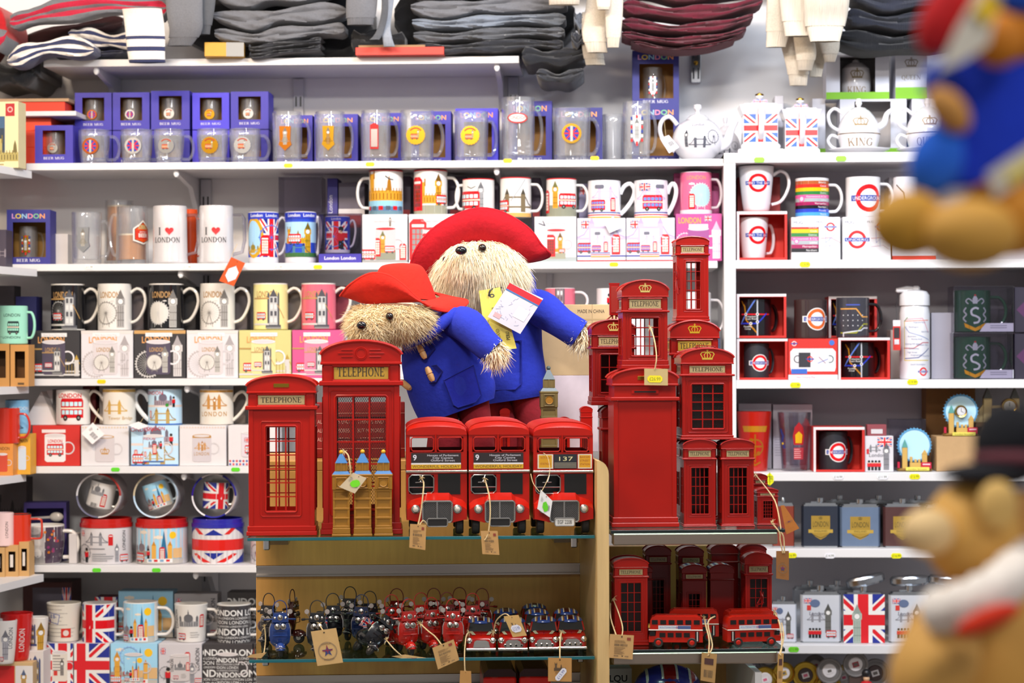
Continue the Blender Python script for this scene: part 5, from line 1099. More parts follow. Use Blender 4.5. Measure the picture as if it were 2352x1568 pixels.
def townbox(d,w,h):towns(d,w*.5,h);d.at(-w*.32,h*.03,w*.3);m_bus(d);d.at();d.text('LONDON',0,h*.88,h*.09,'c83040',wid=w*.45);mugpic(d,-w*.02,h*.1,w*.22,h*.64,'c8dcec',lambda q,a,b2:(towns(q,a,b2),q.at(a*.1,b2*.3,b2*.4),m_phone(q)))
def patbox(d,w,h):
 for i in range(14):
  for j in range(2):d.at(-w*.46+i*w*.07,h*(.04+.08*j),w*.02,pi/4);d.rect(-1,-1,1,1,['3a4a9a','c8303a'][(i+j)%2])
 mugpic(d,-w*.02,h*.22,w*.2,h*.6,'d2c8d0',lambda q,a,b2:(q.at(0,b2*.1,a*1.3),m_bus(q),q.at(),m_flag(q,-a*.7,b2*.6,a*.6,b2*.2)))
hD=(PD-977)/pl(70,PD,.01)[2]+.0003
card_box(74,184,977,PD,ZD,'red mug box picturing a red bus mug','c4241c',redbox,.01,.1);card_box(186,296,977,PD,ZD,'white mug box picturing a gold crown mug','e9e5e7',crownbox,.01,.1);card_box(301,410,977,PD,ZD,'colourful sights mug box with phone box mug pictured','bcd4e4',townbox,.01,.1)
card_box(412,520,977,PD,ZD,'white mug box picturing a gold skyline mug','e9e4e6',goldbox,.01,.1);card_box(524,634,977,PD,ZD,'white mug box with red and blue diamond border','e9e4e6',patbox,.01,.1)
zD=ZD+hD
mug(159,78,896,977,zD,'white mug with a big red double-decker bus','f3efe9',draw=lambda d,r,h:(d.text('LONDON',0,h*.78,h*.12,'c8202a',bold=1,wid=r*1.5),d.at(r*.15,h*.12,r*1.75,0,r*1.4),m_bus(d),d)[-1],v=.018,k=.35,up=1.0)
mg=mug(266,76,894,977,zD,'white gold-banded bridge mug with handle on the left','efe8dc',side=-1,k=.45,style='curl',draw=lambda d,r,h:(goldring(d,r,h),d)[1],v=.018)
mt=mug(372,78,895,977,zD,'colourful sights mug with cathedral and bridge','eef0f2',side=-1,k=.4,style='curl',draw=lambda d,r,h:(towns(d,r,h),d)[1],v=.018)
mug(491,78,894,975,zD,'cream mug with gold skyline lettering','efe8dc',k=.42,style='curl',draw=lambda d,r,h:(goldlon(d,r,h),d)[1],v=.018);mug(604,78,893,977,zD,'cream mug partly behind the small telephone box','ece6dc',k=0,draw=lambda d,r,h:(d.at(-r*.3,h*.4,r*.5),m_wheel(d,'b8863a',None,16),d)[-1],v=.018)
swing_tag(mg,[(213,970),(240,997),(212,1020),(187,995)],'ece6e6','price',[[(214,975,-.012),(222,955,.0),(226,938,.01)]],v=-.012,fr=WALL,tw=.0004,knot=False)
swing_tag(mt,[(318,968),(342,978),(318,986),(294,976)],'ece8e8','none',[[(322,970,-.012),(330,958,.0),(332,948,.01)]],v=-.012,fr=WALL,tw=.0004,knot=False)
for i,(x,w,c,nme)in enumerate(((190,30,'6a1c1c','dark red carton behind the red bus mug'),(228,84,'a89c94','tan carton behind the gold-banded bridge mug'),(410,8,'',''),(536,28,'6a625e','brown carton behind the gold skyline mug'))):
 if c:card_box(x,x+w,890,977,zD,nme,c,None,.1,.08)
# house-shaped white gift carton
u,z,S=pl(88,978,.04);w=78/S;h=76/S;b=MB();m=mat('card','e6e0de')
b.add([(-w/2,0,0),(w/2,0,0),(w/2,.07,0),(-w/2,.07,0),(w*.0,.02,h),(w*.12,.05,h),(-w*.1,.05,h)],[(0,1,4),(1,2,5,4),(2,3,6,5),(3,0,4,6),(4,5,6),(0,1,2,3)],m)
tag(b.build('folded_carton',None,WALL.w(u,.05,zD),ang=10),'white pyramid-folded gift carton on the red bus box','box')
card_box(107,121,898,977,zD,'narrow white lettered carton behind the red bus mug','e2dcda',lambda d,w,h:(d.at(w*.15,h*.1,1,pi/2),d.text('LONDON',h*.35,0,w*.4,'b09a8a',wid=h*.6)),.09,.09)
# ------------------------------------------------------------ fifth shelf: gift tins
def tin(x0,x1,label,fn,lid,top=1214,cat='tin',body='e6e2e4'):
 u,_,S=pl((x0+x1)/2,PE,.01);r=(x1-x0)/2/S;h=(PE-top)/S;t=thing('gift_tin',label,cat,WALL.w(u,.01+r,ZE),0,'round gift tins')
 b=MB();b.lathe([(0,0),(r*.98,0),(r,.002),(r,h)],mat('enamel',body),48);d=Dr((-r*1.57,0,r*1.57,h));fn(d,r,h);b.wrap(d,r,mat('printg'),.002);b.build('body',t)
 b=MB();m=mat('enamel',lid);lh=20/S;b.lathe([(r,h-.001),(r*1.03,h),(r*1.03,h+lh*.45),(r*.99,h+lh*.5),(r*.99,h+lh*.95),(r*.96,h+lh),(r*.93,h+lh),(r*.93,h+lh*.43),(0,h+lh*.43)],m,48);b.build('lid',t)
 return h+lh+.0012
def tin_sketch(d,r,h):
 m_flag(d,-r*1.0,h*.74,r*.25,h*.16);d.at(-r*.2,h*.5,r*.95);m_bridge(d,'8a8a90','6a6a70');d.at(r*.38,h*.5,h*.3);m_phone(d,'c8282c','c8282c');d.at(-r*.75,h*.3,r*.32);m_wheel(d,'77777c',None,14);d.at(-r*.62,h*.03,h*.4);m_guard(d);d.at(r*.62,h*.05,h*.5);m_ben(d,'9a9aa0','7a7a80');d.at(r*.95,h*.03,r*.4);m_bus(d)
 d.at();m_lines(d,-r*.45,h*.42,r*1.0,1,h*.05,'77777c');m_lines(d,-r*.35,h*.28,r*.9,4,h*.06,'9a9a9e');d.at(r*1.0,h*.38,1,pi/2);d.text('LONDON',h*.25,0,h*.1,'4a4a50',wid=h*.55)
def tin_flag(d,r,h):
 d.rect(-r*1.57,0,r*1.57,h,'ece8e8')
 for s in(0,1):
  y=lambda q:h-q if s else q
  for x in(-1,1):d.poly([(x*r*.42,y(h*.04)),(x*r*1.0,y(h*.26)),(x*r*.78,y(h*.28)),(x*r*.1,y(h*.04))]if not s else[(x*r*1.0,y(h*.0)),(x*r*.75,y(0)),(x*r*.4,y(h*.2)),(x*r*.62,y(h*.2))],'d3241f')
  d.poly([(-r*.4,y(h*.3)),(0,y(h*.12)),(r*.4,y(h*.3))]if not s else[(-r*.38,y(h*.22)),(0,y(h*.06)),(r*.38,y(h*.22))],NAVY)
  for x in(-1,1):d.poly([(x*r*1.55,y(0)),(x*r*.75,y(0)),(x*r*1.55,y(h*.3))],NAVY)
 d.rect(-r*1.57,h*.36,r*1.57,h*.66,'d3241f')
hT=[tin(172,291,'red-lidded gift tin with grey London sketches',tin_sketch,'b8201c'),tin(301,420,'red-lidded gift tin with a pastel cartoon skyline',lambda d,r,h:cartoon(d,r,h),'b8201c'),tin(431,550,'blue-lidded gift tin covered with the flag',tin_flag,'2a2a9c')]
tin(566,684,'gift tin half hidden behind the wooden stand',tin_sketch,'b8201c')
def lid_up(px,py,w,label,cols,mlabel,mcol,mdraw,turn,z):
 """a lidless round tin on its side, open towards us, a mug inside"""
 u,_,S=pl(px,py,.03);r=w/2/S;t=thing('open_round_tin',label,'tin',WALL.w(u,.03,z+r),0,'open round tins with mugs');m=mat('enamel','c8c4c6');M=Matrix.Rotation(-pi/2,4,'X')
 b=MB();b.lathe([(r,0),(r*.995,.09),(0,.09)],m,44,M=M);b.lathe([(r*.93,.002),(r*.92,.088),(0,.088)],mat('metal','b4b0b0'),44,M=M);b.build('shell',t)
 b=MB();n=44
 for i in range(n):
  a0_,a1_=2*pi*i/n,2*pi*(i+1)/n;q=[(r*k*cos(a),y,r*k*sin(a))for a in(a0_,a1_)for k,y in((1.01,.004),(.97,-.004),(.92,.002))]
  c=lin(cols[(i*len(cols)//n*3)%len(cols)]if len(cols)>1 else cols[0]);b.add(q,[(0,1,4,3),(1,2,5,4)],mat('printg'),c)
 b.build('rim',t)
 MB().lathe([(0,-.001),(r*.91,-.001)],mat('clear','ffffff'),30,M=M).build('clear_cover',t)
 mw=r*.58;mh=r*1.15;q=thing('tin_mug',mlabel,'mug',WALL.w(u,.03+mw+.003,z+r));q.rotation_euler=(0,turn,0);b=MB();mm=mat('ceramic',mcol);b.lathe([(0,-mh/2),(mw*.92,-mh/2),(mw,-mh/2+.003),(mw,mh/2),(mw*.93,mh/2),(mw*.9,-mh*.3),(0,-mh*.3)],mm,36)
 d=Dr((-mw*1.5,0,mw*1.5,mh));mdraw(d,mw,mh);b.wrap(d,mw,mat('printg'),-mh/2);b.build('body',q)
 if mw:MB().tube([(p[0],p[1],p[2]-mh/2)for p in smooth_pts(handle_pts(mw,mh,mw*.42,'C'))],mw*.08,mm,8).build('handle',q)
lid_up(226,1195,104,'open round tin with dotted rim on the grey sketch tin',['c83a30','e8e4e4','6a6a80','e8e4e4'],'white sketch mug with red phone box inside the open tin','e9e6e2',lambda d,r,h:(d.at(r*.45,h*.1,h*.5),m_phone(d),d.at(-r*.2,h*.5,r*1.1),m_dome(d,'9a9a9c','6a6a6e'),d.at(),m_bars(d,-r*.5,h*.05,r*.6,h*.14,'4a4a4a',10),d)[-1],radians(14),ZE+hT[0])
lid_up(357,1195,104,'open round tin with pale blue rim on the cartoon tin',['c8dcec','ecf0f4','c8dcec','f0d8b0'],'cartoon skyline mug inside the open tin','cfe4f2',lambda d,r,h:cartoon(d,r,h),radians(-18),ZE+hT[1])
lid_up(491,1195,104,'open round tin with flag-coloured rim on the blue-lidded tin',['2a2a9c','ece8e8','c82a24','ece8e8','2a2a9c','c82a24'],'flag mug inside the open tin','ece8e4',lambda d,r,h:union_mug(d,r,h,.55),radians(3),ZE+hT[2])
lid_up(630,1195,104,'open round tin mostly hidden by the small telephone box',['c83a30','e8e4e4','6a6a80'],'sketch mug inside the hidden open tin','e9e6e2',lambda d,r,h:sketch(d,r,h),0,ZE+hT[0])
t,(u,vv,S,w,h)=win_box(56,152,1165,PE,ZE,'open purple gift box with a spoon behind the portrait mug','4a3a8c',(.06,.06,.94,.9),'2e2270',None,v=.118,name='gift_box',depth=.06);t.rotation_euler.z=radians(6)
b=MB();b.tube([(-w*.45,.005,h*.72),(w*.1,.005,h*.74)],.0035,mat('ceramic','ddd8d4'));b.ell((w*.25,.008,h*.745),(w*.17,.008,h*.085),mat('ceramic','e2ddd8'),16,8);tag(b.build('china_spoon',None,WALL.w(u,.12,ZE+.0),0),'white china spoon in the open purple gift box','spoon')
def portrait(d,r,h):
 d.rect(-r*1.5,h*.03,r*1.5,h*.97,'4a3a4a');d.rect(-r*.8,h*.03,r*.3,h*.97,'b8b4b2');d.circ(-r*.2,h*.55,r*.3,'d8d4d0',16,h*.18);d.circ(-r*.2,h*.78,r*.5,'8a8684',16,h*.1);d.circ(-r*.2,h*.86,r*.3,'a8a4a2',14,h*.08);d.poly([(-r*.8,h*.03),(r*.3,h*.03),(r*.2,h*.33),(-r*.2,h*.4),(-r*.6,h*.33)],'9a9694');d.circ(-r*.05,h*.3,r*.2,'e4e0dc',12,h*.12)
 R=random.Random(3)
 for i in range(14):d.circ(R.uniform(.3,.95)*r,R.uniform(.3,.95)*h,r*.07,['c8742a','8a3a6a','b84a2a'][i%3],7)
mug(88,96,1208,PE-1,ZE,'large cup with a black and white hat portrait','efe9e2',prof='round',k=.34,style='C',draw=lambda d,r,h:(portrait(d,r,h),d)[1],v=.0)
card_box(158,176,1230,PE,ZE,'narrow white carton between the purple box and first tin','d8d2d0',None,.04,.05)
# ------------------------------------------------------------ bottom shelf
hG=(PG-1480)/pl(90,PG,.01)[2]+.0003
def postbox(d,w,h):union_mug(d,w*.5,h,.3);mugpic(d,w*.05,h*.08,w*.26,h*.7,'d8d0c4',lambda q,a,b2:(q.rect(-a*.8,b2*.2,-a*.3,b2*.4,'c8342a'),m_lines(q,-a*.9,b2*.9,a*1.6,6,b2*.1,'8a8480'),q.at(a*.3,b2*.2,b2*.6),m_ben(q,'8a8480','5a5450')))
def cartbox(d,w,h):cartoon(d,w*.5,h);d.at(-w*.36,h*.2,h*.62);m_ben(d,'e0a83a','c88a2a');d.at(-w*.1,h*.7,w*.2);m_wheel(d,'8ab0e0',None,18,False);mugpic(d,0,h*.08,w*.2,h*.66,'8ccbe8',lambda q,a,b2:cartoon(q,a,b2))
def sketchbox(d,w,h):tin_sketch(d,w*.45,h);mugpic(d,0,h*.1,w*.22,h*.62,'d8d2d2',lambda q,a,b2:sketch(q,a,b2))
def typobox(d,w,h):typo(d,w*.5,h);mugpic(d,0,h*.05,w*.22,h*.7,'4a4648',lambda q,a,b2:typo(q,a,b2,seed=5))
for x0,x1,nme,c,fn in((100,168,'flag and postmark mug box under the postmark mug','d8d0d4',postbox),(170,252,'flag mug box under the flag mug','e4e0e2',lambda d,w,h:union_mug(d,w*.5,h,-.6)),(254,362,'pastel skyline mug box under the cartoon mug','a8d4ec',cartbox),(364,464,'grey sketch mug box under the cathedral mug','dcd8dc',sketchbox),(466,580,'black lettered mug box under the lettered mug','3a3638',typobox)):
 card_box(x0,x1,1480,PG,ZG,nme,c,fn,.01,.1,group='mug boxes on the bottom shelf')
card_box(582,700,1480,PG,ZG,'lettered mug box disappearing behind the stand','3c3838',typobox,.02,.1)
zG=ZG+hG
def postmug(d,r,h):
 m_lines(d,-r*1.2,h*.96,r*2.2,9,h*.1,'8a8480',4,.12);d.at(-r*.45,h*.62,1,-.2);d.rect(-r*.4,-h*.12,r*.4,h*.14,'6a74a8');d.rect(-r*.36,-h*.1,r*.36,h*.12,'d8d2c8');d.at(-r*.45,h*.62,r*.5);m_bridge(d,'6a74a8');d.at();d.rect(r*.05,h*.12,r*.62,h*.36,'c8342a');d.circ(r*.33,h*.24,r*.17,'e8d8d0',12);d.ring(-r*.8,h*.55,r*.2,r*.16,'8a2a3a',14)
mug(137,80,1391,1479,zG,'cream postmark and stamp mug on the bottom shelf','e9e2d4',k=.2,up=.9,draw=lambda d,r,h:(postmug(d,r,h),d)[1],v=.018,prof='flare');mug(220,78,1391,1479,zG,'flag mug standing on the bottom row boxes','efe9e6',k=.3,draw=lambda d,r,h:(union_mug(d,r,h,-.45),d)[1],v=.018)
mug(315,80,1385,1476,zG,'cartoon skyline mug with round sun, bottom shelf','f0ece6',k=.45,style='C',draw=lambda d,r,h:(cartoon(d,r,h),d)[1],v=.018);mug(432,78,1393,1480,zG,'white cathedral sketch mug, bottom shelf','f0ece6',k=.35,draw=lambda d,r,h:(sketch(d,r,h),d)[1],v=.018,prof='flare')
mug(531,78,1393,1480,zG,'black and white lettered mug, bottom shelf','39373a',inn='efece6',k=.34,draw=lambda d,r,h:(typo(d,r,h),d)[1],v=.018,rim='efece6',hcol='e8e4e0')
for x0,x1,top,nme,c,fn in((272,398,1374,'pale blue skyline carton behind the cartoon mug','9cc8e0',lambda d,w,h:cartoon(d,w*.5,h)),(400,500,1380,'grey sketch carton behind the cathedral mug','a8a4a6',sketchbox),(522,600,1376,'lettered carton behind the lettered mug','3c3838',typobox),(218,270,1388,'flag carton behind the flag mug','5a2a34',lambda d,w,h:union_mug(d,w*.5,h,.2))):
 card_box(x0,x1,top,1480,zG,nme,c,fn,.125,.06,group='cartons at the back of the bottom shelf')
card_box(52,166,1356,1480,zG,'dark flag carton behind the white cups at bottom left','4a2424',lambda d,w,h:(d.rect(-w*.3,h*.1,w*.3,h*.9,'5a5460'),m_flag(d,w*.3,h*.1,w*.18,h*.8)),.14,.1)
# red ring handle peeping beside the stand
# ------------------------------------------------------------ corner shelves at the left edge
def atc(px,py,v):return pl(px,py,v)
for i,(x0,x1,y0,y1,c,nme)in enumerate(((-60,118,330,371,'d8391c','lowest orange-red box of the corner stack'),(-60,120,292,330,'d23a1e','second orange-red box of the corner stack'),(-60,118,262,292,'d8411f','third orange-red box of the corner stack'),(-60,150,226,250,'cc3216','topmost orange-red box above the white tray'))):
 S=pl(60,371,.06)[2];card_box(x0,x1,y0,y1,ZA+(371-y1)/S,nme,c,None,.06,.2,group='orange-red boxes stacked in the corner',name='gift_box')
S=pl(60,371,.06)[2];b=MB();b.box(-.12,0,0,.125,.2,11/S,mat('card','e4dfe2'),.001);u=pl(60,371,.04)[0];tag(b.build('white_tray',None,WALL.w(u,.03,ZA+(371-261)/S)),'white flat box between the orange-red boxes','box')
b=MB();b.box(-.13,0,0,.1,.2,7/S,mat('kraft','a88a6a'),.0005);tag(b.build('cardboard_sheet',None,WALL.w(u,.06,ZA+(371-225)/S)),'brown cardboard tray lying on top of the orange-red boxes','box')
def guide(d,w,h):
 d.rect(-w/2,0,w/2,h,'d8cca0');d.rect(-w*.5,h*.18,w*.12,h*.78,'3a5a7a');d.rect(-w*.5,h*.2,w*.1,h*.6,'2a3a4a');m_lines(d,-w*.45,h*.16,w*.6,3,h*.05,'8a7a4a');d.rect(w*.14,h*.78,w*.4,h*.97,'a8242a');d.ring(w*.27,h*.88,w*.08,w*.05,'d8a8a0',12);d.at(w*.3,h*.1,h*.55);m_palace(d,'a89a5a','6a5f34');d.at()
card_box(-40,44,236,388,ZS['a'],'patterned cream tin standing on the corner shelf','d4c89a',guide,-.13,.05,rz=radians(-6),name='patterned_tin',cat='tin')
t,_=win_box(24,66,786,882,ZS['c'],'right kraft window box under the mint green mug','c08a4a',(.24,.2,.8,.84),'6a4218',lambda d,w,h:d.rect(-w*.1,h*.04,w*.25,h*.09,'5a4020'),v=-.1,depth=.055,group='kraft window boxes on the left');t2,_=win_box(-20,22,784,882,ZS['c'],'left kraft window box under the mint green mug','b88444',(.24,.2,.8,.84),'5a3814',None,v=-.1,depth=.055,group='kraft window boxes on the left')
zz=ZS['c']+97/pl(20,882,-.1)[2]
def mint(d,r,h):d.at(r*.25,h*.25,h*.46,0,r*.8);m_bus(d,'2a3a3a','9ad8c0');d.at();d.text('LONDON',r*.15,h*.72,h*.08,'2a3a3a',wid=r*1.2);d.text('* LONDON',r*.0,h*.15,h*.06,'2a3a3a',wid=r*1.5)
mug(22,66,695,783,zz,'mint green bus mug at the left edge','9ad8c0',k=.25,draw=lambda d,r,h:(mint(d,r,h),d)[1],v=-.1)
card_box(36,84,680,PC,ZC,'dark blue carton behind the mint green mug','1a1a50',None,.05,.06);card_box(-14,34,656,PC,ZC,'dark grey photo carton above the mint green mug','4a444a',None,.12,.06)
card_box(-30,14,520,610,ZS['b'],'dark purple carton at the left edge of the second shelf','453c4a',lambda d,w,h:(d.at(w*.3,h*.3,h*.4),m_bridge(d,'8a8088')),-.06,.06)
for i,(x0,x1,top,c,nme)in enumerate(((-18,30,1010,'d88a3a','leftmost orange mug box'),(32,70,990,'d8a02c','yellow mug box beside it'))):
 card_box(x0,x1,top,1083,ZS['d'],nme+' on the left corner shelf',c,lambda d,w,h,i=i:(d.text('LONDON',0,h*.8,h*.1,'5a3418',wid=w*.7),mugpic(d,0,h*.12,w*.24,h*.55,['c8442a','cfe0f0'][i],None)),-.1+.04*i,.055,kind='card',group='orange mug boxes in the corner')
zz=ZS['d']+73/pl(10,1083,-.1)[2]
mug(10,56,928,1009,zz,'glossy red embossed mug at the left edge','c02a18',k=.42,v=-.1,kind='enamel',inn='c02a18');mug(32,54,912,990,ZS['d']+93/pl(40,1083,-.06)[2],'dark-rimmed blue skyline mug behind the red one','7ab4d8',inn='20263a',k=0,v=-.05,draw=lambda d,r,h:(d.at(0,h*.1,r*1.6),m_bridge(d,'2a3a5a'),d.at(),d.text('LONDON',r*.5,h*.7,h*.1,'e8ecf0'),d)[-1])
def kraftwin(x0,x1,top,label,v=-.1):
 win_box(x0,x1,top,1322,ZS['e'],label,'c49a62',(.22,.16,.78,.8),'5a3a1c',lambda d,w,h:(d.at(-w*.1,h*.3,1,pi/2),d.rect(0,-w*.2,h*.4,w*.05,'e4dcd4')),v=v,depth=.05,group='small kraft window boxes on the left')
kraftwin(-16,11,1254,'leftmost small kraft window box on the corner shelf');kraftwin(13,42,1250,'middle small kraft window box on the corner shelf',-.09);kraftwin(44,67,1243,'right small kraft window box on the corner shelf',-.08)
zz=ZS['e']+70/pl(20,1322,-.1)[2]
mug(0,50,1176,1252,zz,'pale pink mug with a blue handle at the left edge','e8c8c4',k=.0,v=-.1,draw=lambda d,r,h:(d.at(r*.75,h*.25,1,pi/2),d.text('LONDON',h*.25,0,h*.09,'3a3a3a',wid=h*.5),d)[-1]);mug(40,50,1174,1246,zz,'red enamel mug beside the pale pink mug','c8341c',k=.5,v=-.075,kind='enamel',style='sq',rim='2a2422')
card_box(-20,62,1112,PE,ZE,'dark photo tin at the back left of the tin shelf','4a4244',lambda d,w,h:(d.at(0,h*.5,h*.4),m_palace(d,'2a2426','1a1618')),.16,.06)
zg=ZS['g']
card_box(-30,76,1508,1588,zg,'tan mug box under the red flared mug','c8a878',lambda d,w,h:(d.rect(-w*.5,0,w*.1,h*.9,'c81c1c'),d.rect(w*.12,0,w*.5,h*.9,'e8e4e2'),d.at(w*.3,h*.1,h*.7),m_ben(d,'c89a3a','4a5a7a')),-.1,.09)
zz=zg+80/pl(20,1588,-.1)[2]
mug(28,76,1398,1507,zz,'tall flared red mug at the bottom left corner','c41c1c',k=0,v=-.1,prof='taper',draw=lambda d,r,h:(d.at(r*.7,h*.2,1,pi/2),d.text('LONDON',h*.25,0,h*.12,'efe8e6',wid=h*.5),d)[-1]);mug(2,60,1415,1515,zz,'white lettered tower mug at the bottom left corner','ece8e4',k=0,v=-.145,prof='taper',draw=lambda d,r,h:(d.at(r*.3,h*.1,h*.7),m_ben(d,'a8a8b0','6a6a72'),d.at(r*.85,h*.4,1,pi/2),d.text('LONDON',h*.2,0,h*.1,'2a3a4a',wid=h*.5),d.at(-r*.1,h*.06,r*.5),m_bus(d),d)[-1])
mug(80,50,1398,1490,zg+.085,'white flared mug with gold clock tower, bottom left','ece8e2',k=0,v=-.05,prof='taper',draw=lambda d,r,h:(d.at(r*.5,h*.05,h*.85),m_ben(d,'c89a3a','8a6a2a'),d.at(-r*.3,h*.3,h*.6),m_tower(d,'8a7a5a','3a4a7a'),d)[-1]);card_box(62,100,1488,1588,zg,'white tower carton under the flared clock tower mug','e4e0de',lambda d,w,h:(d.at(0,h*.1,h*.8),m_tower(d,'8a7a5a','3a4a7a')),-.06,.07)
# ------------------------------------------------------------ goods in the white cabinet
def rnd(t,**k):return lambda d,w,h:m_roundel_at(d,t,w,h,**k)
def redopen(x0,x1,top,py,z,label,ml,mc,mdraw,v=.01,prof='straight',mx=None,mw=None,kind='ceramic',hcol=None):
 t,(u,vv,S,w,h)=win_box(x0,x1,top,py,z,label,'c01f16',(.05,.05,.95,.93),'d32a16',lambda d,w,h:(d.rect(-w*.5,h*.94,w*.5,h,'e8e4e6'),d.rect(-w*.5,0,-w*.455,h,'e4dcde')),v=v,depth=.1,group='open red transport mug boxes')
 mx=mx or x0+(x1-x0)*.4;mw=mw or(x1-x0)*.5
 mug(mx,mw,top+(py-top)*.1,py-3,z+.0017,ml,mc,draw=mdraw,v=v+.012,prof=prof,k=.28,kind=kind,hcol=hcol,group='mugs inside the open red boxes',up=.5)
 return t
def rd(x,y,s,t='UNDERGROUND',**k):
 return lambda d,r,h:(d.at(r*x,h*y,r*s),m_roundel(d,t,**k),d)[-1]
z1=ZR[1];hb1=lambda top,v=.01:(597-top)/pl(1800,597,v)[2]
redopen(1693,1808,484,596,z1,'open red box holding the white MIND THE GAP mug','white MIND THE GAP mug inside the open red box','efedf0',rd(.25,.58,.6,'MIND THE GAP'),prof='taper',mx=1733,mw=70)
mug(1740,82,378,483,z1+hb1(484),'white tapered MIND THE GAP mug on top of the red box','f0eef2',k=.42,prof='taper',draw=rd(.05,.62,.52,'MIND THE GAP'),v=.015,style='ear')
card_box(1694,1792,400,484,z1+hb1(484),'dark red carton behind the upper MIND THE GAP mug','8a1412',None,.12,.09)
LINES=[('Bakerloo','a8562a'),('Central','cf2a20'),('Circle','e8b80a'),('District','2a7a3a'),('Hammersmith & City','d8589a'),('Jubilee','a0a8ac'),('Metropolitan','9a1a54'),('Northern','17171a'),('Piccadilly','2a42b8'),('Victoria','4a9ad8')]
def tubelines(d,r,h,y0=.04,y1=.93):
 n=len(LINES);s=(y1-y0)/n
 for i,(t,c)in enumerate(LINES):
  y=h*(y1-(i+1)*s);d.rect(-r*1.57,y,r*1.57,y+h*s,c);d.text(t,r*.86,y+h*s*.25,h*s*.5,'f0eeee','r')
 d.circ(-r*.75,h*.47,r*.2,'e8c4d8',14);d.ring(-r*.75,h*.47,r*.2,r*.13,'d8589a',16)
def mugboxp(kind):
 def dr(d,w,h):
  d.text('MUG',-w*.36,h*.84,h*.07,'4a5468');d.text('MUG',w*.08,h*.86,h*.05,'4a5468');d.at(w*.3,h*.77,w*.09);m_roundel(d);d.at()
  for i,(c,p)in enumerate((('c8707a',[(.1,.5),(.3,.52),(.5,.4)]),('8a94c8',[(.2,.7),(.2,.4),(.4,.6)]),('c0a0b0',[(.08,.3),(.35,.34),(.46,.25)]),('9ab0d0',[(.28,.58),(.28,.3)]))):d.line([(x*w,y*h)for x,y in p],h*.012,c)
  d.rect(-w*.5,h*.18,w*.06,h*.77,'f4f2f4' if kind else '3a3a40')
  if kind:d.at(-w*.2,h*.47,w*.19);m_roundel(d,'UNDERG');d.at()
  else:
   q=Dr((-w*.3,h*.19,w*.25,h*.76));tubelines(q,w*.26,h*.92,.0,.98);d.t+=[(d.l+l,c,[(a-w*.2,b2)for a,b2 in p])for l,c,p in q.t];d.l+=q.l
 return dr
card_box(1818,1930,499,597,z1,'white mug box with coloured transport-line stripes','ecebf0',mugboxp(0),.01,.1,group='white transport mug boxes');card_box(1936,2046,499,597,z1,'white mug box with a large roundel in the window','ecebf0',mugboxp(1),.01,.1,group='white transport mug boxes')
card_box(2050,2150,499,597,z1,'red-cornered mug box behind the fluffy feet','c8281c',lambda d,w,h:d.rect(-w*.5,h*.1,w*.5,h,'e0dce0'),.03,.1)
mug(1869,77,407,498,z1+hb1(499),'white mug striped in the colours of the transport lines','f2f0f2',k=.38,draw=lambda d,r,h:(tubelines(d,r,h),d)[1],v=.015);mug(1987,80,405,498,z1+hb1(499),'white mug with a big red transport roundel','f2f0f2',k=.35,draw=rd(.25,.47,.8),v=.015)
card_box(2042,2090,402,499,z1+hb1(499),'white box lettered MUG behind the hanging bear\'s leg','e0dee6',lambda d,w,h:d.text('MUG',-w*.1,h*.84,h*.08,'4a4a5a'),.12,.09);mug(2085,60,405,498,z1+hb1(499),'white map mug partly behind the hanging bear\'s leg','eceaf0',k=0,draw=lambda d,r,h:(d.line([(-r*.9,h*.8),(-r*.3,h*.6),(-r*.1,h*.2)],h*.03,'3a3a44'),d)[-1],v=.03)
card_box(1806,1834,498,597,z1,'dark box in the gap between the red and striped boxes','2c2428',None,.09,.09)
z2=ZR[2];S2=pl(1800,872,.01)[2];h2b=(872-776)/S2
mapf=lambda d,r,h:(tubemap(d,r,h),d)[1]
redopen(1693,1809,777,871,z2,'open red box holding a black roundel mug, lower stack','black roundel mug in the lower left red box','2e2e34',rd(.25,.45,.62,edge=True),kind='plastic');redopen(1926,2044,775,871,z2,'open red box holding the black map mug, beside the bottle','black line-map mug in the box beside the bottle','17171c',mapf,mx=1975,mw=76)
redopen(1693,1806,674,775,z2+h2b,'open red box with black map mug, top of the left stack','black line-map mug in the upper left red box','17171c',mapf,mx=1736,mw=76)
def heatbox(d,w,h):
 d.poly([(-w*.44,h*.2),(w*.44,h*.2),(w*.46,h*.3),(w*.46,h*.68),(w*.4,h*.76),(-w*.4,h*.76),(-w*.46,h*.68),(-w*.46,h*.3)],'ebe8ec');d.rect(-w*.5,0,w*.5,h*.12,'dcd8de');d.text('Heat Changing Mug',-w*.15,h*.04,h*.04,'9a5a5a')
 for x,c,q in((-.17,'2c2c34',-1),(.2,'e0e2ea',1)):d.ring(x*w+q*w*.14,h*.5,w*.08,w*.06,'2c2c34' if q<0 else '3a5a5a',18);d.rect(x*w-w*.12,h*.3,x*w+w*.12,h*.66 if q<0 else h*.6,c)
 d.at(-w*.06,h*.5,w*.06);m_roundel(d,None);d.at();d.line([(w*.12,h*.55),(w*.25,h*.4)],h*.015,'8a4a5a');d.line([(w*.1,h*.4),(w*.3,h*.5)],h*.015,'5a6ab0');d.rect(-w*.44,h*.14,-w*.12,h*.26,'2f5fb8');d.at(-w*.38,h*.88,w*.05);m_roundel(d,None,red='e8dcdc');d.at();d.circ(w*.38,h*.9,w*.055,'3a6ac0',14)
card_box(1811,1924,778,872,z2,'red heat-changing mug box picturing two mugs','c4241a',heatbox,.01,.1)
mug(1865,76,686,776,z2+(872-778)/S2,'dark brown mug with orange roundel','3c3030',k=0,draw=rd(.35,.5,.62,red='d8642a',edge=True),v=.015)
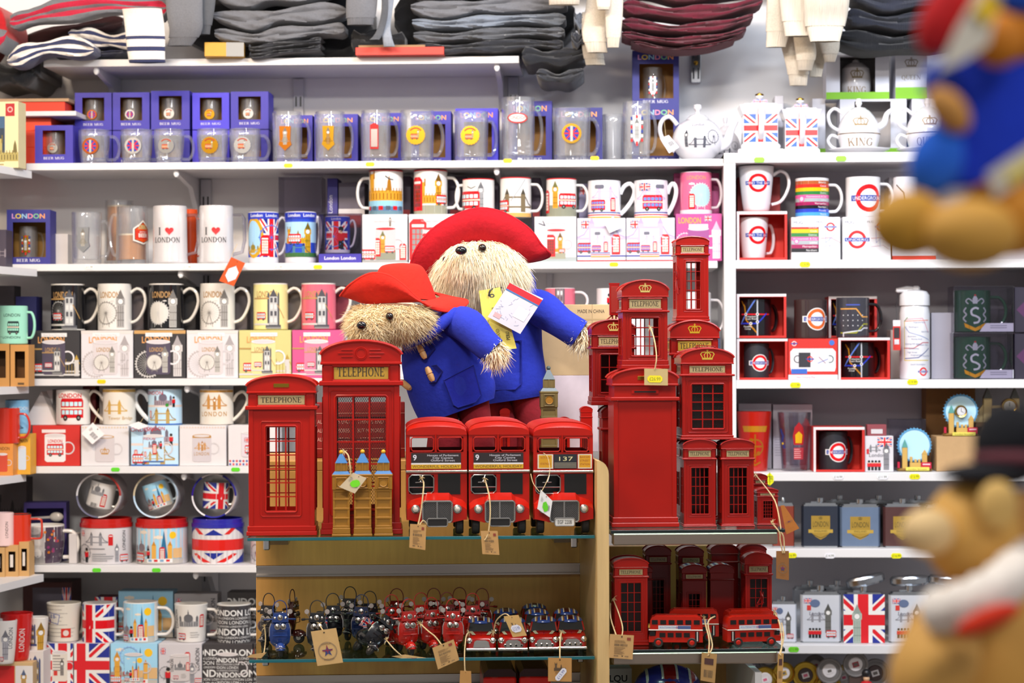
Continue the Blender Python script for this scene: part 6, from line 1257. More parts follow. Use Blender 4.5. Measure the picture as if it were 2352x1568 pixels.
redopen(1904,2014,679,774,z2+h2b,'dark red open box behind the clear map mug','dark map mug deep inside the dark red box','1c1a22',mapf,v=.1,mx=1940,mw=60)
mug(1963,76,683,775,z2+h2b,'grey line-map mug with a black handle','3a3a42',k=.35,hcol='141418',draw=lambda d,r,h:([d.line([(x*r,y*h)for x,y in p],h*.03,c)for p,c in(([(-.9,.72),(.1,.72),(.5,.52),(.95,.52)],'d89a4a'),([(-.9,.12),(.1,.12),(.6,.34),(.95,.34)],'9a9a2a'),([(-.7,.03),(-.7,.12),(.4,.18),(.6,.24),(.95,.24)],'d8dce4'),([(-.5,.82),(.3,.82)],'4a5ab0'))],[d.circ((-.7+.3*(i%5))*r,(.3+.13*(i//5))*h,h*.014,'e0e0e4',8,up=0)for i in range(15)],d)[-1],v=.015)
# bottle
def bottle(px,w,top,py,z,label,v=.04):
 u,_,S=pl(px,py,v);r=w/2/S;h=(py-top)/S;t=thing('drink_bottle',label,'bottle',WALL.w(u,v+r,z));m=mat('enamel','f0f0f4')
 b=MB();b.lathe([(0,0),(r*.94,0),(r,.004),(r,h*.7),(r*.94,h*.76),(r*.88,h*.79),(0,h*.79)],m,40);d=Dr((-r*1.5,h*.02,r*1.5,h*.7));s=r
 for p,c in(([(-.85,.62),(-.85,.2),(.9,.2)],'c8b01a'),([(-.85,.62),(.9,.63)],'d87a5a'),([(-.7,.64),(.4,.65),(.9,.5)],'d890a0'),([(-.8,.56),(-.5,.5),(.3,.46),(.95,.42)],'8a9ac0'),([(-.9,.33),(-.2,.33),(.4,.39),(.95,.39)],'b03a4a'),([(-.8,.22),(.1,.23),(.95,.33)],'3a4a8a'),([(-.85,.62),(-.6,.66)],'4a8a4a')):
  d.line([(x*s,y*h)for x,y in p],h*.008,c)
 for x,y,tx in((.2,.6,'Edgware Road'),(-.2,.55,'Paddington'),(.65,.5,'Bond Street'),(-.3,.45,'Bayswater'),(0,.42,'Marble Arch'),(-.3,.37,'Notting Hill Gate'),(.4,.36,'Lancaster Gate'),(-.2,.32,'Queensway'),(-.3,.28,'High Street'),(0,.25,'Knightsbridge'),(.1,.15,'South Kensington'),(.7,.24,'Hyde Park')):d.text(tx,x*s,y*h,h*.016,'7a86a8')
 d.at(s*.45,h*.08,s*.28);m_roundel(d);d.at();b.wrap(d,r,mat('printg'));b.build('body',t)
 b=MB();b.lathe([(r*.9,h*.785),(r*1.0,h*.79),(r*.98,h*.9),(r*.8,h*.94),(r*.5,h*.955),(0,h*.955)],m,36);b.box(-r*1.25,-r*.3,h*.93,-r*.1,r*.3,h*.965,m,.003);b.tube([(-r*1.2,0,h*.95),(-r*.5,0,h*.975),(r*.3,0,h*.96)],r*.16,m,8);b.box(-r*.15,-r*.2,h*.94,r*.35,r*.2,h*1.0,m,.004);b.build('spout_lid',t)
 p=lambda x,y:local(t,WALL.w(pl(x,y,.03)[0],.03,pl(x,y,.03)[1]))
 b=MB();a,e=p(2051,735),p(2068,804);b.box(a.x,a.y-.001,e.z,e.x,a.y,a.z,mat('card','c8281e'));b.box(a.x,a.y-.0014,a.z-(a.z-e.z)*.2,e.x,a.y-.001,a.z,mat('card','e8e6ea'));b.box(a.x+.002,a.y-.0016,a.z-(a.z-e.z)*.6,e.x-.002,a.y-.001,a.z-(a.z-e.z)*.25,mat('card','2a2428'));b.box(a.x+.003,a.y-.0016,e.z+.014,e.x-.003,a.y-.001,e.z+.026,mat('card','dcd8dc'))
 tg=b.build('swing_tag',t);MB().tube([((a.x+e.x)/2,a.y,a.z),((a.x+e.x)/2-.0,a.y+.005,a.z+.03),(-r*1.1,0,h*.94)],.0006,mat('rubber','222226'),6).build('cord',tg)
bottle(2106,70,655,870,z2,'tall white drink bottle printed with a line map')
card_box(2140,2186,720,872,z2,'grey carton between the bottle and green mugs','8e8c98',None,.07,.1);card_box(2046,2072,760,872,z2,'beige carton edge left of the bottle','bcb0a8',None,.13,.08)
def crestmug(d,r,h):
 d.at();d.poly([(-r*.55,h*.12),(0,h*.02),(r*.55,h*.12),(r*.6,h*.22),(0,h*.1),(-r*.6,h*.22)],'d89a1a')
 P=[(-.05,.22),(.15,.24),(.22,.32),(.05,.38),(-.15,.42),(-.18,.52),(0,.58),(.15,.56)];d.line([(x*r*1.1,y*h)for x,y in smooth2(P)],h*.045,'c8ccd0')
 for s in(-1,1):d.line([(s*r*x,y*h)for x,y in smooth2([(.5,.25),(.65,.33),(.48,.42),(.62,.5),(.5,.58)])],h*.035,'a8acb0');d.line([(s*r*x,y*h)for x,y in smooth2([(.1,.72),(.35,.8),(.5,.74),(.38,.68)])],h*.03,'a8acb0')
 d.poly([(-r*.12,h*.68),(r*.12,h*.68),(r*.14,h*.8),(0,h*.9),(-r*.14,h*.8)],'b0b4b8');d.circ(0,h*.88,r*.06,'a83a3a',8)
def smooth2(P):return[(p.x,p.y)for p in smooth_pts([(x,y,0)for x,y in P],4)]
hgm=(872-765)/S2
for i,(x0,x1,zz,nme)in enumerate(((2190,2325,z2,'lower'),(2192,2328,z2+hgm,'upper'))):
 py=872 if not i else 764;clear_box(x0,x1,py-106,py,zz,f'{nme} clear box holding a green crested mug',.02,None,.1,fr=WALL)
 mug(2240,84,py-98,py-2,zz+.001,f'green mug with silver serpent crest in the {nme} clear box','1f4a34',k=.42,draw=lambda d,r,h:(crestmug(d,r,h),d)[1],v=.03,group='green crested mugs in clear boxes')
 u,_,S=pl(2285,py,.018);b=MB();b.prism([(-.035,0),(.045,0),(.045,.02),(-.02,.02),(-.03,.008)],0,.0008,mat('card','dcdce6'));d=Dr();m_lines(d,-.01,.015,.04,2,.005,'8a8a96',2);b.face(d,0,mat('printc'))
 o=tag(b.build('box_insert',None,WALL.w(u,.0225,zz+.002)),f'white label card inside the {nme} green mug box','card')
 card_box(2331,2420,py-104,py,zz,f'{nme} dark purple box at the right end of the bottle shelf','231c2e',lambda d,w,h:(d.at(-w*.25,h*.5,h*.25,pi/4),d.rect(-.5,-.5,.5,.5,'4a1f4a'),d.at()),.03,.1)
# pint glasses, flask box, wheel clocks
z3=ZR[3]
def pint(px,w,top,py,z,label,col,draw,kind='enamel',v=.03):
 u,_,S=pl(px,py,v);r=w/2/S;h=(py-top)/S;t=thing('pint_glass',label,'glass',WALL.w(u,v+r,z));R=lambda q:r*(.74+.26*q/h);m=mat(kind,col);b=MB();b.lathe([(0,0),(R(0)*.97,0)]+[(R(h*i/8),h*i/8)for i in range(9)]+[(r-.002,h),(R(h*.1)-.003,h*.1),(0,h*.09)],m,40);d=Dr((-r*1.3,0,r*1.3,h));draw(d,r,h);b.wrap(d,R,mat('printg'));b.build('body',t);return t
def goldcrest(d,r,h):
 c='9a5a10';d.poly([(-r*.6,h*.66),(r*.6,h*.66),(r*.66,h*.76),(-r*.66,h*.76)],'b0761a');d.ring(0,h*.4,r*.48,r*.4,c,20);d.rect(-r*.04,h*.15,r*.04,h*.62,c);d.rect(-r*.42,h*.4,r*.42,h*.43,c);d.circ(-r*.2,h*.52,r*.12,c,10);d.circ(r*.2,h*.3,r*.12,c,10);d.line([(-r*.3,h*.15),(0,h*.1),(r*.3,h*.15)],h*.03,c)
def lioncrest(d,r,h):
 d.poly([(-r*.1,h*.45),(r*.45,h*.45),(r*.5,h*.6),(r*.4,h*.75),(r*.17,h*.84),(-r*.05,h*.75),(-r*.15,h*.6)],'a8242a');d.poly([(.0,h*.48),(r*.35,h*.48),(r*.38,h*.62),(r*.17,h*.68),(-r*.02,h*.62)],'d8a81a');d.rect(-r*.1,h*.2,r*.5,h*.4,'a83a44');m_lines(d,-r*.08,h*.38,r*.5,5,h*.035,'d8a0a0',3);d.line([(-r*.9,h*.7),(-r*.75,h*.6),(-r*.85,h*.5),(-r*.7,h*.4)],h*.05,'2a3a7a');d.circ(-r*.8,h*.47,r*.08,'d8b81a',8)
pint(1735,82,947,1084,z3,'opaque red pint glass with gold crest','b01c10',goldcrest);pint(1828,78,949,1084,z3,'clear pint glass with red and gold crest','eeeef4',lioncrest,'glass')
card_box(1697,1772,934,1084,z3,'white carton behind the red pint glass','d0ccd6',None,.14,.1);card_box(1776,1866,936,1084,z3,'white carton behind the clear pint glass','dcd8e2',lambda d,w,h:m_lines(d,-w*.45,h*.5,w*.4,8,h*.04,'b0acb8',4),.14,.1)
redopen(1869,1986,980,1083,z3,'open red box holding a black roundel mug, beside the pint glasses','black roundel mug in the box beside the pints','2a2a30',rd(.3,.48,.64,edge=True),kind='plastic',mw=66,mx=1917)
def flaskart(d,w,h):
 m_flag(d,-w*.06,h*.7,w*.5,h*.26);d.at(w*.25,h*.05,h*.78);m_ben(d,'8a8a90','5a5a60');d.at(-w*.2,h*.55,w*.5);m_bridge(d,'7a7a80');d.at();d.text('London',-w*.08,h*.42,h*.1,'6a6a72',serif=1);d.rect(-w*.44,h*.5,-w*.36,h*.64,'c8242c')
 for i in range(4):d.at(-w*.36+i*w*.12,h*.04,h*.28);m_guard(d)
 d.at()
card_box(1987,2052,1002,1084,z3,'white souvenir tin box with flag and guards','e2e0e6',flaskart,.015,.04);card_box(1992,2036,976,1002,z3+(1084-1002)/pl(2000,1084,.02)[2],'small shiny red and silver parcel on the souvenir tin box','8a4048',lambda d,w,h:d.rect(-w*.3,h*.2,w*.3,h*.6,'d8d4d8'),.02,.03)
def wheel_clock(px,w,top,py,z,label,clock,v=.03):
 u,_,S=pl(px,py,v);k=w/S;h=(py-top)/S;t=thing('wheel_ornament',label,'ornament',WALL.w(u,v,z),0,'pale blue wheel ornaments');r=k*.47;cz=h-r;m=mat('plastic','6fb4dc')
 b=MB();pts=[]
 for i in range(96):a=2*pi*i/96;q=r*(1.03 if i%3==0 else.94);pts.append((q*cos(a),cz+q*sin(a)))
 b.prism(pts,.012,.024,m);b.tube([(r*.93*cos(2*pi*i/40),.012,cz+r*.93*sin(2*pi*i/40))for i in range(40)],r*.05,mat('plastic','5a9cc8'),6,True);b.prism([(r*.88*cos(2*pi*i/40),cz+r*.88*sin(2*pi*i/40))for i in range(40)],.0105,.0125,mat('plastic','b4dcf2'));b.build('wheel',t)
 b=MB();sm=mat('plastic','c8a45a');d2=mat('plastic','8a6a34');b.box(-k*.48,0,0,k*.48,.035,h*.07,d2,.004)
 b.box(-k*.34,.004,h*.05,-k*.2,.014,h*.55,sm,.001);b.prism([(-k*.35,h*.55),(-k*.19,h*.55),(-k*.22,h*.64),(-k*.27,h*.74),(-k*.32,h*.64)],.004,.014,mat('plastic','5a9a94'));b.box(-k*.14,.0,h*.05,k*.16,.012,h*.2,sm,.001)
 for x in(-.1,.02,.12):b.box(k*(x-.03),.002,h*.2,k*(x+.03),.01,h*(.34 if x<0 else.28),sm,.0008)
 b.box(k*.2,.006,h*.05,k*.34,.016,h*.4,sm,.001);b.prism([(k*.19,h*.4),(k*.35,h*.4),(k*.27,h*.5)],.006,.016,sm);b.build('skyline',t)
 b=MB();b.box(k*.16,-.004,h*.06,k*.44,.004,h*.21,mat('plastic','b81c3c'),.001);d=Dr();d.rect(k*.2,h*.15,k*.4,h*.18,'e8c0c8');b.face(d,-.004,mat('print'));b.box(-k*.48,-.002,h*.08,-k*.42,.004,h*.22,mat('plastic','b81c3c'));b.build('bus_relief',t)
 b=MB();b.box(-k*.26,-.006,h*.015,k*.38,-.001,h*.1,mat('plastic','d8cc5a'),.001);d=Dr();d.text('London Souvenir',k*.06,h*.035,h*.035,'6a5a1a',wid=k*.52);b.face(d,-.006,mat('print'));b.build('name_ribbon',t)
 if clock:
  b=MB();M=Matrix.Translation((-k*.02,.002,cz))@Matrix.Rotation(pi/2,4,'X');b.lathe([(0,.001),(r*.26,.001),(r*.28,.006),(r*.34,.007),(r*.36,.003),(r*.36,-.008)],mat('metal','c8a04a'),30,M=M);d=Dr();d.circ(-k*.02,cz,r*.25,'e4e4e8',20);d.line([(-k*.02,cz),(-k*.02,cz+r*.18)],r*.03,'2a2a2a');d.line([(-k*.02,cz),(-k*.02+r*.12,cz-r*.06)],r*.03,'2a2a2a')
  for i in range(12):d.circ(-k*.02+r*.2*cos(i*pi/6),cz+r*.2*sin(i*pi/6),r*.02,'6a5a3a',6)
  b.face(d,-.005,mat('print'));b.build('clock',t)
wheel_clock(2102,84,984,1083,z3,'pale blue wheel ornament standing on the shelf',False)
u,z,S=pl(2210,1084,.03);hk=80/S;card_box(2152,2270,1004,1084,z3,'kraft box under the wheel clock','b8966a',None,.03,.1,kind='kraft')
wheel_clock(2209,84,907,1004,z3+hk,'pale blue wheel clock on the kraft box',True,.035)
card_box(2128,2240,900,1084,z3,'tall brown cardboard carton behind the wheel clock','8a6034',None,.17,.08,kind='kraft');card_box(2260,2380,985,1084,z3,'kraft box under the bridge clock','9a7a50',None,.05,.1,kind='kraft')
clear_box(2044,2126,968,1084,z3,'clear gift box behind the wheel ornament',.09,None,.06)
u,_,S=pl(2300,985,.06);t=thing('bridge_clock','gold tower bridge clock on the kraft box at the right','ornament',WALL.w(u,.07,z3+99/pl(2300,1084,.05)[2]));b=MB();sm=mat('plastic','b09a6a')
for x in(-.03,.035):b.box(x-.01,0,0,x+.01,.02,.07,sm,.001);b.prism([(x-.01,.07),(x+.01,.07),(x,.095)],0,.02,mat('plastic','4a4a44'))
b.box(-.06,-.002,0,.07,.022,.012,mat('plastic','6a4a24'),.002);b.box(-.03,.006,.045,.035,.014,.052,sm)
b.prism([(-.075,.012),(-.04,.012),(-.04,.055)],.006,.014,sm);b.build('bridge',t);b=MB();b.lathe([(0,.004),(.014,.004),(.018,.006),(.02,0),(.02,-.006)],mat('metal','c8a04a'),26,M=Matrix.Translation((.02,-.004,.05))@Matrix.Rotation(pi/2,4,'X'));d=Dr();d.circ(.02,.05,.0135,'e4e0d8',18);d.line([(.02,.05),(.02,.06)],.0015,'2a2a2a');b.face(d,-.0082,mat('print'));b.build('clock',t)
# hip flasks
def flask(px,w,top,py,z,label,col,draw,kind='leather',v=.03,film=False,lying=False):
 u,_,S=pl(px,py,v);hw=w/2/S;h=(py-top)/S;D=.024;t=thing('hip_flask',label,'flask',WALL.w(u,v,z),0,'hip flasks');st=mat('metal','c4c8cc');bh=h*.86
 def prof(k,y0=0):return[(-hw*k,y0+D*.3),(-hw*k*.9,y0),(hw*k*.9,y0),(hw*k,y0+D*.3),(hw*k,y0+D*.8),(hw*k*.9,y0+D),(-hw*k*.9,y0+D),(-hw*k,y0+D*.8)]
 b=MB();b.prism(prof(.985),0,bh,st,'z');b.prism(prof(.9,.0006),bh,bh+.004,st,'z');b.build('body',t)
 b=MB();b.prism([(x*1.012,y-.0006)for x,y in prof(.99)],bh*.03,bh*.965,mat(kind,col),'z');d=Dr((-hw,0,hw,bh));draw(d,hw,bh);b.face(d,-.0006,mat('print'));b.build('sleeve',t)
 b=MB();M=Matrix.Translation((0,D/2,bh));b.lathe([(hw*.16,0),(hw*.16,h*.04),(hw*.2,h*.05),(hw*.2,h*.13),(hw*.17,h*.14),(0,h*.14)],st,24,M=M);b.box(-hw*.5,D*.4,bh+.004,-hw*.15,D*.6,bh+h*.06,st,.001);b.build('cap',t)
 return t
def goldlabel(d,hw,h):
 c='9a7c2a';d.poly([(-hw*.5,h*.35),(-hw*.5,h*.74),(hw*.5,h*.74),(hw*.5,h*.35),(hw*.28,h*.25),(0,h*.18),(-hw*.28,h*.25)],c);d.rect(-hw*.65,h*.34,hw*.65,h*.42,'b0923a');d.text('LONDON',0,h*.48,h*.13,'3a3418',wid=hw*.85);d.text('ENGLAND',0,h*.36,h*.045,'3a3418');d.at(0,h*.66,hw*.2);m_crown(d,'4a421c');d.at();d.line([(-hw*.4,h*.3),(0,h*.22),(hw*.4,h*.3)],h*.012,'4a421c')
z4=ZR[4]
flask(1800,50,1145,1259,z4,'reddish-brown hip flask half hidden by a swing tag','7a2c18',lambda d,w,h:None);flask(1885,86,1144,1258,z4,'navy leather hip flask with gold label','1c2434',goldlabel);flask(1976,92,1147,1258,z4,'blue-grey leather hip flask with gold label','5c6e88',goldlabel);flask(2074,88,1146,1258,z4,'brown leather hip flask wrapped in clear film','4a2a28',goldlabel);flask(2165,80,1150,1258,z4,'dark hip flask behind the lower plush bear','3a2a2c',goldlabel)
for i,(x,nme)in enumerate(((1930,'navy'),(2020,'blue-grey'),(2110,'brown'))):flask(x,80,1138,1250,z4,f'dark wrapped hip flask behind the {nme} one','2a2628',lambda d,w,h:None,v=.12)
def london_art(d,hw,h):
 d.at(hw*.35,h*.2,h*.6);m_ben(d,'6a6a66','4a4a46');d.at(-hw*.25,h*.42,hw*.9);m_bridge(d,'8a8a90');d.at();d.text('London',-hw*.2,h*.56,h*.07,'5a5a6a',serif=1);m_flag(d,-hw*.85,h*.8,hw*.4,h*.1);d.circ(-hw*.3,h*.8,hw*.25,'5a6a8a',14,h*.08);d.rect(-hw*.7,h*.66,-hw*.5,h*.76,'c8342c')
 for i in range(4):d.at(-hw*.55+i*hw*.16,h*.1,h*.2);m_guard(d)
 d.at(hw*.5,h*.1,hw*.5);m_bus(d);d.at()
def jack_art(d,hw,h):union_mug(d,hw,h,-.05);d.at(-hw*.35,0,h*.8);m_ben(d,'a8b4a8','7a8a80','8a9a90');d.at()
z5=ZR[5];ag='pictured steel flasks'
flask(1800,60,1372,1478,z5,'small picture flask partly behind the toy buses','c9ced8',london_art,'card');flask(1886,92,1346,1478,z5,'picture flask with guards, left of the flag flask','d0d4dc',london_art,'card');flask(1985,94,1348,1478,z5,'flag flask with a clock tower','d8d4d4',jack_art,'card');flask(2090,94,1346,1478,z5,'picture flask with guards, right of the flag flask','d0d4dc',london_art,'card');flask(2190,90,1348,1478,z5,'red and white flask behind the lower plush bear','d8c8c8',lambda d,w,h:d.rect(-w*.8,h*.3,-w*.2,h*.9,'c83a3a'),'card')
for px,nme,tl in((1990,'flag flask',.22),(2092,'right picture flask',.04),(2180,'hidden red flask',-.1)):
 u,zz_,S=pl(px,1345,.04);b=MB();st=mat('metal','b8bcc2');n=24
 b.lathe([(0,-.011),(.042,-.011),(.047,-.006),(.047,.006),(.042,.011),(0,.011)],st,28);o=b.build('lying_flask',None,WALL.w(u,.062,z5+.146));o.rotation_euler=(0,-tl,0);o.scale=(1,.5,1);tag(o,f'flat steel flask lying across the top of the {nme}','flask','steel flasks lying on top')
for x,nme in((1862,'left picture flask'),(1925,'flag flask')):flask(x,80,1338,1470,z5,f'wrapped steel flask behind the {nme}','9aa0aa',lambda d,w,h:None,'plastic',v=.12)
# bottom shelf: round tins and snow globes
z6=ZR7;R=random.Random(5)
for i,(px,py_,r_,gold,nme)in enumerate(((1757,1560,30,1,'gold round trinket with a tiny flag, far left'),(1700,1545,26,0,'grey round trinket beside the white post'),(1765,1512,26,0,'grey round trinket high behind the gold one'),(1800,1545,26,1,'gold trinket behind the hanging tag'),(1850,1550,32,1,'gold trinket with white square badge'),(1872,1530,28,0,'grey ringed trinket right of the white square one'),(1905,1540,30,0,'grey ringed trinket in the middle of the bottom row'),(1900,1580,34,1,'gold trinket at the very bottom edge'),(1938,1555,30,1,'gold trinket left of the guardsman'),(1965,1525,30,0,'dark trinket behind the guardsman'),(2010,1545,34,0,'dark red-based trinket right of the guardsman'))):
 v=.03+.03*(i%3);u,z,S=pl(px,py_,v);r=r_/S;t=thing('round_trinket',nme+' on the bottom cabinet shelf','trinket',WALL.w(u,v,z6),0,'round trinkets on the bottom shelf');M=Matrix.Translation((0,0,z-z6))@Matrix.Rotation(pi/2,4,'X')
 b=MB();m=mat('metal','b8963a')if gold else mat('plastic','6a6664');b.lathe([(r*.98,0),(r,.003),(r*.92,.007),(r*.8,.006),(r*.78,.002),(0,.002)],m,28,M=M);b.lathe([(0,-.006),(r*.9,-.006),(r*.98,0)],m,28,M=M);b.box(-r*.5,-.003,0,r*.5,.004,z-z6-r*.8,mat('plastic','4a3a34'),.001);b.build('ring',t)
 b=MB();b.lathe([(0,.004),(r*.5,.004),(r*.55,.002)],mat('plastic',['c9c4c4','3a2a28','a8a4a2'][i%3]),20,M=M);d=Dr();cz=z-z6
 d.at(0,cz,r*.5,.3);d.rect(-.5,-.4,.5,.4,['e4e0e0','8a2a34','c8c4c4','b8963a'][i%4]);d.rect(-.3,-.2,.3,.2,'c85a7a' if i%4==0 else '5a5450');b.face(d,-.0045,mat('print'));b.build('centre_badge',t)
u,z,S=pl(1990,1560,.02);t=thing('guardsman_figure','small red guardsman figure among the round trinkets','figurine',WALL.w(u,.02,z6));b=MB();zt=pl(1985,1537,.02)[1]-z6
b.lathe([(0,0),(.012,0),(.012,zt*.4),(.009,zt*.42)],mat('plastic','1a1a1e'),16);b.lathe([(.009,zt*.42),(.013,zt*.5),(.013,zt*.66),(.006,zt*.7)],mat('plastic','c0242a'),16);b.ell((0,0,zt*.76),.008,mat('plastic','d8b08a'),12,8);b.ell((0,0,zt*.9),(.011,.011,zt*.12),mat('plastic','17171a'),12,8);b.build('figure',t)
card_box(1693,1736,1535,1625,z6,'pale box with red phone figure behind the white upright','bcb8cc',lambda d,w,h:(d.rect(-w*.3,h*.3,w*.25,h*.8,'5a5450'),d.at(0,h*.35,h*.4),m_phone(d)),.05,.05)
# ------------------------------------------------------------ goods on the display stand
def PYZ(px,z,v,fr=STAND):
 u,z8,S=fr.hit(px,800,v);return 800+(z8-z)*S
def pb(x0,x1,top,z,label,v,**k):
 px=(x0+x1)/2;py=PYZ(px,z,v);t=phone_box(px,x1-x0,top,py,z,label,v,**k)
 S=STAND.hit(px,py,v)[2];return t,z+(py-top)/S
R1,R2,R3='b0150c','a5120c','9c0f0a'
sp,_=pb(566,728,864,sz,'smaller red telephone box at the left end of the upper glass shelf',.03,win=(.27,.13,.71,.835),cols=3,rows=6,plate=True,red='a51408',roof=.1,frieze=.098,d=.95,back=False,dark=False)
lp,_=pb(736,925,784,sz,'largest red telephone box, behind the three yellow clock towers',.045,win=(.18,.1,.82,.9),cols=3,rows=5,mesh=True,emb=True,red='a01208',roof=.112,frieze=.105,d=.85,back=False,dark=False,sign='a8842c',tsize=1.35)
# three yellow clock towers
def clock_tower(px,w,top,z,label,v,col='94650c',roofc='2e6aa4',full=True,cap='d8a020'):
 py=PYZ(px,z,v);u,_,S=STAND.hit(px,py,v);w/=S;h=(py-top)/S;t=thing('toy_clock_tower',label,'souvenir',STAND.w(u,v,z),STAND.a,'yellow toy clock towers' if full else None);m=mat('leather',col);hw=w/2
 b=MB();b.box(-hw,0,0,hw,w,h*.03,m,.001);b.box(-hw*.94,w*.03,h*.03,hw*.94,w*.97,h*.1,m,.001);b.build('plinth',t)
 b=MB();b.box(-hw*.8,w*.1,h*.1,hw*.8,w*.9,h*.53,m)
 for x in(-.78,.78):b.box(hw*(x-.12),w*.06,h*.1,hw*(x+.12),w*.16,h*.53,m,.0006)
 for y in(.1,.2,.31,.42,.515):b.box(-hw*.9,w*.05,h*y,hw*.9,w*.95,h*(y+.025),m,.0006)
 b.build('shaft',t)
 b=MB();b.box(-hw*.95,w*.0,h*.54,hw*.95,w,h*.7,m,.001);b.box(-hw*1.0,-w*.02,h*.695,hw*1.0,w*1.02,h*.72,m,.001)
 b.tube([(-hw*.55,-.0005,h*.56),(hw*.55,-.0005,h*.56),(hw*.55,-.0005,h*.68),(-hw*.55,-.0005,h*.68)],hw*.09,m,6,True);M=Matrix.Translation((0,-.0005,h*.62))@Matrix.Rotation(pi/2,4,'X');b.lathe([(0,.001),(hw*.36,.001),(hw*.42,.0018),(hw*.44,0)],mat('leather','9a6a14'),20,M=M);b.build('clock_stage',t)
 d=Dr();d.line([(0,h*.62),(0,h*.65)],hw*.06,'4a3008');d.line([(0,h*.62),(hw*.18,h*.61)],hw*.06,'4a3008')
 b=MB();q=mat('plastic',roofc)
 def pyr(z0,z1,a,c):b.add([(-a,w/2-a,z0),(a,w/2-a,z0),(a,w/2+a,z0),(-a,w/2+a,z0),(-c,w/2-c,z1),(c,w/2-c,z1),(c,w/2+c,z1),(-c,w/2+c,z1)],[(0,1,5,4),(1,2,6,5),(2,3,7,6),(3,0,4,7),(4,5,6,7),(0,3,2,1)],q)
 pyr(h*.72,h*.755,hw*.95,hw*.7);pyr(h*.85,h*.955,hw*.66,hw*.16);b.build('roof',t)
 b=MB();b.box(-hw*.6,w/2-hw*.6,h*.755,hw*.6,w/2+hw*.6,h*.85,m,.0006)
 for x in(-.6,0,.6):b.box(hw*(x-.06),w/2-hw*.66,h*.755,hw*(x+.06),w/2-hw*.58,h*.85,m)
 b.ell((0,w/2,h*.975),hw*.24,mat('plastic',cap),12,8);b.build('belfry',t)
 return t
y1=clock_tower(784,43,1034,sz,'leftmost of the three yellow clock towers, behind the tilted tag',.0);clock_tower(833,44,1033,sz,'middle yellow clock tower before the telephone box',.003);clock_tower(881,43,1033,sz,'rightmost yellow clock tower, beside the first bus',.003)
swing_tag(y1,[(811,1085),(842,1098),(815,1133),(779,1118)],'c9b89a','price',[[(806,1095,-.02),(804,1070,-.02),(800,1046,-.012),(792,1037,.0)]],v=-.02,tw=.0012,sticker_=(.12,.0,.55,.45,'6fd81e','',.0,'2a4a1a'))
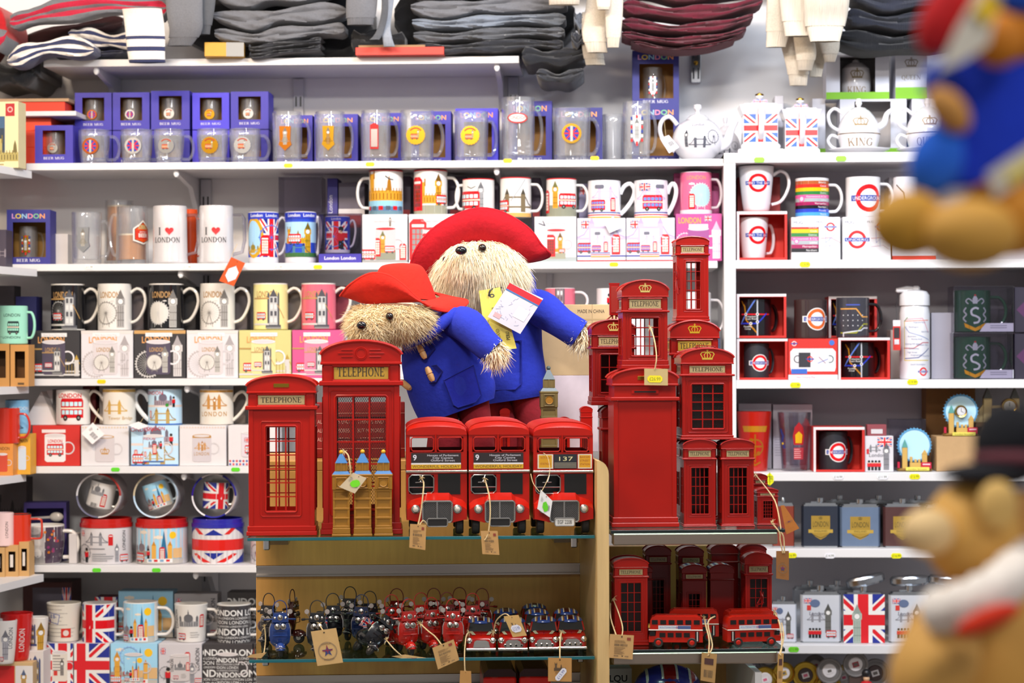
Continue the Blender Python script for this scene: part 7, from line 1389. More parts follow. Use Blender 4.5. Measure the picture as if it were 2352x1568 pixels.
# big tin buses seen from the front
def bus(px,w,z,label,v,dest=True,number='9'):
 u,_,S=STAND.hit(px,1233,v);W_=w/S;t=thing('toy_bus',label,'toy bus',STAND.w(u,v,z),STAND.a,'large red tin buses');m=mat('tin','a51608');ch=mat('metal','b4b2ae');dk=mat('plastic','0b0908');q=lambda k:k*W_;L=W_*2.05;hw=W_*.5;yb=W_*.2
 b=MB();ring_wall(b,-hw,hw,q(.28),q(1.03),-q(.455),q(.672),-q(.05),q(.98),yb,yb+q(.02),m);
 b.box(-hw,yb+q(.02),q(.28),-hw+q(.02),L,q(1.03),m);b.box(hw-q(.02),yb+q(.6),q(.28),hw,L,q(1.03),m);b.box(-hw,L-q(.02),q(.28),hw,L,q(1.03),m);b.box(-hw,yb,q(.24),hw,L,q(.3),m)
 b.build('lower_body',t)
 o=MB();o.box(q(.02),yb-.0008,q(.66),q(.39),yb+.001,q(1.0),dk);o.box(-hw+q(.03),yb+q(.3),q(.3),hw-q(.03),yb+q(.32),q(1.02),dk);o.build('cab_shade',t)  # black sheets painted in for the shade inside the open cab
 b=MB();fx=((-.455,-.045),(.012,.42))
 y0=yb-q(.02)
 b.box(-hw,y0,q(1.03),hw,y0+q(.02),q(1.36),m);b.box(-hw,y0,q(1.61),hw,y0+q(.02),q(1.66),m)
 for x0,x1 in((-.5,-.44),(-.035,.005),(.44,.5)):b.box(q(x0),y0,q(1.36),q(x1),y0+q(.02),q(1.61),m)
 for s in(-1,1):
  b.box(s*hw,y0+q(.02),q(1.03),s*(hw-q(.02)),L,q(1.36),m);b.box(s*hw,y0+q(.02),q(1.58),s*(hw-q(.02)),L,q(1.66),m)
  for i in range(6):yy=y0+q(.02)+(L-y0-q(.06))*i/5;b.box(s*hw,yy,q(1.36),s*(hw-q(.02)),yy+q(.05),q(1.58),m)
 b.box(-hw,L-q(.02),q(1.03),hw,L,q(1.36),m);b.box(-hw+q(.02),y0+q(.02),q(1.2),hw-q(.02),L-q(.02),q(1.22),mat('plastic','1a0d0a'));b.build('upper_deck',t)
 b=MB()
 for x0,x1 in((-.42,-.05),(.02,.425)):
  k=q(.03);X0,X1,Z0,Z1_=q(x0),q(x1),q(1.375),q(1.6);b.tube([(x,y0-.0004,zz)for x,zz in((X0+k,Z0),(X1-k,Z0),(X1,Z0+k),(X1,Z1_-k),(X1-k,Z1_),(X0+k,Z1_),(X0,Z1_-k),(X0,Z0+k))],q(.012),m,6,True)
 b.tube([(-q(.015),y0-.001,q(1.36)),(-q(.015),y0-.001,q(1.66))],q(.012),m,6);b.build('upper_window_frames',t)
 # ribbed roof
 b=MB();n=14;ys=[y0-q(.012),y0+q(.04),y0+q(.12)]+[y0+q(.12)+(L-y0-q(.2))*i/7 for i in range(1,7)]+[L-q(.05),L];vs=[];fs=[]
 for j,yy in enumerate(ys):
  k=[.62,.88,1][j]if j<3 else([.9,.6][j-len(ys)+2]if j>=len(ys)-2 else 1)
  for i in range(n+1):
   a=pi*i/n;x=-cos(a);zz=sin(a)**.55;vs.append((hw*1.01*x*(1 if j else.99),yy,q(1.64)+q(.225)*zz*k))
 for j in range(len(ys)-1):
  for i in range(n):a=j*(n+1)+i;fs.append((a,a+1,a+n+2,a+n+1))
 fs.append(tuple(range(n+1)));fs.append(tuple((len(ys)-1)*(n+1)+i for i in range(n+1)));b.add(vs,fs,m)
 for j in range(2,len(ys)-1):
  for dy in(0,q(.07)):
   b.tube([(hw*1.015*-cos(pi*i/n),ys[j]+dy,q(1.64)+q(.232)*sin(pi*i/n)**.55)for i in range(1,n)],q(.016),m,6)
 b.build('roof',t)
 # bonnet, mudguards, grille
 b=MB()
 def hull(A,y0_,B,y1_):n_=len(A);b.add([(q(x),y0_,q(zz))for x,zz in A]+[(q(x),y1_,q(zz))for x,zz in B],[tuple(range(n_)),tuple(range(2*n_-1,n_-1,-1))]+[(i,(i+1)%n_,n_+(i+1)%n_,n_+i)for i in range(n_)],m)
 hull([(-.24,.21),(.25,.21),(.25,.55),(.2,.58),(-.18,.58),(-.24,.55)],0,[(-.24,.22),(.25,.22),(.27,.62),(.2,.7),(-.16,.7),(-.24,.62)],yb+q(.02))
 for s in(-1,1):
  hull([(s*.24,.2),(s*.3,.22),(s*.49,.26),(s*.49,.42),(s*.42,.47),(s*.24,.52)],q(.03),[(s*.24,.2),(s*.3,.22),(s*.49,.26),(s*.49,.52),(s*.42,.58),(s*.24,.64)],yb+q(.02))
 b.build('bonnet',t)
 b=MB();X0,X1,Z0,Z1_=-q(.235),q(.245),q(.215),q(.56);k=q(.03);b.tube([(x,-q(.01),zz)for x,zz in((X0+k,Z0),(X1-k,Z0),(X1,Z0+k),(X1,Z1_-k),(X1-k,Z1_),(X0+k,Z1_),(X0,Z1_-k),(X0,Z0+k))],q(.014),ch,6,True)
 b.box(X0,-q(.006),Z0,X1,0,Z1_,dk);b.box(-q(.012),-q(.02),Z0,q(.016),-q(.004),Z1_,ch,.0004)
 d=Dr((X0,Z0,X1,Z1_))
 for i in range(-14,40):p=X0+i*q(.03);d.line([(p,Z0),(p+q(.3),Z1_)],q(.004),'6a6868',0);d.line([(p,Z1_),(p+q(.3),Z0)],q(.004),'6a6868',0)
 b.face(d,-q(.006),mat('print'));b.build('radiator_grille',t)
 for s,x in((-1,-.35),(1,.335)):
  b=MB();M=Matrix.Translation((q(x),q(.03),q(.43)))@Matrix.Rotation(pi/2,4,'X');b.lathe([(q(.072),0),(q(.07),q(.02)),(q(.045),q(.03))],ch,24,M=M);b.lathe([(q(.045),q(.028)),(q(.03),q(.036)),(0,q(.04))],mat('plastic','c4beb4'),20,M=M);b.build('headlight',t)
 b=MB();pz=q(.215);b.box(-q(.16),-q(.05),pz-q(.065),q(.17),-q(.035),pz+q(.065),mat('plastic','1b1a1a' if dest else 'd8d6d0'),.001);k=q(.02);X0,X1,Z0,Z1_=-q(.16),q(.17),pz-q(.065),pz+q(.065);b.tube([(x,-q(.05),zz)for x,zz in((X0+k,Z0),(X1-k,Z0),(X1,Z0+k),(X1,Z1_-k),(X1-k,Z1_),(X0+k,Z1_),(X0,Z1_-k),(X0,Z0+k))],q(.01),ch,6,True);b.box(-q(.02),-q(.04),pz-q(.01),q(.02),q(.01),pz+q(.01),ch)
 if not dest:d=Dr();d.text('EGF 220B',q(.005),pz-q(.03),q(.06),'2a2a2a',wid=q(.24));b.face(d,-q(.05)-.0006,mat('print'))
 b.build('number_plate',t)
 b=MB();X0,X1,Z0,Z1_=-q(.46),-q(.05),q(.672),q(.98);k=q(.05);b.tube([(x,yb-.001,zz)for x,zz in((X0+k,Z0),(X1-k,Z0),(X1,Z0+k),(X1,Z1_-k),(X1-k,Z1_),(X0+k,Z1_),(X0,Z1_-k),(X0,Z0+k))],q(.012),ch,8,True);b.tube([(X0,yb-.001,q(.78)),(X1,yb-.001,q(.78))],q(.008),ch,6);b.tube([(-q(.23),yb-.003,q(.985)),(-q(.27),yb-.006,q(.87))],q(.012),ch,6);b.tube([(-q(.35),yb-.005,q(.86)),(-q(.2),yb-.005,q(.865))],q(.007),ch,6);b.build('windscreen_frame',t)
 MB().box(-hw*1.02,y0-q(.03),q(1.015),hw*1.02,L,q(1.06),mat('metal','c0b8a8'),.0012).build('chrome_band',t)
 b=MB();d=Dr()
 if dest:
  b.box(-q(.42),y0-.0012,q(1.085),q(.4),y0-.0004,q(1.345),mat('plastic','2a2224'));z0=q(1.16);d.rect(-q(.42),q(1.085),q(.4),q(1.155),'c89a1a');d.rect(-q(.42),q(1.155),q(.4),q(1.18),'e4e2e4');d.text('WONDERFUL HOLIDAY',-q(.01),q(1.1),q(.043),'3a2a18',wid=q(.78))
  d.text('9',-q(.36),q(1.225),q(.09),'dcdce8',bold=1);
  for i,s in enumerate(('Houses of Parliament','City Centre','Oxford Street')):d.text(s,q(.1),q(1.29-.042*i),q(.032),'dcdce8',wid=q([.52,.34,.4][i]))
 else:
  b.box(-q(.16),y0-.0012,q(1.09),q(.23),y0-.0004,q(1.33),mat('plastic','23262c'));d.text('137',q(.03),q(1.22),q(.07),'d8cf9a',wid=q(.27))
  for i in range(4):d.rect(-q(.15),q(1.105+.024*i),q(.22),q(1.117+.024*i),'8a8474')
  for x0,x1,ls in((-.43,-.17,('VICTORIA','STATION')),(.245,.48,('BAKER','STREET','STATION'))):
   d.rect(q(x0),q(1.09),q(x1),q(1.33),'e2dccc');d.rect(q(x0+.02),q(1.105),q(x1-.02),q(1.315),'c8921a')
   for i,s in enumerate(ls):d.text(s,q((x0+x1)/2),q((1.255 if len(ls)<3 else 1.265)-(.1 if len(ls)<3 else.06)*i),q(.034),'8a3a1a',wid=q(.17))
 b.face(d,y0-.0013,mat('print'));b.build('destination_board',t)
 for x in(-.38,.38):
  for yy in(.2,1.55):
   b=MB();M=Matrix.Translation((q(x)-q(.07),q(yy)+q(.1),q(.17)))@Matrix.Rotation(pi/2,4,'Y');b.lathe([(q(.05),0),(q(.15),0),(q(.17),q(.02)),(q(.17),q(.11)),(q(.15),q(.13)),(q(.05),q(.13))],mat('rubber','17110f'),24,M=M);b.lathe([(0,q(.02)),(q(.07),q(.02)),(q(.07),q(.11)),(0,q(.11))],mat('metal','8a8682'),16,M=M);b.build('wheel',t)
 return t
b1=bus(1004,140,sz,'large red tin bus numbered 9, beside the yellow clock towers',.012);b2=bus(1148,140,sz,'large red tin bus numbered 9, in the middle of the three',.008);b3=bus(1296,138,sz,'large red tin bus numbered 137, beside the wooden post',.008,False)
swing_tag(b1,[(942,1203),(979,1205),(977,1263),(940,1257)],'b98f58','back',[[(959,1210,-.012),(966,1178,-.006),(972,1130,.0),(973,1108,.018),(968,1098,.02)],[(962,1208,-.012),(972,1195,-.01),(980,1204,-.004)]],v=-.014,tw=.0012,seed=2)
swing_tag(b2,[(1104,1219),(1143,1219),(1147,1274),(1108,1272)],'b98f58','back',[[(1122,1222,-.012),(1126,1180,-.008),(1124,1140,.0),(1116,1108,.018),(1114,1100,.02)],[(1121,1226,-.013),(1116,1236,-.014),(1113,1240,-.014)]],v=-.014,tw=.0012,seed=3)
swing_tag(b3,[(1242,1124),(1269,1150),(1263,1188),(1234,1168)],'dedcdc','price',[[(1243,1130,-.01),(1256,1105,.0),(1263,1080,.01),(1258,1050,.02),(1248,1040,.025)],[(1239,1129,-.01),(1225,1110,.0),(1219,1088,.02)]],v=-.01,tw=.0006,knot=False,sticker_=(.05,-.12,.42,.6,'5fc81e','',0,'2a4a1a'))
# right-hand stack of telephone boxes
zr=rz1
big,zb_=pb(1405,1561,847,zr,'largest plain-fronted telephone box money bank in the right stack',.035,blank=True,slot=True,sign=None,plate=True,red='9c1206',roof=.1,frieze=.09,plinth=.062,d=.9)
pa,_=pb(1427,1538,644,zb_,'crowned telephone box standing on the plain money bank',.05,win=(.2,.1,.8,.86),cols=3,rows=4,crown='c2aa62',red='961006',roof=.18,frieze=.17,plinth=.1,back=False,dark=False)
swing_tag(pa,[(1480,846),(1534,847),(1534,885),(1480,884)],'c0a873','none',[[(1504,848,-.0),(1508,820,.0),(1503,780,.02),(1494,752,.04)]],v=.0,tw=.0011,hole=False,sticker_=(-.05,-.12,.64,.42,'e6d81a','£26.99',0,'7a7a1a'))
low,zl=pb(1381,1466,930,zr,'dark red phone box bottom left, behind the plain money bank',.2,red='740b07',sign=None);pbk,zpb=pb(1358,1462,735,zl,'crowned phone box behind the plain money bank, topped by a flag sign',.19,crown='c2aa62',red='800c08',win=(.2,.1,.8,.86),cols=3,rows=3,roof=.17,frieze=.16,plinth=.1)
b=MB();m=mat('tin','8e100c');S=STAND.hit(1411,700,.26)[2];b.box(-11/S,0,14/S,11/S,.012,86/S,m,.001);b.box(-8/S,-.0008,20/S,8/S,.0,80/S,mat('tin','8a2a24'),.0006);b.box(-12/S,0,84/S,12/S,.012,88/S,m)
for s in(-1,1):b.tube([(s*22/S,.006,0),(s*4/S,.006,15/S)],.0014,m,6);b.tube([(s*4/S,.006,0),(s*4/S,.006,16/S)],.0014,m,6)
u=STAND.hit(1411,735,.24)[0];tag(b.build('toy_flag_sign',None,STAND.w(u,.235,zpb-.002),STAND.a),'slim upright red metal sign standing on the rear phone box','toy')
h1,zh=pb(1569,1647,1010,zr,'slim flag-roofed phone box, left of the lower pair',.035,flagtop=True,win=(.24,.16,.78,.86),cols=4,rows=5,red='951007',roof=.1,frieze=.12,plinth=.03);h2_,_=pb(1656,1735,1010,zr,'slim flag-roofed phone box, right of the lower pair',.035,flagtop=True,win=(.24,.16,.78,.86),cols=4,rows=5,red='951007',roof=.1,frieze=.12,plinth=.03)
g,_=pb(1563,1688,801,zh,'crowned phone box with wire mesh resting on the lower pair',.04,crown='c2a23a',win=(.2,.12,.82,.84),cols=3,rows=5,mesh=True,red='9a1107',roof=.16,frieze=.13,plinth=.05)
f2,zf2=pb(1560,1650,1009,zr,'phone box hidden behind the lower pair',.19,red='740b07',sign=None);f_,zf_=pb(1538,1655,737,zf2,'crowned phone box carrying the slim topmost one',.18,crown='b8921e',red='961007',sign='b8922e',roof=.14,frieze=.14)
e_,_=pb(1552,1631,544,zf_,'slim topmost phone box, highest of the right stack',.2,win=(.3,.12,.74,.88),cols=3,rows=5,red='961006',roof=.09,frieze=.12,plinth=.06,back=False,dark=False,flagtop=False,d=.95)
def loops(root,px,py,v,n,sx,sz_,seed,name='twine'):
 u,z,S=STAND.hit(px,py,v);p0=local(root,STAND.w(u,v,z));R=random.Random(seed);b=MB()
 for i in range(n):b.tube(smooth_pts([p0+Vector((R.uniform(-1,1)*sx,R.uniform(-1,.4)*.006,R.uniform(-1,1)*sz_))for k in range(5)],4),.0008,m,6)
 return b.build(name,root)
loops(g,1622,797,.05,4,.024,.004,1);loops(e_,1556,640,.2,3,.004,.03,2)
i2,_=pb(1730,1764,1089,zr,'tiny phone box standing behind the smallest one',.14,red='98110b');i1,_=pb(1738,1789,1122,zr,'smallest phone box at the right end, with a twine tag',.06,win=(.3,.2,.74,.82),cols=4,rows=5,red='961007',plinth=.05)
swing_tag(i1,[(1793,1161),(1801,1160),(1836,1213),(1806,1227)],'b06a28','star',[[(1795,1225,.0),(1790,1190,.01),(1780,1150,.03),(1758,1118,.06),(1735,1090,.1)]],v=.0,tw=.0012,hole=False)
swing_tag(i2,[(1783,1265),(1812,1265),(1812,1332),(1783,1328)],'8a5a2c','star',[[(1798,1270,-.03),(1792,1240,-.03),(1790,1222,-.03),(1772,1200,-.024)],[(1802,1270,-.03),(1800,1235,-.03),(1794,1222,-.03)]],v=-.03,tw=.0012)
# lower right shelf: phone boxes and small buses
z_=rz2
k_,_=pb(1409,1491,1283,z_,'phone box at the front left of the lower right shelf',.03,win=(.2,.13,.8,.9),cols=3,rows=5,mesh=True,red='a81608',roof=.1,frieze=.11,plinth=.07)
swing_tag(k_,[(1401,1456),(1456,1459),(1453,1514),(1399,1510)],'bd9560','back',[[(1428,1463,-.03),(1430,1440,-.02),(1420,1405,.0),(1408,1375,.03)],[(1416,1460,-.03),(1403,1420,.0),(1402,1385,.03)]],v=-.032,tw=.0011,seed=5)
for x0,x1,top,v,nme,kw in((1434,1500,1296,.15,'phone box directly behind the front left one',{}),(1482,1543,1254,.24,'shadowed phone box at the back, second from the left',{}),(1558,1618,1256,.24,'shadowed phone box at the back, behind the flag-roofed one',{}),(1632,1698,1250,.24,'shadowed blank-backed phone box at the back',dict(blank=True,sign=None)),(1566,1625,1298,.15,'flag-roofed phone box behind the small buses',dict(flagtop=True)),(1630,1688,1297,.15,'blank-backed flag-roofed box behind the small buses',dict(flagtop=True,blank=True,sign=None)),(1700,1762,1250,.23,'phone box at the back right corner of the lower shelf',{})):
 pb(x0,x1,top,z_,nme+' of the lower right shelf' if 'lower' not in nme else nme,v,red='780c08',**kw)  # rear boxes get a darker red, with their shade put into the paint
q_,_=pb(1710,1776,1270,z_,'phone box at the front right of the lower right shelf, with a twine knot',.11,win=(.18,.12,.82,.92),mesh=True,cols=3,rows=5,red='981108',roof=.13,frieze=.12)
loops(q_,1745,1378,.1,4,.007,.02,4)
def small_bus(px,w,h,z,label,v,flip,rz,py0=1486):
 py=PYZ(px,z,v);u,_,S=STAND.hit(px,py,v);L=w/S;h=h/S;t=thing('small_toy_bus',label,'toy bus',STAND.w(u,v,z),STAND.a+rz,'small red die-cast buses');m=mat('tin','ae1c0a');W_=h*.62;s=-1 if flip else 1
 X=lambda k:s*k*L
 b=MB();b.prism([(X(-.5),h*.16),(X(.5),h*.16),(X(.5),h*.52),(X(-.36),h*.52),(X(-.37),h*.36),(X(-.5),h*.33)],0,W_,m);b.build('lower_body',t)
 b=MB();b.prism([(X(-.48),h*.52),(X(.5),h*.52),(X(.49),h*.84),(X(.46),h*.93),(X(.4),h*.97),(X(-.38),h*.97),(X(-.44),h*.93),(X(-.47),h*.84)],-.0004,W_+.0004,m);b.build('upper_deck',t)
 b=MB()
 for i in range(5):x=X(-.34+.17*i);b.box(x-.0006,.001,h*.96,x+.0006,W_-.001,h*.985,m)
 b.prism([(X(-.4),h*.95),(X(.42),h*.95),(X(.4),h),(X(-.37),h)],W_*.14,W_*.86,m);b.build('roof',t)
 b=MB();b.box(X(-.5),-.0016,h*.53,X(.5),W_+.0016,h*.56,mat('plastic','d8d2c6'),.0004);b.build('white_band',t)
 d=Dr();dk='150c0a'
 for i in range(6):d.rect(X(-.44+.155*i),h*.72,X(-.44+.155*i+.11),h*.86,dk)
 for i in range(4):d.rect(X(-.3+.15*i),h*.32,X(-.3+.15*i+.11),h*.46,dk)
 d.rect(X(-.48),h*.36,X(-.38),h*.5,dk);d.rect(X(.36),h*.18,X(.43),h*.5,dk);d.rect(X(.39),h*.2,X(.41),h*.5,'c8c4bc');a,c=sorted((X(-.32),X(.28)));d.rect(a,h*.57,c,h*.69,'d8dce4');d.rect(c-(c-a)*.4,h*.58,c,h*.68,'4a5a8a');d.text('ROUTEMASTER',a+(c-a)*.28,h*.605,h*.05,'3a5aa0',wid=(c-a)*.48);d.at(a+(c-a)*.57,h*.63,h*.035);m_roundel(d,None);d.at()
 b=MB();b.face(d,-.0006,mat('printg'));b.build('side_print',t)
 for x in(-.32,.3):
  for yy in(-.0008,W_-.003):
   b=MB();M=Matrix.Translation((X(x),yy+.003,h*.15))@Matrix.Rotation(pi/2,4,'X');b.lathe([(h*.06,0),(h*.13,0),(h*.15,.001),(h*.15,.004),(h*.13,.0052),(h*.085,.005)],mat('rubber','1c1614'),20,M=M);b.lathe([(h*.085,.0046),(h*.05,.006),(0,.006)],mat('tin','ae1c0a'),14,M=M);b.build('wheel',t)
 b=MB();b.box(X(-.5)-s*.0006,W_*.15,h*.6,X(-.47),W_*.85,h*.68,mat('plastic','d8b04a'));b.build('destination_board',t)
 return t
sb_1=small_bus(1552,124,73,z_,'small red bus at the front left, facing left',.0,False,radians(-7));sb_2=small_bus(1732,126,72,z_,'small red bus at the front right, beside the twine tag',.0,True,radians(6))
small_bus(1592,118,74,z_,'small red bus half hidden behind the front left one',.075,False,radians(-7));small_bus(1728,118,72,z_,'small red bus half hidden behind the front right one',.07,True,radians(4))
swing_tag(sb_1,[(1612,1498),(1647,1502),(1642,1568),(1609,1562)],'a8824e','side',[[(1627,1505,-.035),(1629,1470,-.02),(1622,1440,-.006),(1618,1420,.0)],[(1630,1500,-.035),(1636,1480,-.02),(1626,1430,-.004),(1642,1415,.01)]],v=-.035,tw=.0013,seed=6);swing_tag(sb_2,[(1787,1501),(1800,1500),(1797,1568),(1785,1568)],'b98f54','side',[[(1793,1505,-.035),(1796,1470,-.02),(1790,1430,.0),(1778,1405,.02)],[(1790,1503,-.035),(1800,1465,-.01),(1795,1430,.01)]],v=-.035,tw=.0013,seed=7)
# ---- lower left shelf: scooters and little cars
def scooter(px,z,label,v,col,rz=0,leather=None,k=1.0,lean=0,bag=None):
 u,_,S=STAND.hit(px,PYZ(px,z,v),v);t=thing('toy_scooter',label,'toy scooter',STAND.w(u,v,z),STAND.a+rz,'wire-handled toy scooters');t.scale=(k,k,k)
 if lean:t.rotation_euler=(0,lean,STAND.a+rz);t.location.z+=.004
 m=mat('enamel',col);c2=mat('leather',leather or col);ch=mat('metal','cfcac4');gl=mat('metal','9a958f');rb=mat('rubber','14110f')
 def wheel(y,r):
  b=MB();M=Matrix.Translation((-.0035,y,r))@Matrix.Rotation(pi/2,4,'Y');b.lathe([(r*.4,.001),(r*.85,0),(r,.002),(r,.005),(r*.85,.007),(r*.4,.006)],rb,20,M=M);b.lathe([(0,.0005),(r*.42,.0005),(r*.42,.0065),(0,.0065)],ch,14,M=M);return b
 wheel(-.016,.0108).build('wheel',t);wheel(.048,.0108).build('wheel',t)
 b=MB();b.ell((0,-.016,.0145),(.009,.0155,.0115),m,14,10,fn=lambda p:Vector((p.x,p.y,max(p.z,-.001))));b.tube([(.009*cos(a),-.016-.0158*sin(a)*.3-.009,.0145+.004*sin(a))for a in[pi*i/8 for i in range(9)]],.0009,ch,6)
 b.tube([(-.0062,-.016,.0108),(-.0062,-.012,.022)],.0014,ch,6);b.tube([(.0062,-.016,.0108),(.0062,-.012,.022)],.0014,ch,6);b.build('mudguard',t)
 b=MB();vs=[];n=8;rows=((.018,.011,-.002),(.024,.0165,-.007),(.036,.0185,-.009),(.05,.0182,-.009),(.058,.0155,-.008),(.062,.0095,-.007))
 for zz,hw,yy in rows:
  for i in range(n+1):x=-1+2*i/n;vs.append((hw*x,yy+.006*x*x,zz))
 N=n+1;fs=[(j*N+i,j*N+i+1,(j+1)*N+i+1,(j+1)*N+i)for j in range(len(rows)-1)for i in range(n)];nb=len(vs);vs+=[(x,y+.0022,zz)for x,y,zz in vs];fs+=[tuple(nb+i for i in reversed(f))for f in fs]
 b.add(vs,fs,m);b.box(-.009,-.007,.0165,.009,.028,.0195,m,.001);b.tube([(-.0185,-.0025,.036),(-.0182,-.0025,.05),(-.0155,-.0015,.058)],.001,ch,6);b.tube([(.0185,-.0025,.036),(.0182,-.0025,.05),(.0155,-.0015,.058)],.001,ch,6);b.build('leg_shield',t)
 b=MB();b.prism([(-.0145,.061),(.0145,.061),(.0115,.077),(-.0115,.077)],-.0105,-.001,m);b.tube([(-.027,.002,.0645),(-.018,-.003,.0655),(0,-.004,.066),(.018,-.003,.0655),(.027,.002,.0645)],[.0017,.0012,.0014,.0012,.0017],m,8);b.tube([(-.0275,.004,.064),(-.022,.0,.065)],.0022,rb,8);b.tube([(.0275,.004,.064),(.022,.0,.065)],.0022,rb,8);b.build('handlebar',t)
 def lamp(x,y,zz,r,q=None):b=MB();M=Matrix.Translation((x,y,zz))@Matrix.Rotation(pi/2,4,'X');b.lathe([(r,-.003),(r*1.02,.001),(r*.75,.0015)],ch,16,M=M);b.lathe([(r*.75,.0013),(r*.4,.0022),(0,.0026)],q or gl,14,M=M);b.build('lamp',t)
 lamp(0,-.0105,.069,.0046);lamp(-.0095,-.0105,.0685,.002);lamp(.0095,-.0105,.0685,.002);lamp(-.0052,-.0135,.0535,.005);lamp(.0052,-.0135,.0535,.005)
 b=MB();b.tube([(-.013,-.0125,.038),(.013,-.0125,.038),(.013,-.0125,.047),(-.013,-.0125,.047)],.0008,m,6,True);b.build('front_rack',t)
 for s in(-1,1):b=MB();b.tube([(s*.013,-.002,.067),(s*.0175,-.002,.075)],.0008,ch,6);M=Matrix.Translation((s*.0178,-.003,.0785))@Matrix.Rotation(pi/2,4,'X');b.lathe([(0,.0012),(.004,.0012),(.0044,0),(0,-.0008)],mat('plastic','a59a96'),18,M=M);b.build('mirror',t)
 b=MB();b.tube(smooth_pts([(-.0115,-.004,.076),(-.012,-.003,.086),(-.008,-.003,.095),(0,-.003,.0985),(.008,-.003,.095),(.012,-.003,.086),(.0115,-.004,.076)],4),.0009,mat('leather',col),7);b.build('wire_hoop',t)
 b=MB();b.ell((0,.036,.03),(.016,.03,.017),m,18,12);b.box(-.006,.002,.0195,.006,.02,.03,m,.002);b.build('rear_body',t)
 b=MB();b.box(-.0085,.014,.047,.0085,.052,.0535,mat('leather','3a1a12' if leather else '1c1412'),.003);b.build('seat',t)
 if bag:
  b=MB();b.box(-.013,.05,.042,.013,.066,.062,mat('leather','16305a'),.002);d=Dr();m_flag(d,-.0125,.0425,.025,.019);b.decal(d,lambda x,y,o:(-.0132-o,.058-x*.6,y),mat('printg'));b.decal(d,lambda x,y,o:(x,.0495-o,y),mat('printg'));b.build('flag_box',t)
 return t
BL,BK2,RD,RD_SHADE='1f3a7a','17181d','a8180e','6a120c'  # last one: the scooter red with shade put in, for rear scooters
s1=scooter(643,sz2,'dark blue scooter at the front left of the lower glass shelf',.035,BL,radians(6));s2=scooter(729,sz2,'black scooter partly behind the star tag',.03,BK2,radians(-4),bag=True);s3=scooter(836,sz2,'black scooter leaning over, with a flag box on the back',.028,BK2,radians(22),lean=radians(38),bag=True)
s4=scooter(937,sz2,'red scooter at the front, first right of the leaning black one',.035,RD,radians(18));s5=scooter(990,sz2,'red scooter at the front, second right of the leaning black one',.058,RD,radians(16));s6=scooter(1041,sz2,'red scooter at the front beside the little cars',.035,RD,radians(-3))
for i,(px,v,col,rz,nme)in enumerate(((620,.15,BK2,-30,'dark scooter behind the front blue one'),(668,.21,'3a1410',70,'brown-seated scooter seen sideways at the back left'),(764,.14,BK2,10,'black scooter behind the star-tagged one'),(806,.25,BK2,-20,'black scooter at the back, left of the blue-black one'),(831,.115,'182448',-6,'blue-black scooter behind the leaning one'),(849,.17,BK2,8,'black scooter furthest back, left of the red ones'),(899,.11,RD,8,'red scooter in the second row, leftmost'),(911,.21,RD_SHADE,4,'red scooter in the back row, leftmost'),(967,.137,RD,4,'red scooter in the second row, second'),(997,.21,RD_SHADE,-6,'red scooter in the back row, second'),(1026,.14,RD_SHADE,6,'red scooter in the second row, third'),(1056,.22,RD_SHADE,-4,'red scooter in the back row, third'),(1085,.12,RD,4,'red scooter in the second row, nearest the cars'),(1107,.2,RD_SHADE,0,'red scooter in the back row, rightmost'))):
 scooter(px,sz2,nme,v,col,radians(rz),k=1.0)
swing_tag(s2,[(714,1450),(772,1442),(788,1521),(729,1529)],'c3a06a','star',[[(743,1452,-.0),(741,1446,.0),(737,1440,.01),(734,1432,.02)]],v=-.002,tw=.001)
swing_tag(s6,[(993,1488),(1042,1468),(1055,1515),(1006,1537)],'b8935e','back',[[(1016,1483,-.01),(1000,1462,-.0),(985,1450,.01),(965,1432,.03)]],v=-.012,tw=.0011,seed=8)
swing_tag(s4,[(900,1507),(930,1503),(994,1513),(955,1518)],'c3a06a','star',[[(922,1505,.0),(905,1490,.0),(888,1470,.02)]],v=.0,tw=.0011,hole=False);swing_tag(s1,[(576,1503),(612,1498),(600,1511),(567,1509)],'b8935e','none',[[(606,1500,.02),(610,1470,.04),(608,1440,.05)]],v=.005,tw=.001,hole=False)
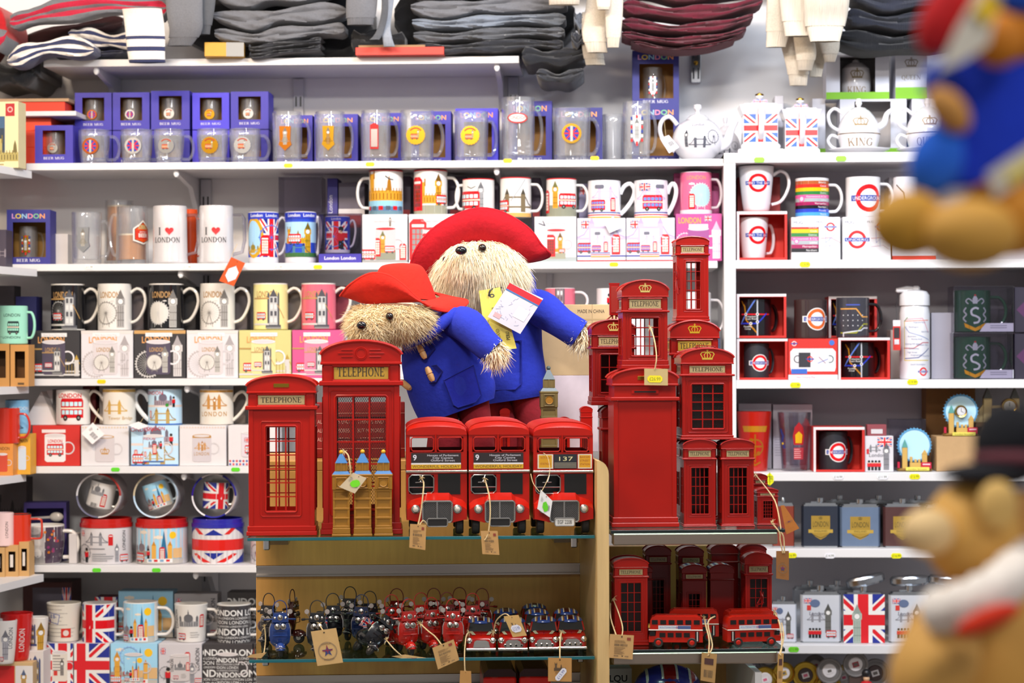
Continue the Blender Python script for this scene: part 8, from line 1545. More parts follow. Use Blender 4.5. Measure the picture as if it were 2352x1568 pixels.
def mini_car(px,z,label,v,rz=0,chrome=0,col='a0140a'):
 u,_,S=STAND.hit(px,PYZ(px,z,v),v);t=thing('toy_car',label,'toy car',STAND.w(u,v,z),STAND.a+rz,'flag-roofed toy cars');m=mat('enamel',col);ch=mat('metal','c9c4bc');hw=.0265;L=.098
 b=MB();secs=[(0,.82,.010,.027),(.004,.93,.008,.031),(.012,1,.008,.0345),(.03,1,.008,.037),(.08,1,.008,.036),(.092,.96,.009,.032),(.098,.85,.011,.027)];vs=[];fs=[];n=8
 for y,k,z0,z1 in secs:
  for x,zz in((-1,0),(-1,.62),(-.92,.86),(-.6,1),(.6,1),(.92,.86),(1,.62),(1,0)):vs.append((hw*k*x,y,z0+(z1-z0)*zz))
 for j in range(len(secs)-1):
  for i in range(n):fs.append((j*n+i,j*n+(i+1)%n,(j+1)*n+(i+1)%n,(j+1)*n+i))
 fs+=[tuple(range(n)),tuple((len(secs)-1)*n+i for i in range(n))];b.add(vs,fs,m);b.tube([(0,.006,.0335),(0,.03,.0378)],.0008,m,6);b.build('body',t)
 b=MB();bk=mat('plastic','0c0a0a');q=[(-1,.03,.036,1),(-1,.08,.036,1),(-.86,.074,.051,1),(-.86,.04,.051,1)]
 b.add([(hw*.9*s*abs(x),y,zz)for s in(-1,1)for x,y,zz,_ in q],[(0,1,2,3),(4,7,6,5),(0,3,7,4),(1,5,6,2),(3,2,6,7)],bk);b.build('window_glass',t)
 b=MB()
 for s in(-1,1):b.tube([(s*hw*.9,.03,.036),(s*hw*.78,.0395,.051)],.0014,m,6);b.tube([(s*hw*.9,.08,.036),(s*hw*.78,.074,.051)],.0014,m,6)
 b.build('window_pillars',t)
 b=MB();rf=mat('enamel','2a4a96');b.ell((0,.057,.0505),(hw*.86,.0205,.0095),rf,24,12,fn=lambda p:Vector((p.x,p.y,max(p.z,-.0012))));d=Dr()
 for x0,x1,c in((-.17,.17,'4a1a14'),(-.24,-.17,'d8cfae'),(.17,.24,'d8cfae'),(-.6,-.5,'d8cfae'),(.5,.6,'d8cfae'),(-.5,-.42,'8a5a24'),(.42,.5,'8a5a24')):d.rect(hw*x0,-.0185,hw*x1,.0185,c)
 def onroof(x,y,o):
  k=max(.02,1-(x/(hw*.86))**2-(y/.0206)**2);return(x,.057+y,.0505+.0095*sqrt(k)+o)
 dd=Dr()
 for l,c,p in d.t:
  for i in range(8):
   y0,y1=-.0185+.037*i/8,-.0185+.037*(i+1)/8;r=clip(clip(p,1,y0,1),1,y1,-1)
   if len(r)>=3:dd.t.append((l,c,r))
 b.decal(dd,onroof,mat('printg'),.0004,hw*.1);b.build('roof',t)
 b=MB();b.prism([(-hw*.52,.0125),(hw*.6,.0125),(hw*.5,.0225),(hw*.3,.0255),(-hw*.3,.0255),(-hw*.45,.0225)],-.0028,.002,ch)
 if chrome:
  for i in range(4):M=Matrix.Translation((hw*(-.5+.36*i),-.003,.016))@Matrix.Rotation(pi/2,4,'X');b.lathe([(.0026,0),(.0028,.0012),(.0018,.0016)],ch,14,M=M);b.lathe([(.0018,.0014),(0,.0012)],bk,12,M=M)
 else:
  for i in range(5):b.box(-hw*(.52-.03*i),-.0034,.0135+.0024*i,hw*(.56-.04*i),-.0028,.0146+.0024*i,mat('metal','e0dcd6'))
 b.box(-hw*1.0,-.005,.0065,hw*1.0,.003,.0115,ch,.0012);b.build('chrome_front',t)
 for s in(-1,1):
  b=MB();M=Matrix.Translation((s*hw*.78,.0025,.0245))@Matrix.Rotation(pi/2,4,'X');b.lathe([(.0056,-.003),(.0058,.002),(.0046,.004),(.0025,.0055),(0,.006)],mat('metal','d4d0cc'),20,M=M);b.build('headlight',t)
 d=Dr()
 for s in(-1,1):d.poly([(s*hw*.36,.006),(s*hw*.58,.006),(s*hw*.74,.027),(s*hw*.56,.027)],'d8d0b4');d.poly([(s*hw*.42,.009),(s*hw*.54,.009),(s*hw*.66,.024),(s*hw*.58,.024)],'c8c0a4')
 b=MB();b.decal(d,lambda x,y,o:(x,y,.0325+.0045*min(1,max(0,(y-.004)/.026))**.6+.0006+o-.0012*(abs(x)/hw>.62)),mat('printg'));b.build('bonnet_stripes',t)
 for s in(-1,1):
  for y in(.018,.076):
   b=MB();M=Matrix.Translation((s*(hw-.0045)-.004,y,.0085))@Matrix.Rotation(pi/2,4,'Y');b.lathe([(0,.0),(.0085,0),(.0085,.008),(0,.008)],mat('rubber','17120f'),18,M=M);b.build('wheel',t)
 return t
c1=mini_car(1105,sz2,'first flag-roofed car from the scooters, slatted chrome grille',.03,radians(-2));c2_=mini_car(1178,sz2,'second flag-roofed car, behind the white price tag',.03,radians(-3),1);c3=mini_car(1249,sz2,'third flag-roofed car from the scooters',.035,radians(-4),1);c4=mini_car(1314,sz2,'flag-roofed car nearest the wooden post',.04,radians(-1),1)
for px,v,nme in((1165,.16,'shadowed flag-roofed car behind the first two'),(1238,.145,'flag-roofed car right behind the third one'),(1232,.235,'darkest flag-roofed car at the very back'),(1306,.15,'flag-roofed car behind the one nearest the post')):mini_car(px,sz2,nme,v,0,1,'8a140c')  # darker red for the rear cars, shade put into the colour
swing_tag(c1,[(1057,1540),(1082,1541),(1083,1580),(1055,1580)],'b08248','none',[[(1068,1545,-.03),(1067,1500,-.02),(1071,1460,.02),(1078,1452,.04)]],v=-.032,tw=.001);swing_tag(c2_,[(1157,1415),(1191,1412),(1210,1459),(1178,1463)],'c09a5e','castle',[[(1175,1420,.0),(1160,1409,.02),(1140,1425,.03),(1134,1452,.04)]],v=-.0,tw=.001,sticker_=(-.02,-.12,.7,.34,'e6e6f2','£13.99',.1,'3a4a9a'))
swing_tag(c4,[(1259,1510),(1313,1511),(1313,1565),(1259,1564)],'b08248','castle',[[(1286,1516,-.03),(1286,1490,-.02),(1287,1465,.01),(1290,1452,.035)]],v=-.032,tw=.0012,sticker_=(.04,-.2,.62,.24,'e6e6f0','£13.99',.9,'3a4a9a'))
# shelf below the frame edge: tops of more toys
zb3=zrow(1200,1800,0,STAND)
glass_shelf(572,1371,1800,zb3,'lowest glass shelf just below the scooters',0,.335)
def bus_top(px,w,top,label):
 u,z,S=STAND.hit(px,top,.05);hw=w/2/S;t=thing('toy_bus',label,'toy bus',STAND.w(u,.05,zb3),STAND.a,'dark-roofed buses on the lowest shelf');m=mat('tin','9a140c');dk=mat('tin','2a0906');h=z-zb3
 MB().box(-hw,0,.012,hw,.16,h*.93,m,.003).build('body',t);MB().prism([(-hw,h*.88),(hw,h*.88),(hw*.98,h*.96),(hw*.7,h),(-hw*.7,h),(-hw*.98,h*.96)],.004,.158,dk).build('roof',t)
 b=MB();b.box(-hw*.85,-.001,h*.78,hw*.85,.001,h*.86,mat('plastic','0c0808'),.001);b.build('window',t)
 for x in(-.7,.7):
  b=MB();M=Matrix.Translation((hw*x-.006,.03,.014))@Matrix.Rotation(pi/2,4,'Y');b.lathe([(0,0),(.014,0),(.014,.012),(0,.012)],mat('rubber','17120f'),16,M=M);b.build('wheel',t)
bus_top(1148,76,1537,'dark bus roof peeping up below the little cars, left');bus_top(1229,72,1536,'dark bus roof peeping up below the little cars, right');
zb4=zrow(1600,1700,0,STAND);glass_shelf(1403,1680,1700,zb4,'lowest right glass shelf, just below the frame',0,.33,ed=EDk)
u,z,S=STAND.hit(1540,1532,.1);t=thing('toy_car','flag-painted car roof at the bottom of the right shelves','toy car',STAND.w(u,.1,zb4),STAND.a);h=z-zb4;m=mat('enamel','8a140c');b=MB();b.box(-.075,0,.015,.075,.09,h*.62,m,.008)
for x in(-.05,.05):b.lathe([(0,0),(.02,0),(.02,.012),(0,.012)],mat('rubber','17120f'),18,M=Matrix.Translation((x,.006,.02))@Matrix.Rotation(pi/2,4,'X'))
b.build('body',t);b=MB();b.ell((0,.045,h*.62),(.062,.042,h*.38),mat('enamel','2a2f8a'),28,14,fn=lambda p:Vector((p.x,p.y,max(p.z,0))));d=Dr()
for x0,x1,c in((-.17,.2,'8a1410'),(-.24,-.17,'c8d4c8'),(.2,.27,'c8d4c8'),(.6,.68,'c8d4c8'),(.68,.8,'a81a14'),(-.7,-.62,'c8d4c8')):
 for i in range(12):y0,y1=-.04+.08*i/12,-.04+.08*(i+1)/12;d.poly([(.06*x0,y0),(.06*x1,y0),(.06*x1,y1),(.06*x0,y1)],c,1 if i==0 else 0)
b.decal(d,lambda x,y,o:(x,.045+y,h*.62+h*.38*sqrt(max(.0,1-(x/.062)**2-(y/.042)**2))+o),mat('printg'),.0006,.006);b.build('roof',t)
u,z,S=STAND.hit(1414,1535,.22);card=MB();card.box(-.03,0,0,.03,.05,z-zb4,mat('card','d8d4d0'));d=Dr();d.text('LQU',.005,z-zb4-.024,.012,'17171a',bold=1);card.face(d,0,mat('printc'));tag(card.build('lettered_box',None,STAND.w(u,.22,zb4),STAND.a),'white box with black letters at the foot of the wooden post','box')
# ---- on top of the stand
PT=.40
def top_box(x0,x1,top,label,col,v,depth,z=None,draw=None,kind='kraft',name='cardboard_box'):
 z=ztop if z is None else z;px=(x0+x1)/2;py=PYZ(px,z,v);u,_,S=STAND.hit(px,py,v);h=(py-top)/S
 return card_box(x0,x1,top,py,z,label,col,draw,v,depth,STAND,name=name,kind=kind),z+h
def redbook(d,w,h):
 for i,(a,b_)in enumerate((('THINGS END','YES'),('BUT MEMORIES','BUT'),('LAST FOREVER','LAST'))):d.text('ALL '+a,-w*.42,h*(.62-.16*i),h*.07,'d8a8a0','l',serif=0,wid=w*.34);d.text(a,w*.0,h*(.62-.16*i),h*.07,'d8a8a0','l',wid=w*.28);d.text(b_,w*.45,h*(.62-.16*i),h*.07,'d8a8a0','r',wid=w*.1)
 d.rect(-w*.5,h*.8,w*.5,h*.815,'c87a70');d.rect(-w*.5,h*.16,w*.5,h*.175,'c87a70')
top_box(712,930,924,'red lettered gift box seen through the largest telephone box','8e0d0b',.42,.05,None,redbook,'card','gift_box')
_,zt_=top_box(1222,1374,862,'lower pale cardboard box behind the bronze clock tower','d4c4c8',.615,.08);top_box(1226,1420,699,'upper cardboard box printed MADE IN CHINA','c4a67a',.615,.08,zt_,lambda d,w,h:(d.text('MADE IN CHINA',w*.18,h*.88,h*.05,'2c2620',wid=w*.32),d.rect(w*.19,0,w*.2,h,'b0946a'),d.rect(-w*.5,h*.78,w*.5,h*.8,'b89a6c')))
bb=clock_tower(1262,42,840,ztop,'bronze-green clock tower ornament beside the taller bear',.43,'6a5a2e','3c5058',False,'4a5a5a')
top_box(1108,1165,925,'pale carton between the two bears\' legs','d8d0c8',.63,.06,None,None,'card','small_carton')
pb(1148,1172,938,ztop,'tiny phone box seen between the bears\' legs',.5,red='b0180e',sign=None);pb(1333,1362,934,ztop,'tiny phone box behind the third bus',.44,red='a0150d',sign=None)
pb(1285,1310,958,ztop,'tiny red toy roof showing behind the third bus',.46,red='a0150d',sign=None)
# ------------------------------------------------------------ clothes on and over the top shelf
def cloth(label,path,th,v0=-.02,depth=.2,col='77777c',kind='fabric',stripes=None,seed=0,group=None,fr=WALL,name='folded_sweatshirt',wob=.05,lay=1):
 """one folded garment: its front fold follows the pixel path, th pixels thick, layers open towards us"""
 R=random.Random(seed);pts=smooth_pts([(x,y,0)for x,y in path],6);N=len(pts)
 u0,z0,S=fr.hit(path[len(path)//2][0],path[len(path)//2][1],v0);ph=[R.uniform(0,6.3)for _ in range(6)]
 root=thing(name,label,'clothing',fr.w(u0,v0,z0-th/S/2),fr.a,group)
 for li in range(lay):
  b=MB();t=th/lay/S;vs=[];cols=[];m=mat(kind,col);K=14
  for i,p in enumerate(pts):
   q=i/(N-1);u,z,_=fr.hit(p.x,p.y,v0);e=min(1,9*q+.2,9*(1-q)+.2)
   zc=(z-z0)+th/S/2+((lay-1)/2-li)*t*.98+wob*.06*(sin(ph[li]+p.x/60+li*2)+.4*sin(ph[2]+p.x/21));k=t*.5*(.74+.2*sin(len(label)+q*13))*e**.5;yo=.006*sin(ph[5]+q*8+li)+.008*li*(-1)**li
   for j in range(K+1):
    a=-pi/2+pi*j/K;g_=.011*2.718**-((a-.25*sin(len(label)+q*5))**2*22)+.0035*sin(q*31+j*1.1+ph[4])+.002*sin(q*67-j*1.7);vs.append((u-u0,yo+g_+max(.012,depth*.12)*(1-max(0,cos(a))**.8)+(0 if abs(a)<1.5 else depth*.5),zc+k*sin(a)*1.05))
  n2=K+1
  for i in range(N):vs.append((vs[i*n2][0],depth,vs[i*n2][2]));vs.append((vs[i*n2][0],depth,vs[i*n2+K][2]))
  o=N*n2
  for i in range(N-1):
   for j in range(K):
    a=i*n2+j;c=stripes[j*len(stripes)//K]if stripes else None
    b.f.append([a,a+1,a+n2+1,a+n2]);b.m.append(mat(kind,c or col))
   b.f.append([i*n2,o+2*i,o+2*i+2,(i+1)*n2]);b.m.append(m);b.f.append([i*n2+K,(i+1)*n2+K,o+2*i+3,o+2*i+1]);b.m.append(m)
  for i in(0,N-1):b.f.append([i*n2+j for j in range(n2)]+[o+2*i+1,o+2*i]);b.m.append(m)
  b.v=vs;b.build('fold',root,ang=60)
 return root
def sleeve(label,path,ws,v=-.03,col='e2dacb',kind='fabric',cuff=.3,flat=.35,seed=0,group=None,band=None,name='hanging_sleeve'):
 """a garment end hanging over the edge: pixel path from above down to its hem, ws half widths"""
 u0,z0,S=WALL.hit(*path[-1],v);t=thing(name,label,'clothing',WALL.w(u0,v,z0),0,group);pts=smooth_pts([(x,y,w)for(x,y),w in zip(path,ws)],5);N=len(pts);R=random.Random(seed);ph=[R.uniform(0,6)for _ in range(4)]
 def seg(a,e,m,nm,k=1):
  b=MB();vs=[];M_=26 if k==1 else 96
  for i in range(a,e):
   u,z,S_=WALL.hit(pts[i].x,pts[i].y,v);w=pts[i].z/S_*k
   for j in range(M_):
    q=2*pi*j/M_;f=1+.1*sin(3*q+ph[0]+i*.25)+.05*sin(5*q+ph[1]-i*.4)+(.07*sin(32*q)if k<1 else 0);vs.append((u-u0+w*cos(q)*(.95+.05*f),w*flat*sin(q)*f+.012*sin(i*.35+ph[2]),z-z0))
  n=e-a;b.add(vs,[(i*M_+j,i*M_+(j+1)%M_,(i+1)*M_+(j+1)%M_,(i+1)*M_+j)for i in range(n-1)for j in range(M_)],m);b.build(nm,t,ang=60)
 c=max(1,int(N*(1-cuff)));seg(0,c+1,mat(kind,col),'cloth');
 if band:
  k=(N-c)/len(band)
  for i,bc in enumerate(band):seg(int(c+i*k),min(N,int(c+(i+1)*k)+1),mat('fabric',bc),'stripe')
 else:seg(c,N,mat('rib',col),'ribbed_cuff',.93)
 return t
G1,G2,DK,NV,MR,CR='6b6d73','53565c','26282f','12141c','5e0620','cabfae'
gg='folded grey sweatshirts on the topmost shelf'
for x0,x1,ws,rows in((486,795,3,((-22,56,G1,'grey sweatshirt cut by the picture edge, left pile'),(34,46,G1,'top grey sweatshirt of the left pile'),(75,34,G1,'second grey sweatshirt of the left pile'),(101,18,DK,'charcoal sweatshirt low in the left pile'),(117,14,DK,'flattened charcoal sweatshirt at the bottom of the left pile'))),
 (940,1305,8,((-34,50,G1,'grey sweatshirt cut by the picture edge, right pile'),(12,40,G1,'top grey sweatshirt of the right pile'),(47,30,'78818e','second grey sweatshirt of the right pile'),(77,28,G2,'third grey sweatshirt of the right pile'),(105,28,DK,'charcoal sweatshirt at the bottom of the right pile')))):
 for i,(y,th,col,nme)in enumerate(rows):j=(i*37)%17+(76 if i>2 and ws==3 else 0);cloth(nme,[(x0+j,y),(x0*.7+x1*.3,y+7),((x0+x1)/2,y+2),(x0*.2+x1*.8,y-6),(x1-j,y-8)],th,.0,.095,col,seed=ws,group=gg)
cloth('black garments crammed behind the left grey pile',[(385,38),(600,38),(850,38)],165,.115,.16,'101116',seed=71);cloth('black garments crammed behind the right grey pile',[(905,38),(1100,38),(1320,38)],165,.115,.16,'101116',seed=72)  # black cloths added only to darken the gaps behind the piles
cloth('dark charcoal garment filling the gap between the two grey piles',[(806,92),(860,96),(930,100)],60,.03,.07,'15161a',lay=1)
for i,(a,w,c,nme)in enumerate((([(835,-60),(832,10),(828,58)],[36,36,32],G1,'grey cuff hanging between the two sweatshirt piles'),([(882,-60),(884,20),(872,70),(860,92)],[8,8,9,12],G2,'thin grey drawstring hanging left'),([(905,-60),(892,20),(888,70),(895,108)],[9,9,10,14],'8e949e','thin grey drawstring hanging right'),([(420,-40),(425,20),(428,70),(410,104)],[44,42,38,30],G1,'grey sleeve hanging left of the yellow packet'),([(462,-40),(462,20),(455,80)],[34,33,30],G2,'grey sleeve end overlapping its neighbour'))):
 sleeve(nme,a,w,-.025-.03*(i%2),c,'fabric',.25,seed=i,group='grey garment ends over the shelf edge')
cloth('grey sweatshirt with two red stripes at the top left corner',[(22,50),(90,30),(200,8),(330,14),(380,20)],62,-.03,.055,G1,stripes=[G1,G1,'b01838',G1,'b01838',G1,G1,G1],seed=3,name='striped_sweatshirt');cloth('black and red garment under the red-striped grey one',[(10,95),(120,80),(280,50)],46,.19,.09,'2a060a',seed=5,name='striped_sweatshirt')
cloth('red garment with grey striped cuff at the far left edge',[(-70,70),(-30,60),(14,66)],110,-.02,.2,'b0121c',stripes=[G1,'b01838',G1,'b0121c','b0121c','b0121c'],seed=6,name='striped_sweatshirt')
ST=['2c3358','e2ddd6','2c3358','e2ddd6','2c3358','e2ddd6','e2ddd6']
cloth('navy and white striped garment, lower left',[(15,140),(60,122),(140,100),(215,112)],52,-.055,.075,'2c3358',stripes=ST,seed=7,name='striped_sweatshirt');cloth('navy and white striped garment, beside the white cuff',[(155,78),(200,80),(260,92),(310,92)],48,.035,.14,'2c3358',stripes=ST,seed=8,name='striped_sweatshirt');cloth('navy sweatshirt lying flat on the left end of the shelf',[(120,124),(200,123),(290,123)],14,.036,.13,'23284a',seed=9,name='striped_sweatshirt')
cloth('black garment drooping under the striped ones at the left',[(-40,165),(20,168),(70,160),(92,150)],70,.03,.22,'0e0f14',seed=10,name='striped_sweatshirt')
sleeve('white cuff with navy stripes hanging over the shelf edge',[(325,20),(330,60),(336,100),(340,145)],[46,46,45,42],-.075,'e9e2da','fabric',.45,.3,2,None,['2c3358','e2ddd6','2c3358','e2ddd6','2c3358'])
u,z,S=pl(515,131,-.0);card_box(470,560,101,133,Z1,'yellow and silver packet lying on the topmost shelf','c8962a',lambda d,w,h:d.rect(w*.05,0,w*.5,h,'9a9a98'),-.005,.06,rz=.1);card_box(816,1020,115,133,Z1,'flat red gift box lying on the topmost shelf','c83a2c',None,-.004,.05)
u,z,S=pl(890,115,.0);b=MB();b.box(-.07,0,0,.09,.04,5/S,mat('kraft','9a7a58'));tag(b.build('cardboard_strip',None,WALL.w(u,.002,Z1+18/pl(900,133,-.004)[2]+.0005)),'brown cardboard strip on the flat red gift box','card')
for i,(x0,x1,y,th,nme)in enumerate(((1318,1350,40,44,'blue-grey folded sweatshirt end past the shelf'),(1312,1346,84,40,'charcoal sweatshirt end below the blue-grey one'),(1199,1346,126,46,'black sweatshirt drooping past the shelf end'),(1232,1340,172,32,'lowest black garment hem past the shelf end'))):cloth(nme,[(x0,y),((x0+x1)/2,y+8),(x1,y-10)],th,-.03 if i<2 else.0,.2 if i>1 else.1,['6d7582','30333c','1b1d24','2a2c33'][i],seed=20,group='dark sweatshirts past the shelf end')
sleeve('white ribbed cuff at the top edge above the dark sweatshirts',[(1297,-60),(1297,-20),(1296,12)],[42,40,37],-.08,CR,'fabric',.5,.3,4)
for i,(p,w,nme)in enumerate((([(1385,-60),(1372,40),(1365,80),(1372,122)],[30,30,28,25],'long cream sleeve left of the maroon pile'),([(1410,-60),(1410,40),(1408,110)],[22,20,14],'narrow cream sleeve touching the maroon pile'),([(1385,-60),(1386,0),(1386,24)],[18,17,14],'short cream cuff at the top edge'),([(1365,30),(1360,100),(1368,148)],[28,24,24],'greyish cream sleeve behind the long one'))):sleeve(nme,p,w,[-.05,-.085,-.12,-.015][i],CR if i!=3 else 'b9b0a2','fabric',.22,.4,30+i,'cream sleeves left of the maroon pile')
for i,(x0,x1,y,th,nme)in enumerate(((1436,1764,-32,46,'topmost maroon jumper, cut by the picture edge'),(1430,1752,15,36,'second maroon jumper of the pile'),(1428,1730,52,27,'third maroon jumper of the pile'),(1428,1714,80,19,'fourth maroon jumper of the pile'),(1450,1690,99,11,'lowest dark maroon jumper of the pile'))):cloth(nme,[(x0,y),(x0*.7+x1*.3,y+10),(x0*.3+x1*.7,y+4),(x1,y-14)],th,-.05+.01*i,.12,MR if i<4 else '5e0a20','rib',seed=40,group='maroon jumpers piled high',name='folded_jumper')
for i,(p,w,nme)in enumerate((([(1800,-60),(1795,0),(1790,60),(1782,108)],[34,34,30,24],'leftmost cream sleeve of the right bunch'),([(1830,-60),(1832,20),(1834,85)],[44,40,34],'cream cuff second from the left, right bunch'),([(1900,-60),(1898,10),(1896,50),(1895,96)],[54,52,48,36],'broad cream ribbed cuff, nearest us in the right bunch'),([(1840,60),(1850,120),(1848,162)],[22,24,17],'cream sleeve hanging below the broad cuffs'),([(1812,80),(1830,150),(1834,196)],[26,26,21],'longest cream sleeve of the right bunch'),([(1870,60),(1878,120),(1872,178)],[22,20,15],'slim cream sleeve in the middle, right bunch'),([(1902,70),(1905,110),(1906,142)],[26,22,13],'short cream sleeve end on the right'))):sleeve(nme,p,w,[-.03,-.075,-.125,.0,.035,.062,.02][i],CR,'rib' if i in(1,2)else 'fabric',.3,.4,50+i,'cream sleeves in the right bunch')
for i,(x0,x1,y,th,nme)in enumerate(((1955,2260,-14,56,'top navy ribbed jumper at the upper right'),(1945,2240,36,44,'second navy ribbed jumper at the upper right'),(1915,2240,84,50,'black jumper drooping over the tilted teapot box'))):cloth(nme,[(x0,y),(x0*.6+x1*.4,y+12),(x1,y-6)],th,-.03+.02*i,.12,['232634','1a1d2a','0b0d14'][i],'rib',seed=60,group='dark jumpers at the upper right',name='folded_jumper')
zt=zrow(1700,-110,0);b=board(1195,2440,-110,zt,'high white shelf board above the frame, over the cream sleeves',.02,())
# ------------------------------------------------------------ plush bears
def bear_kit(px,v,z,label):
 u0=STAND.hit(px,800,v)[0];root=thing('plush_bear',label,'soft toy',STAND.w(u0,v,z),STAND.a)
 def P(x,y,dv=0):u,zz,S=STAND.hit(x,y,v);return Vector((u-u0,dv,zz-z))
 return root,P,STAND.hit(px,800,v)[2]
def loft(b,P,rows,m,dk=.62,n=40,cap=True,wave=0):
 """rows: left and right pixel of each level"""
 vs=[]
 for i,(l,r,*k)in enumerate(rows):
  A,B=P(*l),P(*r);c,h=(A+B)/2,(B-A)/2;d=h.length*(k[0]if k else dk)
  for j in range(n):q=2*pi*j/n;f=1+wave*(i/len(rows))*sin(5*q);vs.append(c+h*cos(q)*f+Vector((0,-d*sin(q)*f,0)))
 N=len(rows);b.add(vs,[(i*n+j,i*n+(j+1)%n,(i+1)*n+(j+1)%n,(i+1)*n+j)for i in range(N-1)for j in range(n)]+([tuple(range(n))]if cap else[]),m)
def refine(rows,k=5):
 a=smooth_pts([(*l,0)for l,r,*_ in rows],k);c=smooth_pts([(*r,0)for l,r,*_ in rows],k);return[((p.x,p.y),(q.x,q.y))for p,q in zip(a,c)]
def front(P,rows,x,y,dk=.62):
 """a point on the front of a lofted body at pixel x, y"""
 best=None
 for l,r in rows:
  for k in range(41):
   t=-1+k/20;px,py=(l[0]+r[0])/2+(r[0]-l[0])/2*t,(l[1]+r[1])/2+(r[1]-l[1])/2*t;e=hypot(px-x,py-y)
   if best is None or e<best[0]:best=(e,l,r,t)
 _,l,r,t=best;p=P(x,y);p.y=-(P(*r)-P(*l)).length/2*dk*sqrt(max(0,1-t*t))-.003;return p
def fur(root,spots,n,ln,cols,seed,curl=0.0,droop=.5,wd=.0011,top=9):
 R=random.Random(seed);B=[MB()for _ in cols];tot=sum(r[0]*r[2]for c,r in spots)
 for c,r in spots:
  for _ in range(int(n*r[0]*r[2]/tot)):
   a,s=R.uniform(0,2*pi),R.uniform(-1,1);q=sqrt(1-s*s);d=Vector((q*cos(a),q*sin(a),s))
   if d.y>.45 or c.z+d.z*r[2]>top:continue
   p=c+Vector((d.x*r[0],d.y*r[1],d.z*r[2]));g=(d*.6+Vector((R.uniform(-.3,.3),-.3+R.uniform(-.2,.2),-droop+R.uniform(-.3,.3)))).normalized();l=ln*R.uniform(.6,1.25)
   sd=g.cross(Vector((R.uniform(-1,1),R.uniform(-1,1),R.uniform(-1,1)))).normalized();cv=Vector((R.uniform(-1,1),R.uniform(-.4,.1),R.uniform(-1,.2)))*curl;w=wd*R.uniform(.7,1.4)
   p1=p+g*l*.5;p2=p+g*l+cv*l+Vector((0,0,-droop*.35*l));k=R.randrange(len(cols));o=g.cross(sd)*w
   B[k].add([p-sd*w,p+sd*w,p1+sd*w*.8,p1-sd*w*.8,p2,p+o,p1+o*.8],[(0,1,2,3),(3,2,4),(0,5,6,3),(5,1,2,6),(3,6,4),(6,2,4)],mat('fur',cols[k]))
 b=MB()
 for x in B:b.join(x,Matrix.Identity(4))
 b.build('fur',root,ang=0)
def brim(root,P,outer,inner,m,name='hat_brim',th=.004):
 """felt brim between two closed loops of (px, py, dv)"""
 a=smooth_pts([Vector(p)for p in outer+outer[:1]],5)[:-1];c=smooth_pts([Vector(p)for p in inner+inner[:1]],5)[:-1];n=len(a);vs=[];K=6
 for k in range(K+1):
  for i in range(n):t=k/K;q=a[i].lerp(c[i],t);p=P(q.x,q.y,q.z-.014*sin(pi*t));vs.append(p)
 fs=[(k*n+i,k*n+(i+1)%n,(k+1)*n+(i+1)%n,(k+1)*n+i)for k in range(K)for i in range(n)];b=MB();b.add(vs,fs,m);b.add([v+Vector((0,th,-th*.3))for v in vs],fs,m);b.tube([vs[i]+Vector((0,th/2,-th*.15))for i in range(n)],th*.62,m,8,True);b.build(name,root,ang=50)
BC,CRM='1c2ea6',['f0e0c0','e2cca6','f8efdc']
def limb(root,P,path,rs,m,name):MB().tube(smooth_pts([P(*p)for p in path],5),[x/1190 for x in[p.x for p in smooth_pts([(r,0,0)for r in rs],5)]],m,22).build(name,root,ang=60)
def paw(root,P,x,y,dv,r,seed,cols=CRM):
 c=P(x,y,dv);MB().ell(c,(r,r*.9,r*1.15),mat('fur',cols[1]),18,12).build('paw',root);fur(root,[(c,(r,r*.9,r*1.15))],420,.02,cols,seed,.3)
def toggle(root,a,c):MB().tube([a,a.lerp(c,.15),a.lerp(c,.45),a.lerp(c,.5),a.lerp(c,.55),a.lerp(c,.85),c],[.0035,.0056,.0062,.0045,.0062,.0056,.0035],mat('wood','c89a62'),12).build('toggle',root)
# taller bear
fl=mat('felt',BC);rt,P,S=bear_kit(1150,.545,ztop,'taller plush bear with a wide red hat and blue duffel coat')
rows=refine([((1040,655),(1205,648)),((1025,690),(1235,685)),((1030,740),(1243,735)),((1040,800),(1246,800)),((1052,860),(1254,858)),((1062,905),(1254,890)),((1068,934),(1245,908))])
b=MB();loft(b,P,rows,fl,wave=.03,cap=False);b.build('coat',rt,ang=60)
limb(rt,P,[(1195,700,-.01),(1240,710,-.03),(1285,742,-.05),(1325,768,-.055)],[40,44,36,36],fl,'sleeve');paw(rt,P,1334,772,-.055,.019,11)
for x0,x1 in((1125,1150),(1208,1224)):b=MB();b.tube([P(x0,900,.01),P(x1,975,.0)]+[Vector((P(x1,975).x,-.005,.02)),Vector((P(x1,975).x,-.005,0.004))],[.034,.034,.036,.034],mat('felt','7e0c1a'),22);b.build('boot',rt)
hc=P(1100,622,-.055);hr=(.078,.07,.056);sn=P(1068,604,-.105);MB().ell(hc,hr,mat('fur',CRM[1]),26,18).build('head',rt);MB().ell(sn,(.036,.045,.032),mat('fur',CRM[0]),20,14).build('muzzle',rt)
fur(rt,[(hc,hr)],24000,.037,CRM,1,.1,.85,.00065);fur(rt,[(sn,(.036,.045,.032))],6500,.027,CRM,2,.12,.8,.0006)
nz=P(1053,584,-.172);MB().ell(nz,(.0115,.008,.0085),mat('enamel','0c0d12'),16,10).build('nose',rt);MB().ell(P(1101,577,-.142),.0082,mat('enamel','1a100a'),14,10).build('eye',rt);MB().ell(P(1020,602,-.12),.006,mat('enamel','1a100a'),14,10).build('eye',rt)
hm=mat('felt','b8061c')
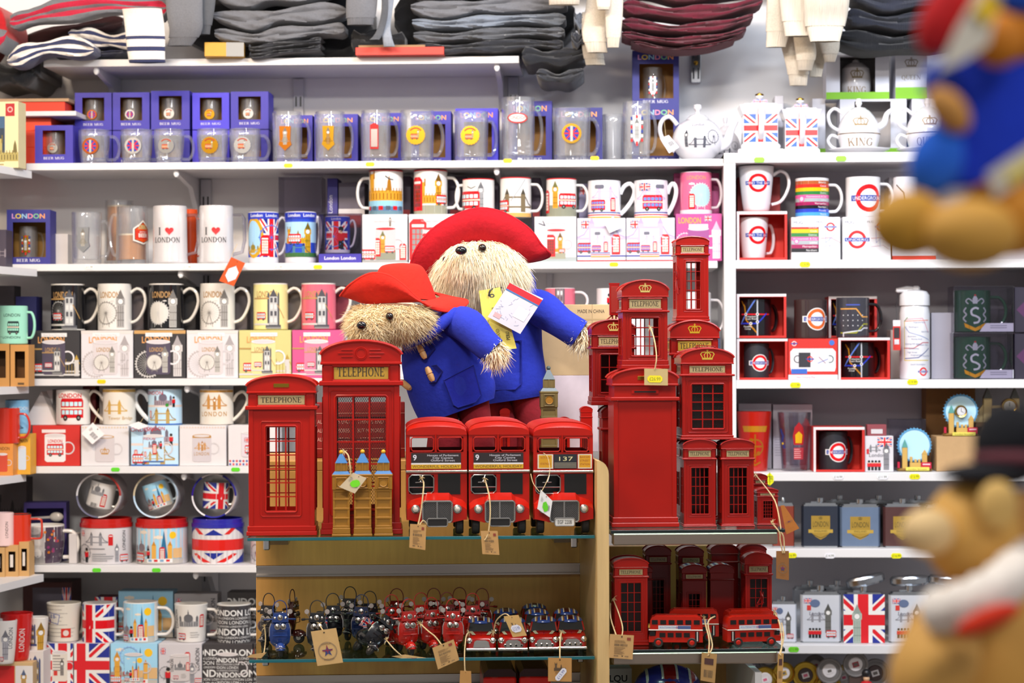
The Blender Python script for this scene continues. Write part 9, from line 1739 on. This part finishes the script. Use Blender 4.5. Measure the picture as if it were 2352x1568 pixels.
brim(rt,P,[(938,628,-.07),(955,575,-.09),(1000,525,-.1),(1075,488,-.1),(1140,490,-.09),(1205,525,-.08),(1238,565,-.07),(1258,590,-.05),(1200,600,.05),(1110,590,.08),(1010,605,.05)],[(1030,640,-.02),(1030,605,-.05),(1050,580,-.06),(1085,568,-.06),(1115,568,-.06),(1145,578,-.05),(1165,595,-.04),(1180,612,-.02),(1150,612,.02),(1110,605,.03),(1060,612,.02)],hm)
MB().ell(P(1110,590,.05),(.07,.06,.075),hm,26,16).build('hat_crown',rt)
b=MB();b.tube(smooth_pts([P(1020,668,-.055),P(1100,682,-.085),P(1185,672,-.06),P(1212,640,.0),P(1180,620,.05)],5),[.014]*21,fl,12);b.ell(P(1200,660,.03),(.03,.05,.045),fl,16,12);b.build('hood',rt)
b=MB();b.tube([front(P,rows,x,y)for x,y in((1112,895),(1180,893),(1194,880),(1194,782),(1120,786))],.0018,mat('felt','12208a'),6);b.build('pocket',rt)
b=MB();dk=mat('felt','14228e');b.add([front(P,rows,x,y)+Vector((0,-.002,0))for x,y in((1035,690),(1095,680),(1097,720),(1040,730))],[(0,1,2,3)],dk);b.build('coat_flap',rt);toggle(rt,front(P,rows,1026,678),front(P,rows,1046,679))
def tagq(corners,dv,col,draw,name,par,th=.0012):
 q=[P(x,y,dv)for x,y in corners];w=(q[1]-q[0]).length;h=(q[3]-q[0]).length;b=MB();n=Vector((0,-1,0));b.add(q+[p-n*th for p in q],[(0,1,2,3),(7,6,5,4),(0,4,5,1),(1,5,6,2),(2,6,7,3),(3,7,4,0)],mat('card',col));d=Dr((0,0,w,h));draw(d,w,h)
 b.decal(d,lambda x,y,o:q[3]+(q[2]-q[3])*(x/w)+(q[0]-q[3])*(y/h)+n*o,mat('printc'),.0003);return b.build(name,par,ang=0)
def yt(d,w,h):
 d.ring(w*.42,h*.9,w*.09,w*.045,'3a3a3a',14);d.at(w*.5,h*.02,1,pi/2);d.text('ENGLAND',h*.2,0,w*.12,'3a4220',serif=1);d.at(w*.82,h*.02,1,pi/2);d.text('PERU',h*.2,0,w*.12,'3a4220',bold=1);d.at(w*.2,h*.02,1,pi/2);d.text('PLEASE REMOVE TAG',h*.36,0,w*.055,'5a5a20');d.at(w*.42,h*.6,1,pi/2);d.text('VIA',h*.08,0,w*.08,'3a4220')
tg=tagq([(1093,672),(1140,664),(1177,800),(1112,806)],-.15,'d8cc5a',yt,'luggage_tag',rt);MB().tube(smooth_pts([P(1115,684,-.152),P(1122,668,-.15),P(1160,662,-.12),P(1200,648,-.06)],4),.0016,mat('rubber','1c1c24'),6).build('cord',tg)
def bk(d,w,h):
 d.rect(0,h*.84,w,h,'b81c2a');d.rect(0,h*.8,w,h*.84,'3a6aa0');R=random.Random(4)
 for i in range(26):x,y=R.uniform(.05,.9),R.uniform(.08,.74);d.line([(x*w,y*h),((x+R.uniform(-.1,.12))*w,(y+R.uniform(-.08,.1))*h)],w*.008,'8a92b0',0)
 d.rect(w*.55,h*.3,w*.9,h*.6,'dcdce4');d.rect(w*.1,h*.08,w*.3,h*.2,'c8a0a0')
bkk=tagq([(1161,655),(1235,690),(1184,768),(1112,730)],-.165,'d4d4de',bk,'picture_booklet',rt,.003)
# smaller bear
rt,P,S=bear_kit(1040,.352,ztop,'smaller plush bear leaning left, red hat tilted over its face')
rows=refine([((968,712),(1045,690)),((930,770),(1080,735)),((922,825),(1108,792)),((930,880),(1128,850)),((946,930),(1137,885)),((968,974),(1134,914))])
b=MB();loft(b,P,rows,fl,wave=.03,cap=False);b.build('coat',rt,ang=60)
limb(rt,P,[(1030,735,-.03),(1070,748,-.06),(1105,785,-.08),(1128,806,-.085)],[32,40,34,32],fl,'sleeve');paw(rt,P,1133,810,-.085,.017,12)
for x0,x1 in((1010,1020),(1085,1095)):b=MB();b.tube([P(x0,920,.01),P(x1,985,.0),Vector((P(x1,975).x,-.005,.02)),Vector((P(x1,975).x,-.005,.004))],[.032,.03,.034,.032],mat('felt','7e0c1a'),22);b.build('boot',rt)
hc=P(900,732,-.06);hr=(.072,.064,.035);MB().ell(hc,hr,mat('fur',CRM[1]),26,18).build('head',rt);sn=P(850,752,-.105);MB().ell(sn,(.032,.04,.028),mat('fur',CRM[0]),20,14).build('muzzle',rt)
fur(rt,[(hc,hr)],22000,.016,['e2cfa4','cdb282','f0e2c0'],5,.8,.25,.0008,P(900,706).z);fur(rt,[(sn,(.032,.04,.028))],6000,.014,['e2cfa4','cdb282','f0e2c0'],6,.7,.2,.0008)
MB().ell(P(895,729,-.143),.0075,mat('enamel','120c0a'),14,10).build('eye',rt);MB().ell(P(833,749,-.156),(.009,.006,.0075),mat('enamel','0c0d12'),14,10).build('nose',rt)
h2m=mat('felt','c8200f')
brim(rt,P,[(783,680,-.06),(808,655,-.1),(850,633,-.125),(890,636,-.13),(925,658,-.125),(960,690,-.11),(995,710,-.09),(1035,716,-.07),(1064,704,-.05),(1072,690,-.02),(1040,682,.005),(985,668,.04),(910,655,.06),(835,662,.03)],[(815,690,-.05),(835,697,-.075),(862,699,-.095),(892,698,-.1),(922,696,-.1),(950,695,-.09),(972,692,-.07),(992,688,-.045),(1005,684,-.03),(1010,680,-.01),(995,674,.015),(965,668,.03),(910,664,.035),(850,674,.01)],h2m)
b=MB();loft(b,P,refine([((915,604),(932,604)),((888,607),(960,607)),((872,615),(976,620)),((862,640),(992,655)),((858,680),(1004,690))]),h2m,.75);b.build('hat_crown',rt,ang=60)
b=MB();b.tube(smooth_pts([P(925,790,-.07),P(985,765,-.08),P(1040,720,-.06),P(1052,716,-.01)],5),[.012]*16,fl,12);b.ell(P(1042,728,.01),(.026,.04,.026),mat('felt','2c4cc8'),16,12);b.build('hood',rt)
b=MB();pk=[front(P,rows,x,y)+Vector((0,-.0015,0))for x,y in((1018,872),(1085,838),(1103,905),(1090,922),(1050,934),(1040,928))];b.add(pk,[tuple(range(6))],mat('felt','1624a0'));b.tube(pk,.0016,mat('felt','12208a'),6,True);b.build('pocket',rt,ang=0)
for pts in(((925,800),(985,785),(998,800),(980,822),(925,838)),((926,850),(1002,838),(1015,852),(1000,876),(930,890))):
 b=MB();q=[front(P,rows,x,y)+Vector((0,-.002,0))for x,y in pts];b.add(q,[tuple(range(5))],mat('felt','101c86'));b.tube(q,.0012,mat('felt','0c1464'),6,True);b.build('toggle_flap',rt,ang=0)
for a,c in(((961,793),(976,823)),((979,842),(993,874)),((920,874),(942,892))):toggle(rt,front(P,rows,*a)+Vector((0,-.012,0)),front(P,rows,*c)+Vector((0,-.012,0)))
# ------------------------------------------------------------ plush toys hanging close to the camera, out of focus
def near(px,py,label,vy=-4.2):
 u,z,S=WALL.hit(px,py,vy);root=thing('hanging_plush_bear',label,'soft toy',(u,vy,z))
 def P(x,y,dv=0):uu,zz,_=WALL.hit(x,y,vy);return Vector((uu-u,dv,zz-z))
 def E(name,x,y,rx,ry,col,dv=0,kind='fur',rot=0,dk=.8):MB().ell(P(x,y,dv),(rx/S,max(rx,ry)/S*dk,ry/S),mat(kind,col),22,14,M=Matrix.Rotation(rot,3,'Y')).build(name,root)
 return root,P,E,S
rt,P,E,S=near(2280,300,'blurred plush bear in a blue coat hanging at the upper right')
b=MB();rows=refine([((2165,120),(2440,80)),((2150,200),(2450,190)),((2140,300),(2440,300)),((2130,380),(2430,380)),((2120,430),(2420,420))]);loft(b,P,rows,mat('felt','1238c8'),.5);b.build('coat',rt)
E('coat_flap',2140,375,62,85,'1f63d8',-.015,'felt',.35,.5);E('foot',2075,520,88,78,'c8922a',-.02);E('foot',2205,545,110,80,'cf9a40',-.03);E('leg',2310,500,120,95,'d0881a',-.01);E('arm',2165,262,38,62,'c98f45',-.02,rot=-.7);E('sleeve',2150,195,42,50,'1a3fb0',-.012,'felt',.3)
E('head',2330,60,120,100,'d98508',-.005);E('muzzle',2270,110,60,62,'c87808',-.03);E('hat',2170,40,55,95,'c01c22',-.0,'felt',.5,.4)
b=MB();b.prism([(p.x,p.z)for p in(P(2125,190),P(2170,90),P(2215,10),P(2250,70),P(2235,130),P(2185,165))],-.045,-.04,mat('card','dcd6c8'));b.prism([(p.x,p.z)for p in(P(2200,60),P(2240,10),P(2262,45),P(2230,90))],-.048,-.045,mat('card','f0c800'));b.build('swing_tag',rt)
b=MB();b.prism([(p.x,p.z)for p in(P(2240,410),P(2420,290),P(2420,360),P(2260,465))],-.035,-.03,mat('card','e4dfd4'));b.prism([(p.x,p.z)for p in(P(2280,415),P(2420,325),P(2420,350),P(2290,435))],-.037,-.035,mat('card','e8d44a'));b.build('paper_tag',rt)
E('blue_cap',2330,5,80,50,'1a4fc8',-.02,'felt');MB().tube([P(2310,20,0),P(2310,-260,0)],.0012,mat('twine','c9b184'),6).build('hanging_cord',rt)
rt,P,E,S=near(2260,1600,'blurred tan plush bear in a black bowler hat, lower right',-4.0)
E('head',2235,1225,115,125,'d2a04e',0);E('muzzle',2120,1215,62,55,'e0c08a',-.02);E('ear',2270,1150,45,55,'dcb468',-.03,dk=.4);E('body',2270,1560,210,240,'cb9744',.01,dk=.55);E('arm',2130,1510,95,130,'d2a052',-.03,rot=.5);E('ear',2345,1200,60,75,'c08a48',.0,dk=.5)
E('hat_brim',2265,1082,108,24,'0a0d18',-.005,'felt',-.06,.95);E('hat_crown',2320,1020,85,95,'080a14',.0,'felt');E('hat_band',2318,1050,90,26,'5a2a34',-.003,'felt',0,1.0)
b=MB();b.tube(smooth_pts([P(2120,1390,-.04),P(2200,1355,-.055),P(2290,1310,-.045),P(2350,1280,0)],4),[.012,.014]*6+[.012],mat('felt','f2e8e0'),12);b.build('scarf',rt);E('scarf_bow',2215,1385,75,24,'cf3216',-.078,'felt',-.4,.3)
u,z,S=WALL.hit(2260,1800,-4.0);b=MB();b.box(-.12,-.06,-.01,.12,.08,0,mat('wood','b98e52'),.002);b.box(-.02,-.0,-z,.02,.03,-.01,mat('wood','b98e52'));tag(b.build('wooden_pedestal',None,(u,-4.0,z)),'small wooden pedestal just under the lower right plush bear','stand')
